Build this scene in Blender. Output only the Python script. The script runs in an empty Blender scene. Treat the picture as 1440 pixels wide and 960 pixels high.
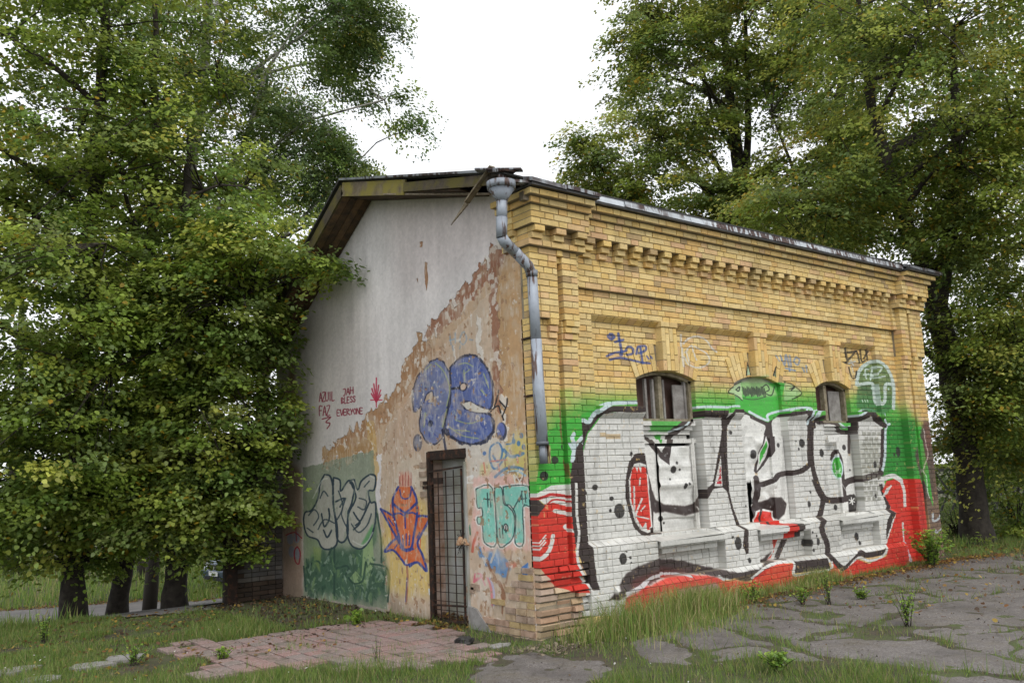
import bpy, bmesh, math, random
import numpy as np
from mathutils import Vector, Matrix
random.seed(4); RS = np.random.RandomState(7)
SC = bpy.context.scene
COL = SC.collection
# ------------------------------------------------------------ camera
cam_d = bpy.data.cameras.new('camera'); cam = bpy.data.objects.new('camera', cam_d); COL.objects.link(cam)
R_ = np.array([[0.7866382, -0.6159822, -0.0420272], [0.0630319, 0.1478357, -0.9870013], [0.6141883, 0.7737639, 0.1551198]])
C_ = (-6.18, -7.58, 1.66)
r_, d_, f_ = R_[0], R_[1], R_[2]
cam.matrix_world = Matrix(((r_[0], -d_[0], -f_[0], C_[0]), (r_[1], -d_[1], -f_[1], C_[1]), (r_[2], -d_[2], -f_[2], C_[2]), (0, 0, 0, 1)))
cam_d.sensor_width = 36; cam_d.lens = 36 * 1218.0 / 1440; cam_d.clip_end = 800; cam_d.clip_start = .05
SC.camera = cam
# ------------------------------------------------------------ sky, sun, exposure
SUN_EL, SUN_AZ = math.radians(48), math.radians(212)      # high, behind the camera's right shoulder
w = bpy.data.worlds.new('World'); SC.world = w; w.use_nodes = True
nt = w.node_tree; nt.nodes.clear()
sky = nt.nodes.new('ShaderNodeTexSky'); sky.sky_type = 'NISHITA'; sky.sun_disc = False
sky.sun_elevation = SUN_EL; sky.sun_rotation = math.radians(180 - 32); sky.dust_density = 6; sky.air_density = 1.2
mx = nt.nodes.new('ShaderNodeMix'); mx.data_type = 'RGBA'; mx.inputs[0].default_value = .86
mx.inputs[7].default_value = (11.3, 11.5, 11.9, 1)           # the white overcast layer
bg = nt.nodes.new('ShaderNodeBackground'); bg.inputs[1].default_value = .12
wo = nt.nodes.new('ShaderNodeOutputWorld')
nt.links.new(sky.outputs[0], mx.inputs[6]); nt.links.new(mx.outputs[2], bg.inputs[0]); nt.links.new(bg.outputs[0], wo.inputs[0])
sun_d = bpy.data.lights.new('sun', 'SUN'); sun_d.energy = 1.2; sun_d.angle = math.radians(24); sun_d.color = (1, .965, .91)
sun = bpy.data.objects.new('sun', sun_d); COL.objects.link(sun)
sdir = Vector((-.35, -.78, 1.0)).normalized()                # towards the sun
sun.rotation_euler = sdir.to_track_quat('Z', 'Y').to_euler()
SC.view_settings.view_transform = 'Standard'; SC.view_settings.look = 'None'; SC.view_settings.exposure = .06; SC.view_settings.gamma = 1
SC.render.engine = 'CYCLES'
SC.cycles.max_bounces = 6; SC.cycles.transparent_max_bounces = 6; SC.cycles.use_denoising = True

# ------------------------------------------------------------ helpers
def tag(o, label=None, cat=None, group=None, kind=None):
    if label: o['label'] = label
    if cat: o['category'] = cat
    if group: o['group'] = group
    if kind: o['kind'] = kind
    return o
def empty(name, loc=(0, 0, 0), label=None, cat=None, group=None):
    o = bpy.data.objects.new(name, None); o.location = loc; COL.objects.link(o); o.empty_display_size = .2
    return tag(o, label, cat, group)
def link(name, me, mat=None, parent=None, loc=None):
    o = bpy.data.objects.new(name, me); COL.objects.link(o)
    if mat and not me.materials: me.materials.append(mat)
    if parent is not None:
        o.parent = parent
        if loc is None and parent.type == 'EMPTY': o.matrix_parent_inverse = Matrix.Translation(-Vector(parent.location))
    if loc is not None: o.location = loc
    return o
class MB:
    def __init__(s): s.v = []; s.f = []; s.c = []
    def add(s, vs, fs, col=(1, 1, 1)):
        n = len(s.v); s.v += [tuple(p) for p in vs]; s.f += [tuple(i + n for i in f) for f in fs]; s.c += [col] * len(fs)
    def box(s, x0, x1, y0, y1, z0, z1, col=(1, 1, 1)):
        s.add([(x0, y0, z0), (x1, y0, z0), (x1, y1, z0), (x0, y1, z0), (x0, y0, z1), (x1, y0, z1), (x1, y1, z1), (x0, y1, z1)],
              [(0, 3, 2, 1), (4, 5, 6, 7), (0, 1, 5, 4), (1, 2, 6, 5), (2, 3, 7, 6), (3, 0, 4, 7)], col)
    def hexa(s, p, col=(1, 1, 1)):   # eight corners in box order
        s.add(p, [(0, 3, 2, 1), (4, 5, 6, 7), (0, 1, 5, 4), (1, 2, 6, 5), (2, 3, 7, 6), (3, 0, 4, 7)], col)
    def beam(s, a, b, w, h, col=(1, 1, 1), up=(0, 0, 1)):
        a, b = Vector(a), Vector(b); d = (b - a).normalized(); u = Vector(up); r = d.cross(u)
        if r.length < 1e-4: r = d.cross(Vector((0, 1, 0)))
        r.normalize(); u = r.cross(d).normalized(); P = []
        for q in (a, b):
            for sx, sz in ((-1, -1), (1, -1), (1, 1), (-1, 1)): P.append(q + r * sx * w / 2 + u * sz * h / 2)
        s.add(P, [(3, 2, 1, 0), (4, 5, 6, 7), (0, 1, 5, 4), (1, 2, 6, 5), (2, 3, 7, 6), (3, 0, 4, 7)], col)
    def tube(s, pts, rad, n=10, cap=True, col=(1, 1, 1)):
        pts = [Vector(p) for p in pts]; rad = rad if hasattr(rad, '__len__') else [rad] * len(pts); base = len(s.v); prev = None
        for i, p in enumerate(pts):
            d = (pts[min(i + 1, len(pts) - 1)] - pts[max(i - 1, 0)]).normalized()
            r = d.cross(Vector((.13, .21, 1)) if abs(d.z) < .9 else Vector((1, .1, 0))) if prev is None else prev - d * prev.dot(d)
            r.normalize(); prev = r; u = d.cross(r)
            for k in range(n):
                a = 2 * math.pi * k / n; s.v.append(tuple(p + (r * math.cos(a) + u * math.sin(a)) * rad[i]))
        for i in range(len(pts) - 1):
            for k in range(n):
                k2 = (k + 1) % n; s.f.append((base + i * n + k, base + i * n + k2, base + (i + 1) * n + k2, base + (i + 1) * n + k)); s.c.append(col)
        if cap:
            s.f.append(tuple(base + k for k in reversed(range(n)))); s.f.append(tuple(base + (len(pts) - 1) * n + k for k in range(n))); s.c += [col, col]
    def mesh(s, name, smooth=False):
        me = bpy.data.meshes.new(name); me.from_pydata(s.v, [], s.f); me.update()
        a = me.color_attributes.new('tint', 'FLOAT_COLOR', 'CORNER')
        buf = []
        for f, c in zip(s.f, s.c): buf += [c[0], c[1], c[2], 1.0] * len(f)
        a.data.foreach_set('color', buf)
        if smooth: me.polygons.foreach_set('use_smooth', [True] * len(me.polygons))
        return me
    def obj(s, name, mat, parent=None, smooth=False): return link(name, s.mesh(name, smooth), mat, parent)
def srgb(r, g, b): return tuple(((c / 255 + .055) / 1.055) ** 2.4 if c > 10 else c / 255 / 12.92 for c in (r, g, b)) + (1,)
def vnoise(x, y, seed=0):          # smooth value noise, numpy
    xi = np.floor(x).astype(np.int64); yi = np.floor(y).astype(np.int64); fx = x - xi; fy = y - yi
    def h(a, b):
        n = (a * 374761393 + b * 668265263 + seed * 1442695041) & 0x7fffffff; n = ((n ^ (n >> 13)) * 1274126177) & 0x7fffffff
        return ((n ^ (n >> 16)) & 0xffff) / 65535.0
    fx = fx * fx * (3 - 2 * fx); fy = fy * fy * (3 - 2 * fy)
    return (h(xi, yi) * (1 - fx) + h(xi + 1, yi) * fx) * (1 - fy) + (h(xi, yi + 1) * (1 - fx) + h(xi + 1, yi + 1) * fx) * fy
def fbm(x, y, seed=0, o=4):
    r = 0; a = .5
    for k in range(o): r = r + a * vnoise(x * 2 ** k, y * 2 ** k, seed + k * 17); a *= .5
    return r
def smooth01(t): t = np.clip(t, 0, 1); return t * t * (3 - 2 * t)
def inpoly(x, y, poly):
    x = np.asarray(x, float); y = np.asarray(y, float); r = np.zeros(x.shape, bool); n = len(poly)
    for i in range(n):
        x0, y0 = poly[i]; x1, y1 = poly[(i + 1) % n]
        if y0 == y1: continue
        c = ((y0 > y) != (y1 > y)) & (x < (x1 - x0) * (y - y0) / (y1 - y0) + x0); r ^= c
    return r
def segdist(x, y, pts):
    d = np.full(np.shape(x), 1e9)
    for (x0, y0), (x1, y1) in zip(pts[:-1], pts[1:]):
        dx, dy = x1 - x0, y1 - y0; L = dx * dx + dy * dy + 1e-9
        t = np.clip(((x - x0) * dx + (y - y0) * dy) / L, 0, 1); d = np.minimum(d, np.hypot(x - x0 - t * dx, y - y0 - t * dy))
    return d
def terrain(x, y):
    x = np.asarray(x, float); y = np.asarray(y, float)
    return -.10 * smooth01((1.2 - x) / 1.6) - .85 * smooth01((y - 5.2) / 9.5) * smooth01((9.5 - x) / 4) + .015 * (fbm(x * .9, y * .9, 5) - .5) * 2
def tz(x, y): return float(terrain(x, y))

# ------------------------------------------------------------ materials
def mat(name): m = bpy.data.materials.new(name); m.use_nodes = True; nt = m.node_tree; return m, nt, nt.nodes['Principled BSDF'], lambda t: nt.nodes.new('ShaderNode' + t)
def mixc(nt, a, b, fac, mode='MIX'):
    n = nt.nodes.new('ShaderNodeMix'); n.data_type = 'RGBA'; n.blend_type = mode; n.clamp_factor = True
    for sock, v in ((n.inputs[0], fac), (n.inputs[6], a), (n.inputs[7], b)):
        if hasattr(v, 'links'): nt.links.new(v, sock)
        elif isinstance(v, (int, float)): sock.default_value = v
        else: sock.default_value = v if len(v) == 4 else tuple(v) + (1,)
    return n.outputs[2]
def noise(nt, scale, detail=4, rough=.6, vec=None, out=0):
    n = nt.nodes.new('ShaderNodeTexNoise'); n.inputs['Scale'].default_value = scale; n.inputs['Detail'].default_value = detail; n.inputs['Roughness'].default_value = rough
    if vec is None:
        g = nt.nodes.new('ShaderNodeNewGeometry'); vec = g.outputs['Position']
    nt.links.new(vec, n.inputs['Vector']); return n.outputs[out]
def ramp(nt, v, a, b, ca=(0, 0, 0, 1), cb=(1, 1, 1, 1)):
    r = nt.nodes.new('ShaderNodeValToRGB'); r.color_ramp.elements[0].position = a; r.color_ramp.elements[1].position = b
    r.color_ramp.elements[0].color = ca; r.color_ramp.elements[1].color = cb; nt.links.new(v, r.inputs[0]); return r.outputs[0]
def math_(nt, op, a, b=None):
    n = nt.nodes.new('ShaderNodeMath'); n.operation = op
    for i, v in enumerate((a, b)):
        if v is None: continue
        if hasattr(v, 'links'): nt.links.new(v, n.inputs[i])
        else: n.inputs[i].default_value = v
    return n.outputs[0]
def bump(nt, b, h, st=.3, dist=.01):
    n = nt.nodes.new('ShaderNodeBump'); n.inputs['Strength'].default_value = st; n.inputs['Distance'].default_value = dist
    nt.links.new(h, n.inputs['Height']); nt.links.new(n.outputs[0], b.inputs['Normal'])
def simple(name, c1, c2=None, scale=6, rough=.8, metal=0, bmp=.2, bscale=60, tint=False, contrast=(.35, .65), objrand=0):
    m, nt, b, N = mat(name)
    col = mixc(nt, c1, c2 or c1, ramp(nt, noise(nt, scale), *contrast))
    if tint:
        a = N('Attribute'); a.attribute_name = 'tint'; col = mixc(nt, col, a.outputs[0], 1.0, 'MULTIPLY')
    if objrand:
        oi = N('ObjectInfo'); hs = N('HueSaturation'); nt.links.new(col, hs.inputs['Color'])
        nt.links.new(math_(nt, 'ADD', math_(nt, 'MULTIPLY', oi.outputs['Random'], objrand), 1 - objrand / 2), hs.inputs['Value']); col = hs.outputs[0]
    nt.links.new(col, b.inputs['Base Color']); b.inputs['Roughness'].default_value = rough; b.inputs['Metallic'].default_value = metal
    if bmp: bump(nt, b, noise(nt, bscale, 5), bmp)
    return m
# ------------------------------------------------------------ spray paint and peeling render, drawn as flat print
FACADE_PAINT = [
('p',(66,176,60),0.97,9,2,[(170,2327),(543,2499),(830,2572),(1176,2606),(2093,2635),(2079,2488),(3148,2733),(4093,2726),(5032,2787),(6076,2779),(6091,2521),(7100,2800),(7997,2718),(8425,2447),(8818,2229),(9003,1734),(8821,1011),(7405,1192),(7413,1768),(7484,2117),(836,1883),(583,1480),(-70,1429),(49,1891)]),
('p',(66,176,60),1,0,1,[(136,2127),(533,2290),(1087,2432),(8718,2229),(8661,1137),(7405,1192),(7413,1768),(836,1883),(583,1480),(-50,1429)]),
('p',(150,190,80),0.6,3,0,[(403,2632),(615,2663),(614,2497),(543,2499)]),
('p',(190,150,70),0.6,2,0,[(519,2465),(550,2537),(605,2373),(594,2425)]),
('p',(38,128,44),0.8,2,0,[(7513,2372),(8588,2360),(8363,1746),(8382,1410),(7943,1381),(7413,1444)]),
('s',(140,80,50),0.75,2.4,2,[(406,2518),(407,2046),(523,1564),(523,1082)]),
('p',(222,222,217),1,0,1,[(813,1883),(924,2133),(1099,2286),(1177,2377),(2156,2452),(2892,2329),(3555,2416),(4316,2422),(4669,2280),(5021,2435),(5461,2440),(5763,2317),(6321,2355),(6537,2197),(6781,2174),(6578,2319),(7091,2461),(7643,2235),(7369,1446),(7574,932),(7186,330),(6202,265),(5784,117),(5469,248),(4503,182),(4524,330),(4109,320),(3280,248),(1908,238),(1161,35),(593,97),(780,824),(749,1473)]),
('p',(176,176,170),0.6,3,0,[(2973,1758),(2949,1846),(3112,1373),(2832,838),(2734,845)]),
('p',(184,184,176),0.35,4,0,[(1457,852),(3057,913),(2975,381),(1416,530)]),
('p',(170,172,160),0.55,2,0,[(6811,2005),(7487,2023),(7388,1537),(6771,1464)]),
('p',(120,118,108),0.22,5,0,[(4217,267),(6403,1236),(6258,700),(5592,335)]),
('p',(196,160,104),0.6,0,0,[(1123,2150),(1230,2150),(1226,2098),(1119,2099)]),
('p',(196,160,104),0.6,0,0,[(1229,2133),(1471,2132),(1466,2071),(1224,2073)]),
('p',(196,160,104),0.6,0,0,[(6791,2119),(6854,2118),(6789,1779),(6727,1780)]),
('p',(196,160,104),0.6,0,0,[(4284,1708),(4350,1707),(4328,1545),(4262,1547)]),
('p',(222,222,217),1,0,0,[(-48,1459),(215,1557),(589,1561),(569,1119),(461,1285),(89,1360)]),
('p',(214,52,38),1,0,1,[(-22,1228),(78,1353),(224,1369),(527,1298),(559,1136),(594,1006),(517,834),(568,649),(732,335),(484,363),(217,462),(-24,690),(-30,916)]),
('p',(58,47,46),1.0,0,0,[(-48,1459),(108,1336),(-22,1212),(-57,1306)]),
('s',(190,50,48),1.0,3.9,0,[(10,1418),(114,1436),(219,1455),(567,1408)]),
('s',(190,50,48),1.0,2.2,0,[(150,1357),(257,1398),(564,1352)]),
('s',(222,222,217),1.0,5.5,0,[(249,1274),(457,1230),(553,1208)]),
('s',(222,222,217),1.0,4.4,0,[(417,1105),(384,1086),(541,1026)]),
('s',(222,222,217),1.0,5.5,0,[(-19,764),(106,822),(174,915),(200,1006)]),
('s',(222,222,217),1.0,1.8,0,[(-3,869),(93,945)]),
('s',(222,222,217),1.0,1.8,0,[(-1,906),(96,983)]),
('s',(222,222,217),1.0,1.8,0,[(2,944),(98,1021)]),
('p',(58,47,46),1,0,1,[(791,2268),(791,2201),(779,2109),(598,1966),(545,1842),(507,1610),(496,1244),(530,864),(745,365),(868,360),(827,468),(794,871),(765,1228),(776,1603),(791,1884),(913,2142),(1095,2304),(1176,2371),(1328,2391),(1690,2396),(2152,2415),(2160,2498),(1832,2486),(1334,2466),(1182,2446),(1090,2393),(997,2328),(932,2243),(877,2277),(815,2276)]),
('s',(205,222,226),1.0,5.0,0,[(544,1818),(611,1995),(763,2117)]),
('s',(205,222,226),1.0,5.5,0,[(786,2284),(878,2293),(946,2269),(1059,2380),(1275,2486),(1461,2515),(2019,2542),(2162,2517)]),
('s',(222,222,217),1.0,3.5,0,[(589,1561),(574,1191),(594,1006),(551,706),(744,342)]),
('s',(205,222,226),1.0,5.5,0,[(595,2126),(562,2077),(600,1996)]),
('s',(205,222,226),1.0,4.4,0,[(524,2013),(573,1931),(567,1842)]),
('s',(205,222,226),1.0,3.3,0,[(784,2100),(733,2017)]),
('p',(58,47,46),1,0,1,[(1711,1885),(1852,1892),(2066,1796),(2089,1616),(2139,1453),(2153,1327),(2110,895),(1832,883),(1720,900),(1605,1002),(1536,1184),(1490,1357),(1527,1638),(1589,1783)]),
('p',(222,222,217),1.0,0,0,[(1675,1764),(1777,1779),(1877,1750),(2089,1625),(2104,966),(1835,918),(1726,959),(1625,1077),(1560,1319),(1566,1576)]),
('p',(214,52,38),1.0,0,0,[(1630,1678),(1685,1737),(1849,1724),(2063,1626),(2075,976),(1826,953),(1742,1001),(1653,1118),(1586,1335),(1595,1575)]),
('p',(222,222,217),1.0,0,0,[(1675,1764),(1728,1658),(1748,1736),(1790,1647),(1814,1760)]),
('p',(222,222,217),1.0,0,0,[(1726,959),(1823,1056),(1836,926)]),
('s',(222,222,217),1.0,2.2,0,[(1650,1487),(1629,1119)]),
('s',(222,222,217),1.0,2.4,0,[(1774,1335),(1643,1144)]),
('s',(222,222,217),1.0,2.0,0,[(1768,1587),(1751,1500)]),
('s',(222,222,217),1.0,2.0,0,[(1655,1135),(1872,1087)]),
('s',(222,222,217),1.0,1.8,0,[(1822,1246),(1747,1189)]),
('p',(58,47,46),1,1,0,[(2084,1437),(2148,1416),(2190,1307),(2331,1237),(2725,1198),(2986,1231),(2928,1289),(2915,1179),(2972,1111),(2711,1071),(2348,1146),(2174,1138),(2100,1187)]),
('p',(190,190,186),0.4,2,0,[(2319,1121),(2895,1069),(2870,850),(2295,890)]),
('p',(66,176,60),0.95,1,0,[(2072,2414),(2889,2425),(2770,2261),(2466,2167),(2116,2177)]),
('p',(58,47,46),1,0,0,[(1877,2167),(2148,2094),(2344,1900),(2436,2000),(2497,2195),(2795,2357),(2941,2377),(2871,2262),(2582,2083),(2502,1842),(2477,1732),(2335,1818),(2102,2031)]),
('p',(222,222,217),1.0,0,0,[(2178,2131),(2463,2130),(2425,2028),(2348,1946)]),
('p',(66,176,60),1.0,0,0,[(2245,2131),(2394,2130),(2340,2001)]),
('s',(205,222,226),1.0,2.8,0,[(2864,2329),(2739,2233),(2494,2167)]),
('p',(58,47,46),1,0,0,[(2878,2329),(3005,2426),(2943,2437),(3543,2445),(3519,2377),(3548,2224),(3423,2205),(3439,2347),(2948,2352),(2900,2262)]),
('s',(205,222,226),1.0,4.4,0,[(3046,2488),(3346,2503),(3700,2499)]),
('p',(58,47,46),1.0,0,0,[(3715,2489),(3655,2467),(4239,2462),(4380,2402),(4375,2361),(4182,2410),(3680,2418),(3654,2323),(3548,2224),(3499,2322)]),
('s',(205,222,226),1.0,2.8,0,[(3733,2509),(3986,2530),(4228,2503)]),
('p',(58,47,46),1.0,0,0,[(3543,2224),(3441,2224),(3390,2060),(3261,1745),(3154,1475),(3038,1414),(2891,1217),(2989,1138),(3014,1099),(2979,1231),(3159,1400),(3345,1411),(3437,1350),(3497,1101),(3589,868),(3510,634),(3570,518),(3618,532),(3665,863),(3543,1108),(3483,1348),(3496,1817)]),
('p',(222,222,217),1.0,0,0,[(3362,1839),(3178,1436),(3346,1420)]),
('p',(190,50,60),1.0,0,0,[(3344,1696),(3226,1463),(3330,1459)]),
('s',(222,222,217),1.0,1.3,0,[(3319,1611),(3245,1500),(3322,1516)]),
('p',(66,176,60),1,1,0,[(4096,2870),(5121,2897),(4861,2433),(4672,2300),(4250,2421),(4047,2500)]),
('p',(180,208,150),0.8,2,0,[(4112,2871),(4536,2982),(4894,2815),(4978,2707),(4675,2678),(4120,2686)]),
('p',(58,47,46),1.0,0,0,[(4248,2411),(4672,2300),(5023,2445),(5629,2486),(5486,2365),(5513,2294),(5401,2418),(5013,2382),(4818,2380),(4758,2290),(4763,2092),(4750,1884),(4480,1673),(4298,1567),(4247,1608),(4428,1939),(4604,2217),(4598,2258),(4258,2360)]),
('s',(205,222,226),1.0,3.3,0,[(4254,2452),(4462,2382),(4677,2332),(4702,2420),(5223,2502),(5636,2530),(5724,2487)]),
('p',(222,222,217),1.0,0,0,[(4575,2103),(4617,1978),(4566,1804),(4320,1606),(4384,1828)]),
('p',(66,176,60),1.0,0,0,[(4561,2041),(4580,1958),(4530,1846),(4382,1696),(4440,1868)]),
('s',(222,222,217),1.0,1.1,0,[(4502,1826),(4561,1886)]),
('p',(186,214,164),0.95,0,0,[(4115,2891),(3879,2814),(3742,2704),(3972,2672),(4120,2610)]),
('p',(186,214,164),0.7,0,0,[(5085,2896),(5281,2870),(5522,2752),(5247,2653),(5042,2616)]),
('s',(45,55,45),1.0,1.3,0,[(4113,2881),(3849,2793),(3743,2710),(3973,2682),(4111,2614)]),
('s',(45,55,45),1.0,1.2,0,[(5087,2907),(5299,2871),(5521,2746),(5265,2653)]),
('s',(45,55,45),1.0,1.4,0,[(3984,2764),(4071,2808),(4046,2745),(3984,2764)]),
('s',(45,55,45),1.0,1.4,0,[(5216,2803),(5350,2840),(5249,2782)]),
('p',(190,216,180),1.0,0,0,[(4221,3146),(4159,2967),(4266,2982)]),
('s',(45,50,45),1.0,1.3,0,[(4206,3156),(4164,2968)]),
('s',(45,50,45),1.0,1.3,0,[(4206,3156),(4266,2982)]),
('p',(120,140,110),1.0,0,0,[(4900,3125),(4815,2993),(4881,2964)]),
('s',(45,50,45),1.0,1.8,0,[(4900,3125),(4815,2993)]),
('s',(40,48,40),0.8,1.2,0,[(4137,2810),(4155,2697),(4172,2800),(4187,2667),(4207,2791),(4225,2678),(4246,2813),(4263,2689),(4282,2804),(4301,2701),(4317,2794),(4334,2670),(4357,2816),(4372,2682),(4393,2807),(4411,2693),(4428,2798),(4449,2704),(4469,2820),(4482,2674),(4505,2811),(4521,2685),(4541,2801),(4561,2697),(4582,2823),(4600,2708),(4618,2814),(4633,2677),(4655,2805),(4673,2689)]),
('s',(40,48,40),0.9,1.4,0,[(4608,2814),(4718,2859),(4778,2787),(4667,2741),(4818,2703),(4908,2833)]),
('s',(45,60,45),0.8,1.1,0,[(4131,2645),(4378,2630),(4675,2678)]),
('s',(58,47,46),1.0,8.5,0,[(5483,2462),(5544,2251),(5496,1961),(5470,1696),(5524,1461),(5668,1202),(5863,1118),(6420,1103),(6669,1125)]),
('s',(205,222,226),1.0,2.8,0,[(5472,2272),(5633,2508),(5763,2488),(5649,2316)]),
('s',(58,47,46),1.0,7.2,0,[(5448,1675),(5194,1577),(4797,1537),(4672,1473),(4376,1413)]),
('p',(222,222,217),1.0,0,0,[(5441,1633),(5315,1542),(5482,1431)]),
('s',(58,47,46),1.0,6.5,0,[(5693,1127),(5584,933),(5384,740),(5490,497),(5479,308),(5713,144),(5846,142),(6285,307),(6364,272),(6732,262),(7144,333),(7284,689),(7551,933),(7427,1191),(7369,1446)]),
('s',(222,222,217),1.0,3.3,0,[(5835,81),(6179,246),(6467,178),(6802,191),(7037,301),(7359,628),(7640,928),(7515,1187),(7430,1421)]),
('s',(58,47,46),1.0,5.2,0,[(7393,1456),(7524,1766),(7631,2175)]),
('s',(205,222,226),1.0,3.3,0,[(7464,1477),(7613,1764),(7726,2199),(7859,2283)]),
('s',(58,47,46),1.0,7.8,0,[(6815,2243),(6557,2318),(6944,2367),(7278,2486),(7300,2417),(7693,2258)]),
('s',(205,222,226),1.0,2.8,0,[(6568,2375),(6934,2424),(7266,2533),(7590,2490),(7772,2306)]),
('s',(58,47,46),1.0,8.5,0,[(6522,1331),(6650,1379),(7017,1423),(7420,1479)]),
('s',(58,47,46),1.0,5.2,0,[(5634,2230),(5688,2334),(6175,2432),(6303,2479)]),
('s',(205,222,226),1.0,2.8,0,[(5612,2334),(5749,2466),(6311,2524)]),
('p',(66,176,60),1.0,0,0,[(6361,2355),(6853,2336),(6823,2174),(6578,2197)]),
('s',(58,47,46),1.0,5.2,0,[(5760,2295),(6291,2298),(6492,2174),(6779,2163),(6844,2289)]),
('s',(205,222,226),1.0,2.2,0,[(6378,2333),(6584,2231),(6710,2243)]),
('s',(58,47,46),1.0,3.9,0,[(6821,2163),(6759,1832)]),
('p',(222,222,217),1.0,0,0,[(6625,2117),(6745,2094),(6710,2014)]),
('s',(58,47,46),1.0,5.2,0,[(6231,1729),(6266,1817),(6393,1849),(6494,1735),(6504,1455),(6508,1143)]),
('e',(205,222,226),1,9.2,16.5,[(6359,1604)]),
('e',(66,176,60),1,7.2,14,[(6359,1604)]),
('s',(190,225,190),1.0,1.2,0,[(6315,1527),(6459,1657)]),
('s',(190,225,190),1.0,1.2,0,[(6315,1527),(6281,1672)]),
('s',(190,225,190),1.0,1.2,0,[(6315,1527),(6449,1490)]),
('s',(190,225,190),1.0,1.2,0,[(6315,1527),(6230,1497)]),
('s',(190,225,190),1.0,1.2,0,[(6315,1527),(6315,1417)]),
('s',(190,225,190),1.0,1.2,0,[(6315,1527),(6425,1580)]),
('s',(225,228,224),0.5,1.1,0,[(6359,1437),(6264,1133)]),
('s',(225,228,224),0.6,1.1,0,[(6431,1390),(6565,1230)]),
('s',(228,230,226),0.7,1.1,0,[(6146,1247),(6259,1225)]),
('s',(228,230,226),0.7,1.1,0,[(6146,1247),(6198,1172)]),
('s',(228,230,226),0.7,1.1,0,[(6146,1247),(5869,1173)]),
('s',(228,230,226),0.7,1.1,0,[(6146,1247),(5803,1213)]),
('s',(228,230,226),0.7,1.1,0,[(6146,1247),(5797,1277)]),
('s',(228,230,226),0.7,1.1,0,[(6146,1247),(5856,1329)]),
('s',(228,230,226),0.7,1.1,0,[(6146,1247),(6184,1332)]),
('s',(228,230,226),0.7,1.1,0,[(6146,1247),(6253,1291)]),
('p',(45,40,40),1,0.6,0,[(6589,1140),(6782,1176),(6853,1105),(6794,906),(6585,896)]),
('s',(222,222,217),1.0,1.3,0,[(6624,1088),(6775,1047)]),
('s',(222,222,217),1.0,1.3,0,[(6691,1122),(6708,1013)]),
('s',(222,222,217),1.0,1.3,0,[(6767,1102),(6633,1033)]),
('p',(148,148,136),0.75,0.5,0,[(6988,2153),(7100,2152),(7088,2090),(6976,2091)]),
('p',(148,148,136),0.75,0.5,0,[(7139,2152),(7252,2152),(7240,2090),(7127,2090)]),
('p',(148,148,136),0.75,0.5,0,[(7292,2152),(7406,2152),(7394,2089),(7279,2089)]),
('p',(148,148,136),0.75,0.5,0,[(7446,2152),(7563,2152),(7550,2088),(7434,2089)]),
('p',(148,148,136),0.75,0.5,0,[(7036,2065),(7148,2065),(7135,2002),(7024,2003)]),
('p',(148,148,136),0.75,0.5,0,[(7187,2064),(7300,2064),(7288,2001),(7174,2002)]),
('p',(148,148,136),0.75,0.5,0,[(7340,2064),(7455,2063),(7442,2000),(7327,2001)]),
('p',(148,148,136),0.75,0.5,0,[(6955,1979),(7066,1978),(7054,1916),(6943,1917)]),
('p',(148,148,136),0.75,0.5,0,[(7105,1977),(7217,1976),(7205,1914),(7092,1915)]),
('p',(148,148,136),0.75,0.5,0,[(7256,1976),(7371,1975),(7358,1912),(7244,1914)]),
('p',(148,148,136),0.75,0.5,0,[(7410,1975),(7526,1974),(7513,1911),(7398,1912)]),
('p',(148,148,136),0.75,0.5,0,[(7002,1891),(7113,1890),(7101,1828),(6990,1830)]),
('p',(148,148,136),0.75,0.5,0,[(7152,1889),(7265,1888),(7253,1826),(7140,1828)]),
('p',(148,148,136),0.75,0.5,0,[(7304,1888),(7419,1886),(7406,1824),(7292,1825)]),
('p',(148,148,136),0.75,0.5,0,[(6921,1806),(7032,1804),(7020,1743),(6909,1745)]),
('p',(148,148,136),0.75,0.5,0,[(7070,1804),(7182,1802),(7170,1740),(7058,1742)]),
('p',(148,148,136),0.75,0.5,0,[(7221,1801),(7335,1799),(7322,1737),(7209,1739)]),
('p',(148,148,136),0.75,0.5,0,[(7375,1799),(7490,1797),(7477,1734),(7362,1736)]),
('p',(148,148,136),0.75,0.5,0,[(6968,1719),(7079,1717),(7067,1655),(6956,1658)]),
('p',(148,148,136),0.75,0.5,0,[(7118,1716),(7230,1714),(7218,1652),(7105,1654)]),
('p',(148,148,136),0.75,0.5,0,[(7269,1713),(7383,1710),(7370,1648),(7257,1651)]),
('p',(148,148,136),0.75,0.5,0,[(6888,1634),(6998,1632),(6986,1571),(6876,1574)]),
('p',(148,148,136),0.75,0.5,0,[(7036,1631),(7148,1628),(7135,1567),(7024,1570)]),
('p',(148,148,136),0.75,0.5,0,[(7187,1627),(7300,1625),(7287,1563),(7174,1566)]),
('p',(148,148,136),0.75,0.5,0,[(7339,1624),(7454,1621),(7441,1559),(7326,1562)]),
('p',(148,148,136),0.75,0.5,0,[(6934,1547),(7045,1544),(7033,1483),(6923,1487)]),
('p',(148,148,136),0.75,0.5,0,[(7083,1543),(7195,1540),(7183,1479),(7071,1482)]),
('p',(148,148,136),0.75,0.5,0,[(7234,1539),(7348,1536),(7335,1474),(7222,1478)]),
('p',(148,148,136),0.75,0.5,0,[(6855,1464),(6964,1461),(6952,1400),(6843,1404)]),
('p',(148,148,136),0.75,0.5,0,[(7002,1459),(7113,1456),(7101,1395),(6990,1399)]),
('p',(148,148,136),0.75,0.5,0,[(7152,1455),(7264,1451),(7252,1390),(7140,1394)]),
('p',(148,148,136),0.75,0.5,0,[(7304,1450),(7418,1446),(7405,1385),(7291,1389)]),
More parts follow.
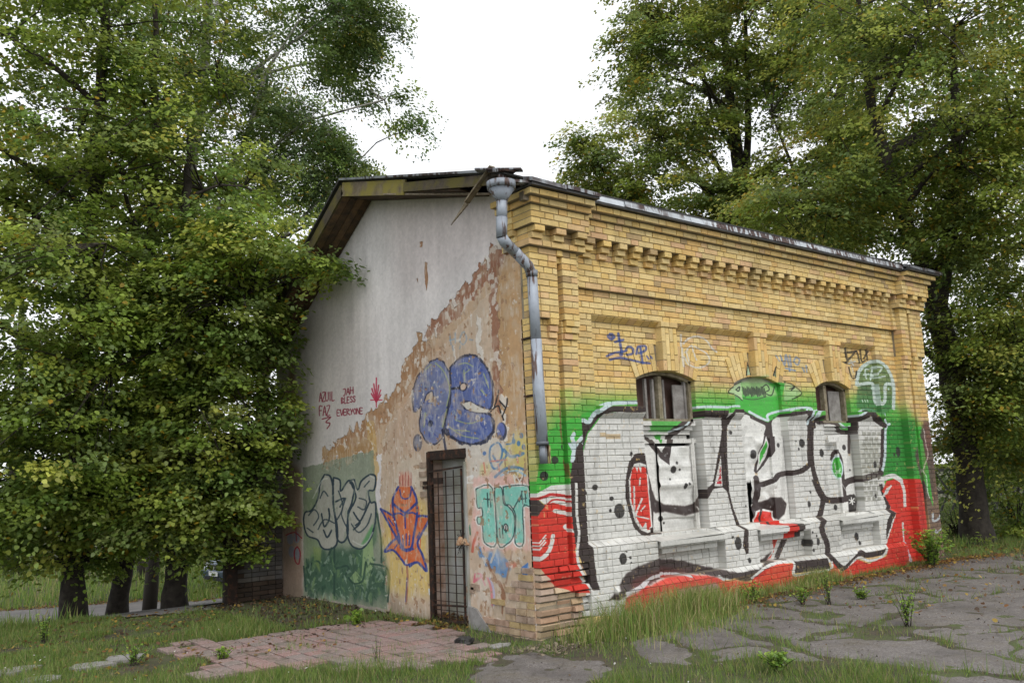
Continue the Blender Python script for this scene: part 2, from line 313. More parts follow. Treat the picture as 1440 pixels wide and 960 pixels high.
('p',(148,148,136),0.75,0.5,0,[(6901,1377),(7011,1373),(6999,1313),(6889,1317)]),
('p',(148,148,136),0.75,0.5,0,[(7049,1372),(7161,1368),(7148,1307),(7037,1311)]),
('p',(148,148,136),0.75,0.5,0,[(7199,1367),(7312,1363),(7300,1301),(7187,1306)]),
('p',(148,148,136),0.75,0.5,0,[(6822,1295),(6931,1291),(6919,1230),(6810,1235)]),
('p',(148,148,136),0.75,0.5,0,[(6969,1289),(7079,1285),(7067,1224),(6957,1229)]),
('p',(148,148,136),0.75,0.5,0,[(7118,1283),(7230,1279),(7217,1218),(7106,1223)]),
('p',(148,148,136),0.75,0.5,0,[(7269,1277),(7382,1273),(7369,1212),(7256,1216)]),
('p',(148,148,136),0.75,0.5,0,[(6868,1208),(6977,1203),(6965,1143),(6856,1148)]),
('p',(148,148,136),0.75,0.5,0,[(7015,1202),(7126,1197),(7114,1136),(7004,1141)]),
('p',(148,148,136),0.75,0.5,0,[(7165,1195),(7277,1191),(7265,1130),(7153,1135)]),
('p',(148,148,136),0.75,0.5,0,[(6789,1127),(6898,1122),(6886,1062),(6777,1067)]),
('p',(148,148,136),0.75,0.5,0,[(6935,1120),(7045,1115),(7033,1055),(6924,1060)]),
('p',(148,148,136),0.75,0.5,0,[(7084,1113),(7195,1108),(7183,1047),(7072,1053)]),
('p',(148,148,136),0.75,0.5,0,[(7234,1106),(7347,1101),(7334,1040),(7221,1046)]),
('p',(58,47,46),1,1,0,[(4340,1173),(4565,1223),(4804,1211),(4912,1114),(4838,975),(4670,894),(4455,1047),(4275,1067),(4092,930),(4101,1106),(4191,1171)]),
('s',(58,47,46),1.0,7.8,0,[(4271,1506),(4262,1326),(4207,1170)]),
('p',(222,222,217),1.0,0,0,[(4087,892),(4207,1051),(4375,1072),(4622,1028),(4610,838),(4099,862)]),
('p',(214,52,38),1.0,0,0,[(4118,880),(4237,1030),(4354,1043),(4585,1010),(4575,830)]),
('s',(58,47,46),1.0,2.6,0,[(4324,1065),(4275,949),(4313,867)]),
('p',(214,52,38),1.0,0,0,[(4530,852),(4735,849),(4742,731),(4728,642),(4458,652)]),
('p',(58,47,46),1.0,0,0,[(4735,849),(4890,839),(4881,731),(4868,652),(4728,642),(4742,731)]),
('p',(205,60,45),0.9,0,0,[(4342,661),(4474,651),(4226,337),(4113,348),(4366,484)]),
('p',(58,47,46),0.9,0,0,[(4556,635),(4691,625),(4424,339),(4310,349)]),
('p',(222,222,217),0.8,0,0,[(4068,371),(4339,418),(4419,391),(4261,353)]),
('p',(58,47,46),0.95,0.6,2,[(991,203),(1152,345),(1293,493),(1603,578),(1908,621),(2073,589),(2450,521),(2995,399),(3143,338),(3287,302),(3745,312),(4317,488),(4164,362),(3729,203),(3420,180),(3020,275),(2486,375),(2042,412),(1456,313),(1179,238)]),
('p',(120,48,42),0.5,3,0,[(1260,228),(1405,408),(1986,494),(2440,425),(2693,381),(1896,383),(1297,241)]),
('p',(214,52,38),0.88,1,2,[(1214,234),(1578,317),(2040,395),(2311,375),(2798,315),(2988,242),(3570,164),(3572,-36),(2135,-39),(1164,66)]),
('s',(200,196,196),1.0,4.4,0,[(1230,280),(1518,331),(1747,407),(2042,412)]),
('s',(196,196,196),1.0,3.3,0,[(2042,412),(2301,386),(2415,348)]),
('s',(200,200,196),1.0,2.8,0,[(2909,307),(2989,251)]),
('p',(150,160,170),0.7,1.5,2,[(2098,217),(2845,240),(2964,51),(2117,30)]),
('p',(214,52,38),0.95,0,1,[(3537,149),(3607,215),(3852,292),(4160,334),(4539,318),(4498,153),(5415,152),(5472,268),(5601,155),(5687,4),(4500,-48),(3545,-15)]),
('p',(58,47,46),1.0,0,0,[(4575,335),(5370,317),(5417,162),(4536,179)]),
('s',(222,222,217),1.0,2.9,0,[(3577,218),(3854,311),(4179,351),(4541,333),(4500,163),(4928,150),(5415,152),(5469,248)]),
('p',(214,52,38),1,0,1,[(7405,1192),(7571,1347),(7943,1381),(8455,1339),(8532,1144),(8579,190),(8373,-79),(6741,-103),(5485,-76),(5620,51),(6155,227),(6459,137),(6973,198),(7359,628),(7618,930)]),
('p',(150,36,38),0.45,2,0,[(8320,1272),(8463,1267),(8436,202),(8269,99)]),
('s',(222,222,217),1.0,6.6,0,[(7370,1342),(7583,1404),(7813,1420),(8028,1342)]),
('s',(222,222,217),1.0,3.9,0,[(8028,1342),(8106,1162),(8075,917)]),
('s',(222,222,217),1.0,1.4,0,[(7382,1079),(7569,1231)]),
('s',(222,222,217),1.0,1.4,0,[(7455,1110),(7641,1251)]),
('s',(222,222,217),1.0,1.4,0,[(7528,1141),(7713,1272)]),
('s',(222,222,217),1.0,2.2,0,[(7945,645),(7900,337)]),
('s',(205,180,190),1.0,5.5,0,[(7918,312),(7979,170),(8063,25)]),
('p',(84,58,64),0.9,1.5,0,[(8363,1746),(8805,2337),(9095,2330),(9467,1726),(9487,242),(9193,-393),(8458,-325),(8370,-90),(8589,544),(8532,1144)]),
('p',(66,176,60),0.95,0,0,[(8478,2252),(8686,1984),(8770,1495),(8800,891),(8788,867),(8501,1503)]),
('s',(220,230,220),0.8,1.3,0,[(8771,2188),(8786,1928),(8818,1743),(8598,1500),(8668,1377),(8661,1137),(8706,1015)]),
('s',(205,222,226),0.8,2.8,0,[(8760,749),(8738,631),(8947,666),(9120,850)]),
('s',(205,222,226),0.7,2.2,0,[(8793,471),(8788,426),(9031,493)]),
('p',(64,124,74),0.85,1.2,0,[(7125,2930),(7186,3133),(7481,3290),(7759,3354),(7991,3243),(8144,2966),(8055,2550),(7568,2419),(7033,2564)]),
('p',(40,90,60),0.5,2,0,[(7171,2943),(7579,2993),(7619,2889),(7569,2756),(7209,2802)]),
('s',(206,222,214),1.0,4.6,0,[(7114,2929),(7210,3146),(7506,3303),(7756,3335),(8009,3219),(8138,2942),(8055,2550)]),
('s',(206,222,214),1.0,4.4,0,[(7147,2931),(7552,2974),(7621,2901),(7623,2686),(7699,2616),(7806,2690),(7882,2946),(8117,2953)]),
('s',(206,222,210),1.0,2.2,0,[(7433,3048),(7417,3191),(7532,3208)]),
('s',(206,222,210),1.0,2.2,0,[(7356,3104),(7515,3123)]),
('s',(206,222,210),1.0,2.2,0,[(7563,3028),(7653,3250),(7560,3043)]),
('s',(206,222,210),1.0,2.2,0,[(7558,3112),(7600,3129)]),
('s',(206,222,210),1.0,2.2,0,[(7597,3225),(7827,3235),(7610,3069),(7889,3092)]),
('e',(190,215,200),1,1.3,1.8,[(7557,2884)]),
('e',(190,215,200),1,1.3,1.8,[(7960,2875)]),
('s',(190,215,190),1.0,1.3,0,[(7230,2685),(7245,2650)]),
('s',(190,215,190),1.0,1.3,0,[(7305,2687),(7320,2651)]),
('s',(190,215,190),1.0,1.3,0,[(7380,2688),(7395,2653)]),
('s',(52,82,150),0.9,4.4,0,[(1484,3386),(1544,3362),(1491,3323),(1444,3356),(1509,3387)]),
('s',(52,82,150),0.9,3.9,0,[(1624,3404),(1639,3287),(1665,3151),(1638,3132)]),
('s',(52,82,150),0.9,3.5,0,[(1551,3290),(1706,3327)]),
('s',(52,82,150),0.9,3.3,0,[(1398,3101),(1539,3153),(1719,3182),(1775,3240),(1853,3235),(1846,3161),(1753,3138)]),
('s',(52,82,150),0.9,3.3,0,[(1910,3156),(1959,3251),(2093,3268),(2087,3212),(1964,3168)]),
('s',(52,82,150),0.9,3.1,0,[(1997,3244),(2010,3096),(2018,3041)]),
('s',(52,82,150),0.9,3.3,0,[(1444,3058),(1635,3095),(1838,3069),(2019,3050),(2152,3047)]),
('s',(52,82,150),0.9,2.4,0,[(2107,3138),(2144,3103)]),
('s',(52,82,150),0.9,2.4,0,[(2174,3142),(2198,3115)]),
('s',(222,218,206),0.9,2.9,0,[(2821,3468),(2804,3185),(2817,3040)]),
('s',(222,218,206),0.9,2.6,0,[(2866,3354),(2977,3430),(3159,3471),(3336,3433),(3446,3330),(3547,3275)]),
('s',(222,218,206),0.9,2.2,0,[(2867,3227),(3025,3334),(3054,3198),(3091,3141)]),
('s',(222,218,206),0.9,2.2,0,[(2895,3219),(2939,3095)]),
('s',(222,218,206),0.9,2.2,0,[(3083,3328),(3213,3286),(3342,3234),(3377,3136),(3261,3061),(3079,3033),(2908,3074),(2846,3168)]),
('s',(110,150,190),0.75,2.6,0,[(5057,3305),(5125,3157),(5205,3324),(5258,3076)]),
('s',(110,150,190),0.75,2.4,0,[(5296,3318),(5305,3143)]),
('s',(110,150,190),0.75,2.4,0,[(5460,3305),(5548,3265),(5479,3184),(5394,3235),(5460,3305)]),
('s',(110,150,190),0.75,2.4,0,[(5155,3115),(5408,3093)]),
('s',(110,150,190),0.75,2.2,0,[(5604,3146),(5651,3081)]),
('s',(110,150,190),0.75,1.8,0,[(4949,3300),(4990,3215)]),
('s',(110,150,190),0.75,2.2,0,[(5706,3184),(5708,3084)]),
('s',(44,42,42),0.9,3.1,0,[(6872,3521),(6881,3344)]),
('s',(44,42,42),0.9,2.9,0,[(6858,3449),(7211,3493)]),
('s',(44,42,42),0.9,2.6,0,[(6849,3284),(7065,3413),(7211,3493),(7262,3304)]),
('s',(44,42,42),0.9,2.4,0,[(7326,3523),(7333,3331),(7448,3349)]),
('s',(44,42,42),0.9,2.6,0,[(7506,3534),(7518,3364)]),
('s',(44,42,42),0.9,2.4,0,[(7410,3383),(7570,3513)]),
('s',(44,42,42),0.9,2.2,0,[(6898,3204),(6955,3053),(7082,3046),(7146,3155)]),
('s',(44,42,42),0.9,2.0,0,[(6785,3281),(6952,3265)]),
('s',(205,210,205),0.8,1.8,0,[(7006,3327),(7077,3247)]),
('s',(205,210,205),0.8,1.8,0,[(6933,3276),(7135,3321)]),
('s',(205,210,205),0.8,1.8,0,[(7010,3232),(7033,3127)]),
('p',(200,120,100),0.22,2,0,[(3337,2935),(4038,2930),(4025,2827),(3384,2818)]),
('p',(170,60,60),0.25,2,0,[(8466,1145),(8825,2312),(8886,2303),(9012,1981)]),
('s',(140,140,136),0.22,5.5,3,[(3214,2223),(3186,1747),(2885,1291)]),
('s',(140,140,136),0.22,5.5,3,[(4126,2236),(3846,1634),(3756,962)]),
('s',(140,140,136),0.22,5.5,3,[(5053,2281),(4928,1708),(4814,1200)]),
('s',(140,140,136),0.22,5.5,3,[(5313,2332),(5286,1700)]),
('s',(140,140,136),0.22,5.5,3,[(6402,2129),(5829,1580),(5868,1257)]),
('s',(140,140,136),0.22,5.5,3,[(6855,2233),(6705,1556)]),
('s',(140,140,136),0.22,5.5,3,[(1117,2218),(958,1382),(986,564)]),
('s',(140,140,136),0.22,5.5,3,[(5479,754),(5797,421)]),
('s',(140,140,136),0.22,5.5,3,[(7145,1203),(7249,859)]),
('e',(40,38,38),0.93,4,4.2,[(991,1505)]),
('e',(40,38,38),0.93,2.5,3,[(826,1445)]),
('e',(40,38,38),0.93,3,3.2,[(1256,1362)]),
('e',(40,38,38),0.93,2,2.4,[(1222,1223)]),
('e',(40,38,38),0.93,7.2,10.2,[(1375,1210)]),
('e',(40,38,38),0.93,5.2,7.6,[(1257,667)]),
('e',(40,38,38),0.93,1.2,1.2,[(1323,743)]),
('e',(40,38,38),0.93,1.7,2,[(1381,669)]),
('e',(40,38,38),0.93,1.2,1.2,[(1387,610)]),
('e',(40,38,38),0.93,2,3.2,[(1636,1886)]),
('e',(40,38,38),0.93,3.5,3.8,[(421,1980)]),
('e',(40,38,38),0.93,5,5.5,[(286,1834)]),
('e',(40,38,38),0.93,6,6.5,[(112,1662)]),
('e',(40,38,38),0.93,3.9,5.2,[(2553,1675)]),
('e',(40,38,38),0.93,1.6,2.2,[(2624,1760)]),
('e',(40,38,38),0.93,1.5,1.7,[(2678,1671)]),
('e',(40,38,38),0.93,1.3,1.5,[(2479,1553)]),
('e',(40,38,38),0.93,2.7,4.2,[(2740,1456)]),
('e',(40,38,38),0.93,1.4,2,[(2813,1481)]),
('e',(40,38,38),0.93,3,4,[(2259,1062)]),
('e',(40,38,38),0.93,1.4,1.6,[(2316,1005)]),
('e',(40,38,38),0.93,2,3,[(3615,2146)]),
('e',(40,38,38),0.93,4.6,6.4,[(4253,1845)]),
('e',(40,38,38),0.93,4.6,9,[(3420,674)]),
('e',(40,38,38),0.93,1.5,2,[(3315,760)]),
('e',(40,38,38),0.93,2.7,5.2,[(4115,1195)]),
('e',(40,38,38),0.93,2.2,3.6,[(3628,434)]),
('e',(40,38,38),0.93,4,6,[(5278,1985)]),
('e',(40,38,38),0.93,1.2,2,[(5182,1901)]),
('e',(40,38,38),0.93,2,3.2,[(4832,1966)]),
('e',(40,38,38),0.93,3,5.7,[(5776,1832)]),
('e',(40,38,38),0.93,2.7,4,[(6629,1913)]),
('e',(40,38,38),0.93,2.2,4.5,[(5323,1088)]),
('e',(40,38,38),0.93,1.1,2.3,[(5380,1262)]),
('e',(40,38,38),0.93,2.2,5,[(7273,1621)]),
('e',(40,38,38),0.93,1.2,1.4,[(6728,1553)]),
('e',(40,38,38),0.93,3,5,[(5080,549)]),
('e',(40,38,38),0.93,2.1,5,[(5261,555)]),
('e',(40,38,38),0.93,1.5,2.4,[(5134,444)]),
('e',(40,38,38),0.93,1.2,1.5,[(5140,696)]),
('e',(40,38,38),0.93,1,1.6,[(5239,638)]),
('e',(40,38,38),0.93,2.5,4.6,[(5983,485)]),
('e',(40,38,38),0.93,1.1,1.3,[(5927,606)]),
('e',(40,38,38),0.93,3,5.6,[(6509,531)]),
('e',(40,38,38),0.93,1.7,3,[(6581,428)]),
('e',(40,38,38),0.93,2.5,4,[(6190,994)]),
('e',(40,38,38),0.93,3,7,[(8049,1816)]),
('e',(40,38,38),0.93,1.2,2.4,[(7911,1771)]),
('e',(40,38,38),0.93,1,1.3,[(7971,1616)]),
('e',(40,38,38),0.93,1,1.2,[(3812,1141)]),
('e',(40,38,38),0.93,1.3,3,[(7193,1122)]),
('e',(40,38,38),0.93,1,1,[(5138,2017)]),
('e',(88,86,84),0.35,4.5,7,[(1369,1227)]),
('e',(88,86,84),0.35,3,5,[(1251,684)]),
('e',(88,86,84),0.35,3,3.6,[(108,1670)])]
GABLE_PAINT = [
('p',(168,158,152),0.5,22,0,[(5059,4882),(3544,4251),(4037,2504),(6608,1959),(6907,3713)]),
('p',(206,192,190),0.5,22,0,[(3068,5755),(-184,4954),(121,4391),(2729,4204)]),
('p',(182,154,126),1,0,7,[(-88,4527),(226,4461),(551,4248),(1336,3829),(2025,3472),(2781,2955),(3389,2661),(4266,2392),(5035,2129),(5189,1912),(3533,2100),(3110,2040),(3208,-458),(-71,-83),(-404,4445)],0.35),
('p',(188,166,144),1,0,3,[(-73,4302),(428,3941),(1191,3593),(1828,3274),(2318,2906),(3094,2436),(3309,2049),(3339,1257),(3208,-458),(834,-187),(699,1930),(523,3785),(-73,4302)],0.6),
('p',(178,142,102),0.95,0,2,[(423,4009),(-81,4427),(-76,2529),(-89,1504),(403,1835),(462,2581)],0.6),
('p',(184,138,112),0.25,10,0,[(2844,1450),(2098,1994),(2061,2737),(1355,3483),(2033,3302),(2787,2807),(3102,2238)]),
('p',(142,98,76),1,0,5,[(-95,4628),(221,4538),(513,4381),(974,4124),(1530,3845),(2089,3597),(1920,3476),(1346,3646),(836,3916),(539,3981),(327,4197),(-42,4437)],0.2),
('p',(158,118,84),1,0,6,[(2162,3551),(2483,3314),(2779,3005),(3386,2743),(4037,2504),(4983,2237),(5086,2075),(4046,2188),(3194,2444),(2500,2925),(2035,3254),(1922,3438)],0.2),
('p',(142,98,76),0.95,0,3,[(592,4045),(427,3958),(439,3339),(434,2579),(503,2376),(572,2592),(584,3276)],0.25),
('p',(190,150,80),0.7,0,2,[(3728,2586),(3475,2566),(3411,2054),(3377,1852),(3494,1455),(3542,1857)]),
('p',(166,128,84),0.9,0,4,[(5184,2225),(4738,2246),(3610,2288),(3575,2102),(5112,2021)],0.3),
('p',(160,120,80),0.9,0,1,[(2284,3647),(2123,3622),(2146,3510),(2236,3504)],0.3),
('p',(150,112,84),1,0,1,[(2024,4560),(1954,4544),(1950,4270),(1990,4161),(2020,4284)],0.3),
('p',(160,120,92),1,0,1,[(2153,4878),(2063,4866),(2066,4807),(2137,4824)],0.3),
('p',(150,115,95),1,0,1,[(2231,4387),(2194,4389),(2197,4320)],0.3),
('p',(214,208,200),0.9,0,3,[(905,3643),(816,3559),(836,3401),(817,3216),(881,3179),(911,3367)],0.9),
('p',(214,208,200),0.9,0,3,[(862,3247),(785,3204),(798,3133),(777,3047),(831,3033),(861,3120)],0.9),
('p',(214,208,200),0.9,0,3,[(434,4609),(349,4545),(365,4451),(343,4334),(403,4320),(435,4440)],0.9),
('p',(214,208,200),0.9,0,3,[(128,4497),(58,4453),(70,4396),(51,4323),(99,4317),(127,4393)],0.9),
('p',(214,208,200),0.9,0,3,[(712,2725),(601,2673),(619,2580),(588,2469),(666,2448),(710,2561)],0.9),
('p',(214,208,200),0.9,0,3,[(439,2612),(355,2582),(368,2531),(344,2469),(401,2459),(435,2522)],0.9),
('p',(214,208,200),0.9,0,3,[(458,2431),(364,2368),(383,2243),(361,2097),(428,2065),(461,2212)],0.9),
('p',(214,208,200),0.9,0,3,[(1399,3270),(1343,3245),(1352,3209),(1335,3163),(1374,3157),(1397,3204)],0.9),
('p',(214,208,200),0.9,0,3,[(675,4347),(599,4303),(612,4244),(590,4168),(643,4162),(673,4239)],0.9),
('p',(214,208,200),0.9,0,3,[(1860,3638),(1770,3600),(1783,3549),(1756,3485),(1817,3479),(1855,3545)],0.9),
('p',(214,208,200),0.9,0,3,[(1391,3987),(1278,3941),(1294,3886),(1260,3813),(1337,3810),(1384,3886)],0.9),
('p',(208,204,196),0.8,3,4,[(1431,2140),(538,2254),(264,1910),(587,1513),(1105,1436),(1210,1953)]),
('p',(120,92,70),0.75,3,3,[(6666,2203),(5925,1937),(5867,-214),(6730,-286)]),
('p',(120,84,56),0.7,3,0,[(6247,3877),(6136,3375),(6371,2670),(6548,2198),(6664,3185)]),
('p',(120,106,90),0.6,7,4,[(6613,69),(3282,118),(2032,-47),(822,5),(102,47),(118,-180),(6615,-506)]),
('p',(176,160,140),0.8,2,4,[(778,697),(45,847),(113,-104),(829,-107)],0.5),
('p',(126,136,114),0.9,0,1,[(5870,1969),(3511,2130),(3455,1405),(3327,1041),(3132,489),(3191,-45),(5866,-81)]),
('p',(104,128,84),0.5,5,0,[(5849,1474),(5245,1580),(5214,485),(5781,346)]),
('p',(46,78,58),0.88,3,5,[(5833,455),(4772,739),(3981,725),(3837,551),(3151,488),(3207,48),(5785,-8)]),
('p',(60,100,66),0.6,2,0,[(4086,844),(3821,1052),(3475,1405),(3454,862),(3989,443)]),
('p',(130,150,80),0.6,1,0,[(5515,713),(5211,702),(5267,320),(5467,473)]),
('p',(150,176,120),0.8,0,0,[(3824,932),(3609,1106),(3546,565),(3762,258),(4104,215),(4277,305),(4098,417),(3929,327)]),
('p',(166,164,154),0.95,0,0,[(5090,1831),(4893,1804),(4800,1638),(4783,1336),(4671,1038),(4700,773),(4965,689),(5210,713),(5359,828),(5722,885),(5853,1086),(5797,1245),(5559,1280),(5324,1469),(5244,1691)]),
('p',(166,164,154),0.95,0,0,[(4773,1779),(4560,1730),(4541,1570),(4330,1704),(4216,1712),(4108,1605),(4203,1377),(4320,1231),(4327,940),(4490,811),(4675,858),(4717,1090),(4804,1465)]),
('p',(166,164,154),0.95,0,0,[(4239,1712),(4104,1730),(3998,1583),(3886,1704),(3627,1789),(3463,1754),(3510,1575),(3677,1557),(3620,1396),(3476,1385),(3506,1107),(3658,876),(3916,738),(4220,778),(4349,960),(4297,1231),(4114,1398),(4066,1511)]),
('p',(72,140,78),0.8,1,0,[(3958,767),(3568,1106),(3507,1078),(3701,855)]),
('s',(36,52,62),1.0,2.2,0,[(5090,1831),(4893,1804),(4800,1638),(4783,1336),(4671,1038),(4700,773),(4965,689),(5210,713),(5359,828),(5722,885),(5853,1086),(5797,1245),(5559,1280),(5324,1469),(5244,1691),(5090,1831)]),
('s',(36,52,62),1.0,2.2,0,[(4773,1779),(4560,1730),(4541,1570),(4330,1704),(4216,1712),(4108,1605),(4203,1377),(4320,1231),(4327,940),(4490,811),(4675,858),(4717,1090),(4804,1465),(4773,1779)]),
('s',(36,52,62),1.0,2.2,0,[(4239,1712),(4104,1730),(3998,1583),(3886,1704),(3627,1789),(3463,1754),(3510,1575),(3677,1557),(3620,1396),(3476,1385),(3506,1107),(3658,876),(3916,738),(4220,778),(4349,960),(4297,1231),(4114,1398),(4066,1511),(4239,1712)]),
('s',(36,52,62),1.0,2.2,0,[(5201,1226),(5105,1031),(4931,1163),(4952,1304)]),
('s',(36,52,62),1.0,2.2,0,[(4709,1411),(4428,1462),(4570,1336)]),
('s',(36,52,62),1.0,2.2,0,[(4140,1253),(4032,1171),(3948,1101),(4147,1006)]),
('s',(36,52,62),1.0,2.2,0,[(5131,976),(5010,870),(4862,981)]),
('s',(36,52,62),1.0,2.2,0,[(4239,1691),(4129,1637)]),
('s',(36,52,62),1.0,2.2,0,[(4079,1068),(3903,1152),(3640,1416)]),
('s',(34,62,52),0.85,2.4,0,[(5834,344),(5390,498),(5141,435),(4868,714)]),
('s',(34,62,52),0.85,2.4,0,[(4779,401),(4408,472),(4319,425),(4503,291)]),
('s',(34,62,52),0.85,2.4,0,[(3649,540),(3152,479),(3187,59)]),
('s',(34,62,52),0.85,2.4,0,[(5861,387),(5785,14)]),
('s',(34,62,52),0.85,2.4,0,[(3440,1236),(3333,866),(3344,574)]),
('s',(34,62,52),0.85,2.4,0,[(4322,303),(4147,233),(3887,299),(3794,553)]),
('s',(34,62,52),0.85,2.4,0,[(4772,717),(4789,-19)]),
('s',(40,70,50),0.6,1.1,0,[(4297,170),(4280,127)]),
('s',(150,176,150),0.6,1.1,0,[(4621,145),(4715,113)]),
('s',(40,70,50),0.6,1.1,0,[(4564,523),(4556,487)]),
('s',(150,176,150),0.6,1.1,0,[(4293,174),(4331,130)]),
('s',(40,70,50),0.6,1.1,0,[(3345,320),(3272,270)]),
('s',(150,176,150),0.6,1.1,0,[(5125,26),(5184,-56)]),
('s',(40,70,50),0.6,1.1,0,[(3501,418),(3450,418)]),
('s',(150,176,150),0.6,1.1,0,[(5518,49),(5532,-15)]),
('s',(40,70,50),0.6,1.1,0,[(3555,94),(3497,57)]),
('s',(150,176,150),0.6,1.1,0,[(5701,195),(5702,183)]),
('s',(40,70,50),0.6,1.1,0,[(3767,563),(3746,505)]),
('s',(150,176,150),0.6,1.1,0,[(5227,495),(5236,432)]),
('s',(40,70,50),0.6,1.1,0,[(5305,86),(5353,37)]),
('s',(150,176,150),0.6,1.1,0,[(3756,452),(3704,379)]),
('s',(40,70,50),0.6,1.1,0,[(4383,133),(4316,137)]),
('s',(150,176,150),0.6,1.1,0,[(3596,491),(3670,458)]),
('s',(40,70,50),0.6,1.1,0,[(5118,220),(5108,216)]),
('s',(150,176,150),0.6,1.1,0,[(4930,227),(4990,218)]),
('s',(40,70,50),0.6,1.1,0,[(4053,296),(3988,286)]),
('s',(150,176,150),0.6,1.1,0,[(5460,63),(5512,48)]),
('s',(40,70,50),0.6,1.1,0,[(4206,80),(4139,20)]),
('s',(150,176,150),0.6,1.1,0,[(5591,323),(5546,324)]),
('s',(40,70,50),0.6,1.1,0,[(5157,240),(5174,166)]),
('s',(150,176,150),0.6,1.1,0,[(4377,42),(4330,22)]),
('s',(40,70,50),0.6,1.1,0,[(3363,243),(3284,231)]),
('s',(150,176,150),0.6,1.1,0,[(3556,288),(3592,272)]),
('s',(40,70,50),0.6,1.1,0,[(4896,236),(4846,172)]),
('s',(150,176,150),0.6,1.1,0,[(4600,96),(4559,27)]),
('s',(40,70,50),0.6,1.1,0,[(3872,279),(3937,243)]),
('s',(150,176,150),0.6,1.1,0,[(3565,439),(3637,375)]),
('s',(40,70,50),0.6,1.1,0,[(4066,361),(4038,349)]),
('s',(150,176,150),0.6,1.1,0,[(4958,-9),(4907,-88)]),
('s',(40,70,50),0.6,1.1,0,[(3577,393),(3570,319)]),
('s',(150,176,150),0.6,1.1,0,[(5050,264),(5068,241)]),
('s',(40,70,50),0.6,1.1,0,[(5624,41),(5709,-21)]),
('s',(150,176,150),0.6,1.1,0,[(4513,373),(4563,347)]),
('s',(40,70,50),0.6,1.1,0,[(3874,258),(3798,251)]),
('s',(150,176,150),0.6,1.1,0,[(3392,358),(3443,310)]),
('s',(40,70,50),0.6,1.1,0,[(4704,64),(4622,12)]),
('s',(150,176,150),0.6,1.1,0,[(4303,126),(4247,120)]),
('s',(40,70,50),0.6,1.1,0,[(4636,503),(4583,482)]),
('s',(150,176,150),0.6,1.1,0,[(5039,489),(5005,487)]),
('s',(40,70,50),0.6,1.1,0,[(4731,12),(4688,-34)]),
('s',(150,176,150),0.6,1.1,0,[(5410,153),(5485,127)]),
('s',(40,70,50),0.6,1.1,0,[(3625,527),(3586,501)]),
('s',(150,176,150),0.6,1.1,0,[(3298,322),(3333,313)]),
('s',(40,70,50),0.6,1.1,0,[(3749,249),(3793,186)]),
('s',(150,176,150),0.6,1.1,0,[(5418,-54),(5372,-80)]),
('s',(40,70,50),0.6,1.1,0,[(5684,-27),(5729,-57)]),
('s',(150,176,150),0.6,1.1,0,[(4911,384),(4831,314)]),
('s',(40,70,50),0.6,1.1,0,[(4422,421),(4467,386)]),
('s',(150,176,150),0.6,1.1,0,[(3987,540),(4015,487)]),
('s',(40,70,50),0.6,1.1,0,[(3650,566),(3700,515)]),
('s',(150,176,150),0.6,1.1,0,[(3607,296),(3616,268)]),
('s',(40,70,50),0.6,1.1,0,[(4608,338),(4668,291)]),
('s',(150,176,150),0.6,1.1,0,[(5474,-56),(5477,-78)]),
('s',(40,70,50),0.6,1.1,0,[(3304,429),(3277,415)]),
('s',(150,176,150),0.6,1.1,0,[(5483,363),(5502,334)]),
('s',(40,70,50),0.6,1.1,0,[(4748,282),(4749,276)]),
('s',(150,176,150),0.6,1.1,0,[(3430,510),(3372,507)]),
('s',(60,92,70),0.5,2.7,2,[(4559,461),(4608,427)]),
('s',(150,170,150),0.5,1.7,2,[(3726,615),(3682,533)]),
('s',(36,66,50),0.5,3.4,2,[(5727,502),(5690,411)]),
('s',(110,140,90),0.5,1.6,2,[(3973,167),(3991,79)]),
('s',(60,92,70),0.5,3.3,2,[(5195,208),(5132,166)]),
('s',(150,170,150),0.5,3.6,2,[(5506,190),(5539,129)]),
('s',(36,66,50),0.5,3.2,2,[(4122,177),(4100,78)]),
('s',(110,140,90),0.5,2.9,2,[(5434,499),(5460,395)]),
('s',(60,92,70),0.5,3.1,2,[(4972,140),(4979,137)]),
('s',(150,170,150),0.5,2.0,2,[(4487,627),(4507,607)]),
('s',(36,66,50),0.5,2.2,2,[(5405,27),(5358,-33)]),
('s',(110,140,90),0.5,3.3,2,[(5511,579),(5530,551)]),
('s',(60,92,70),0.5,3.0,2,[(3885,384),(3939,327)]),
('s',(150,170,150),0.5,3.7,2,[(3541,223),(3596,218)]),
('s',(36,66,50),0.5,1.8,2,[(4889,209),(4913,107)]),
('s',(110,140,90),0.5,2.1,2,[(3408,165),(3396,112)]),
('s',(60,92,70),0.5,3.1,2,[(3691,166),(3641,78)]),
('s',(150,170,150),0.5,2.7,2,[(5217,294),(5280,187)]),
('s',(36,66,50),0.5,3.4,2,[(3776,111),(3750,37)]),
('s',(110,140,90),0.5,2.7,2,[(4800,477),(4763,390)]),
('s',(60,92,70),0.5,2.8,2,[(3942,96),(3955,24)]),
('s',(150,170,150),0.5,1.6,2,[(3265,535),(3256,466)]),
('s',(36,66,50),0.5,3.5,2,[(4755,460),(4752,457)]),
('s',(110,140,90),0.5,1.8,2,[(4017,455),(4069,379)]),
('s',(60,92,70),0.5,3.3,2,[(4575,240),(4580,236)]),
('s',(150,170,150),0.5,3.6,2,[(3787,290),(3751,229)]),
('s',(36,66,50),0.5,3.2,2,[(4387,20),(4428,-22)]),
('s',(110,140,90),0.5,2.8,2,[(4037,598),(3992,551)]),
('s',(60,92,70),0.5,1.6,2,[(4172,217),(4194,132)]),
('s',(150,170,150),0.5,3.7,2,[(4244,608),(4230,508)]),
('s',(36,66,50),0.5,3.3,2,[(3925,63),(3981,20)]),
('s',(110,140,90),0.5,1.6,2,[(3505,369),(3494,290)]),
('s',(60,92,70),0.5,3.6,2,[(4439,370),(4458,315)]),
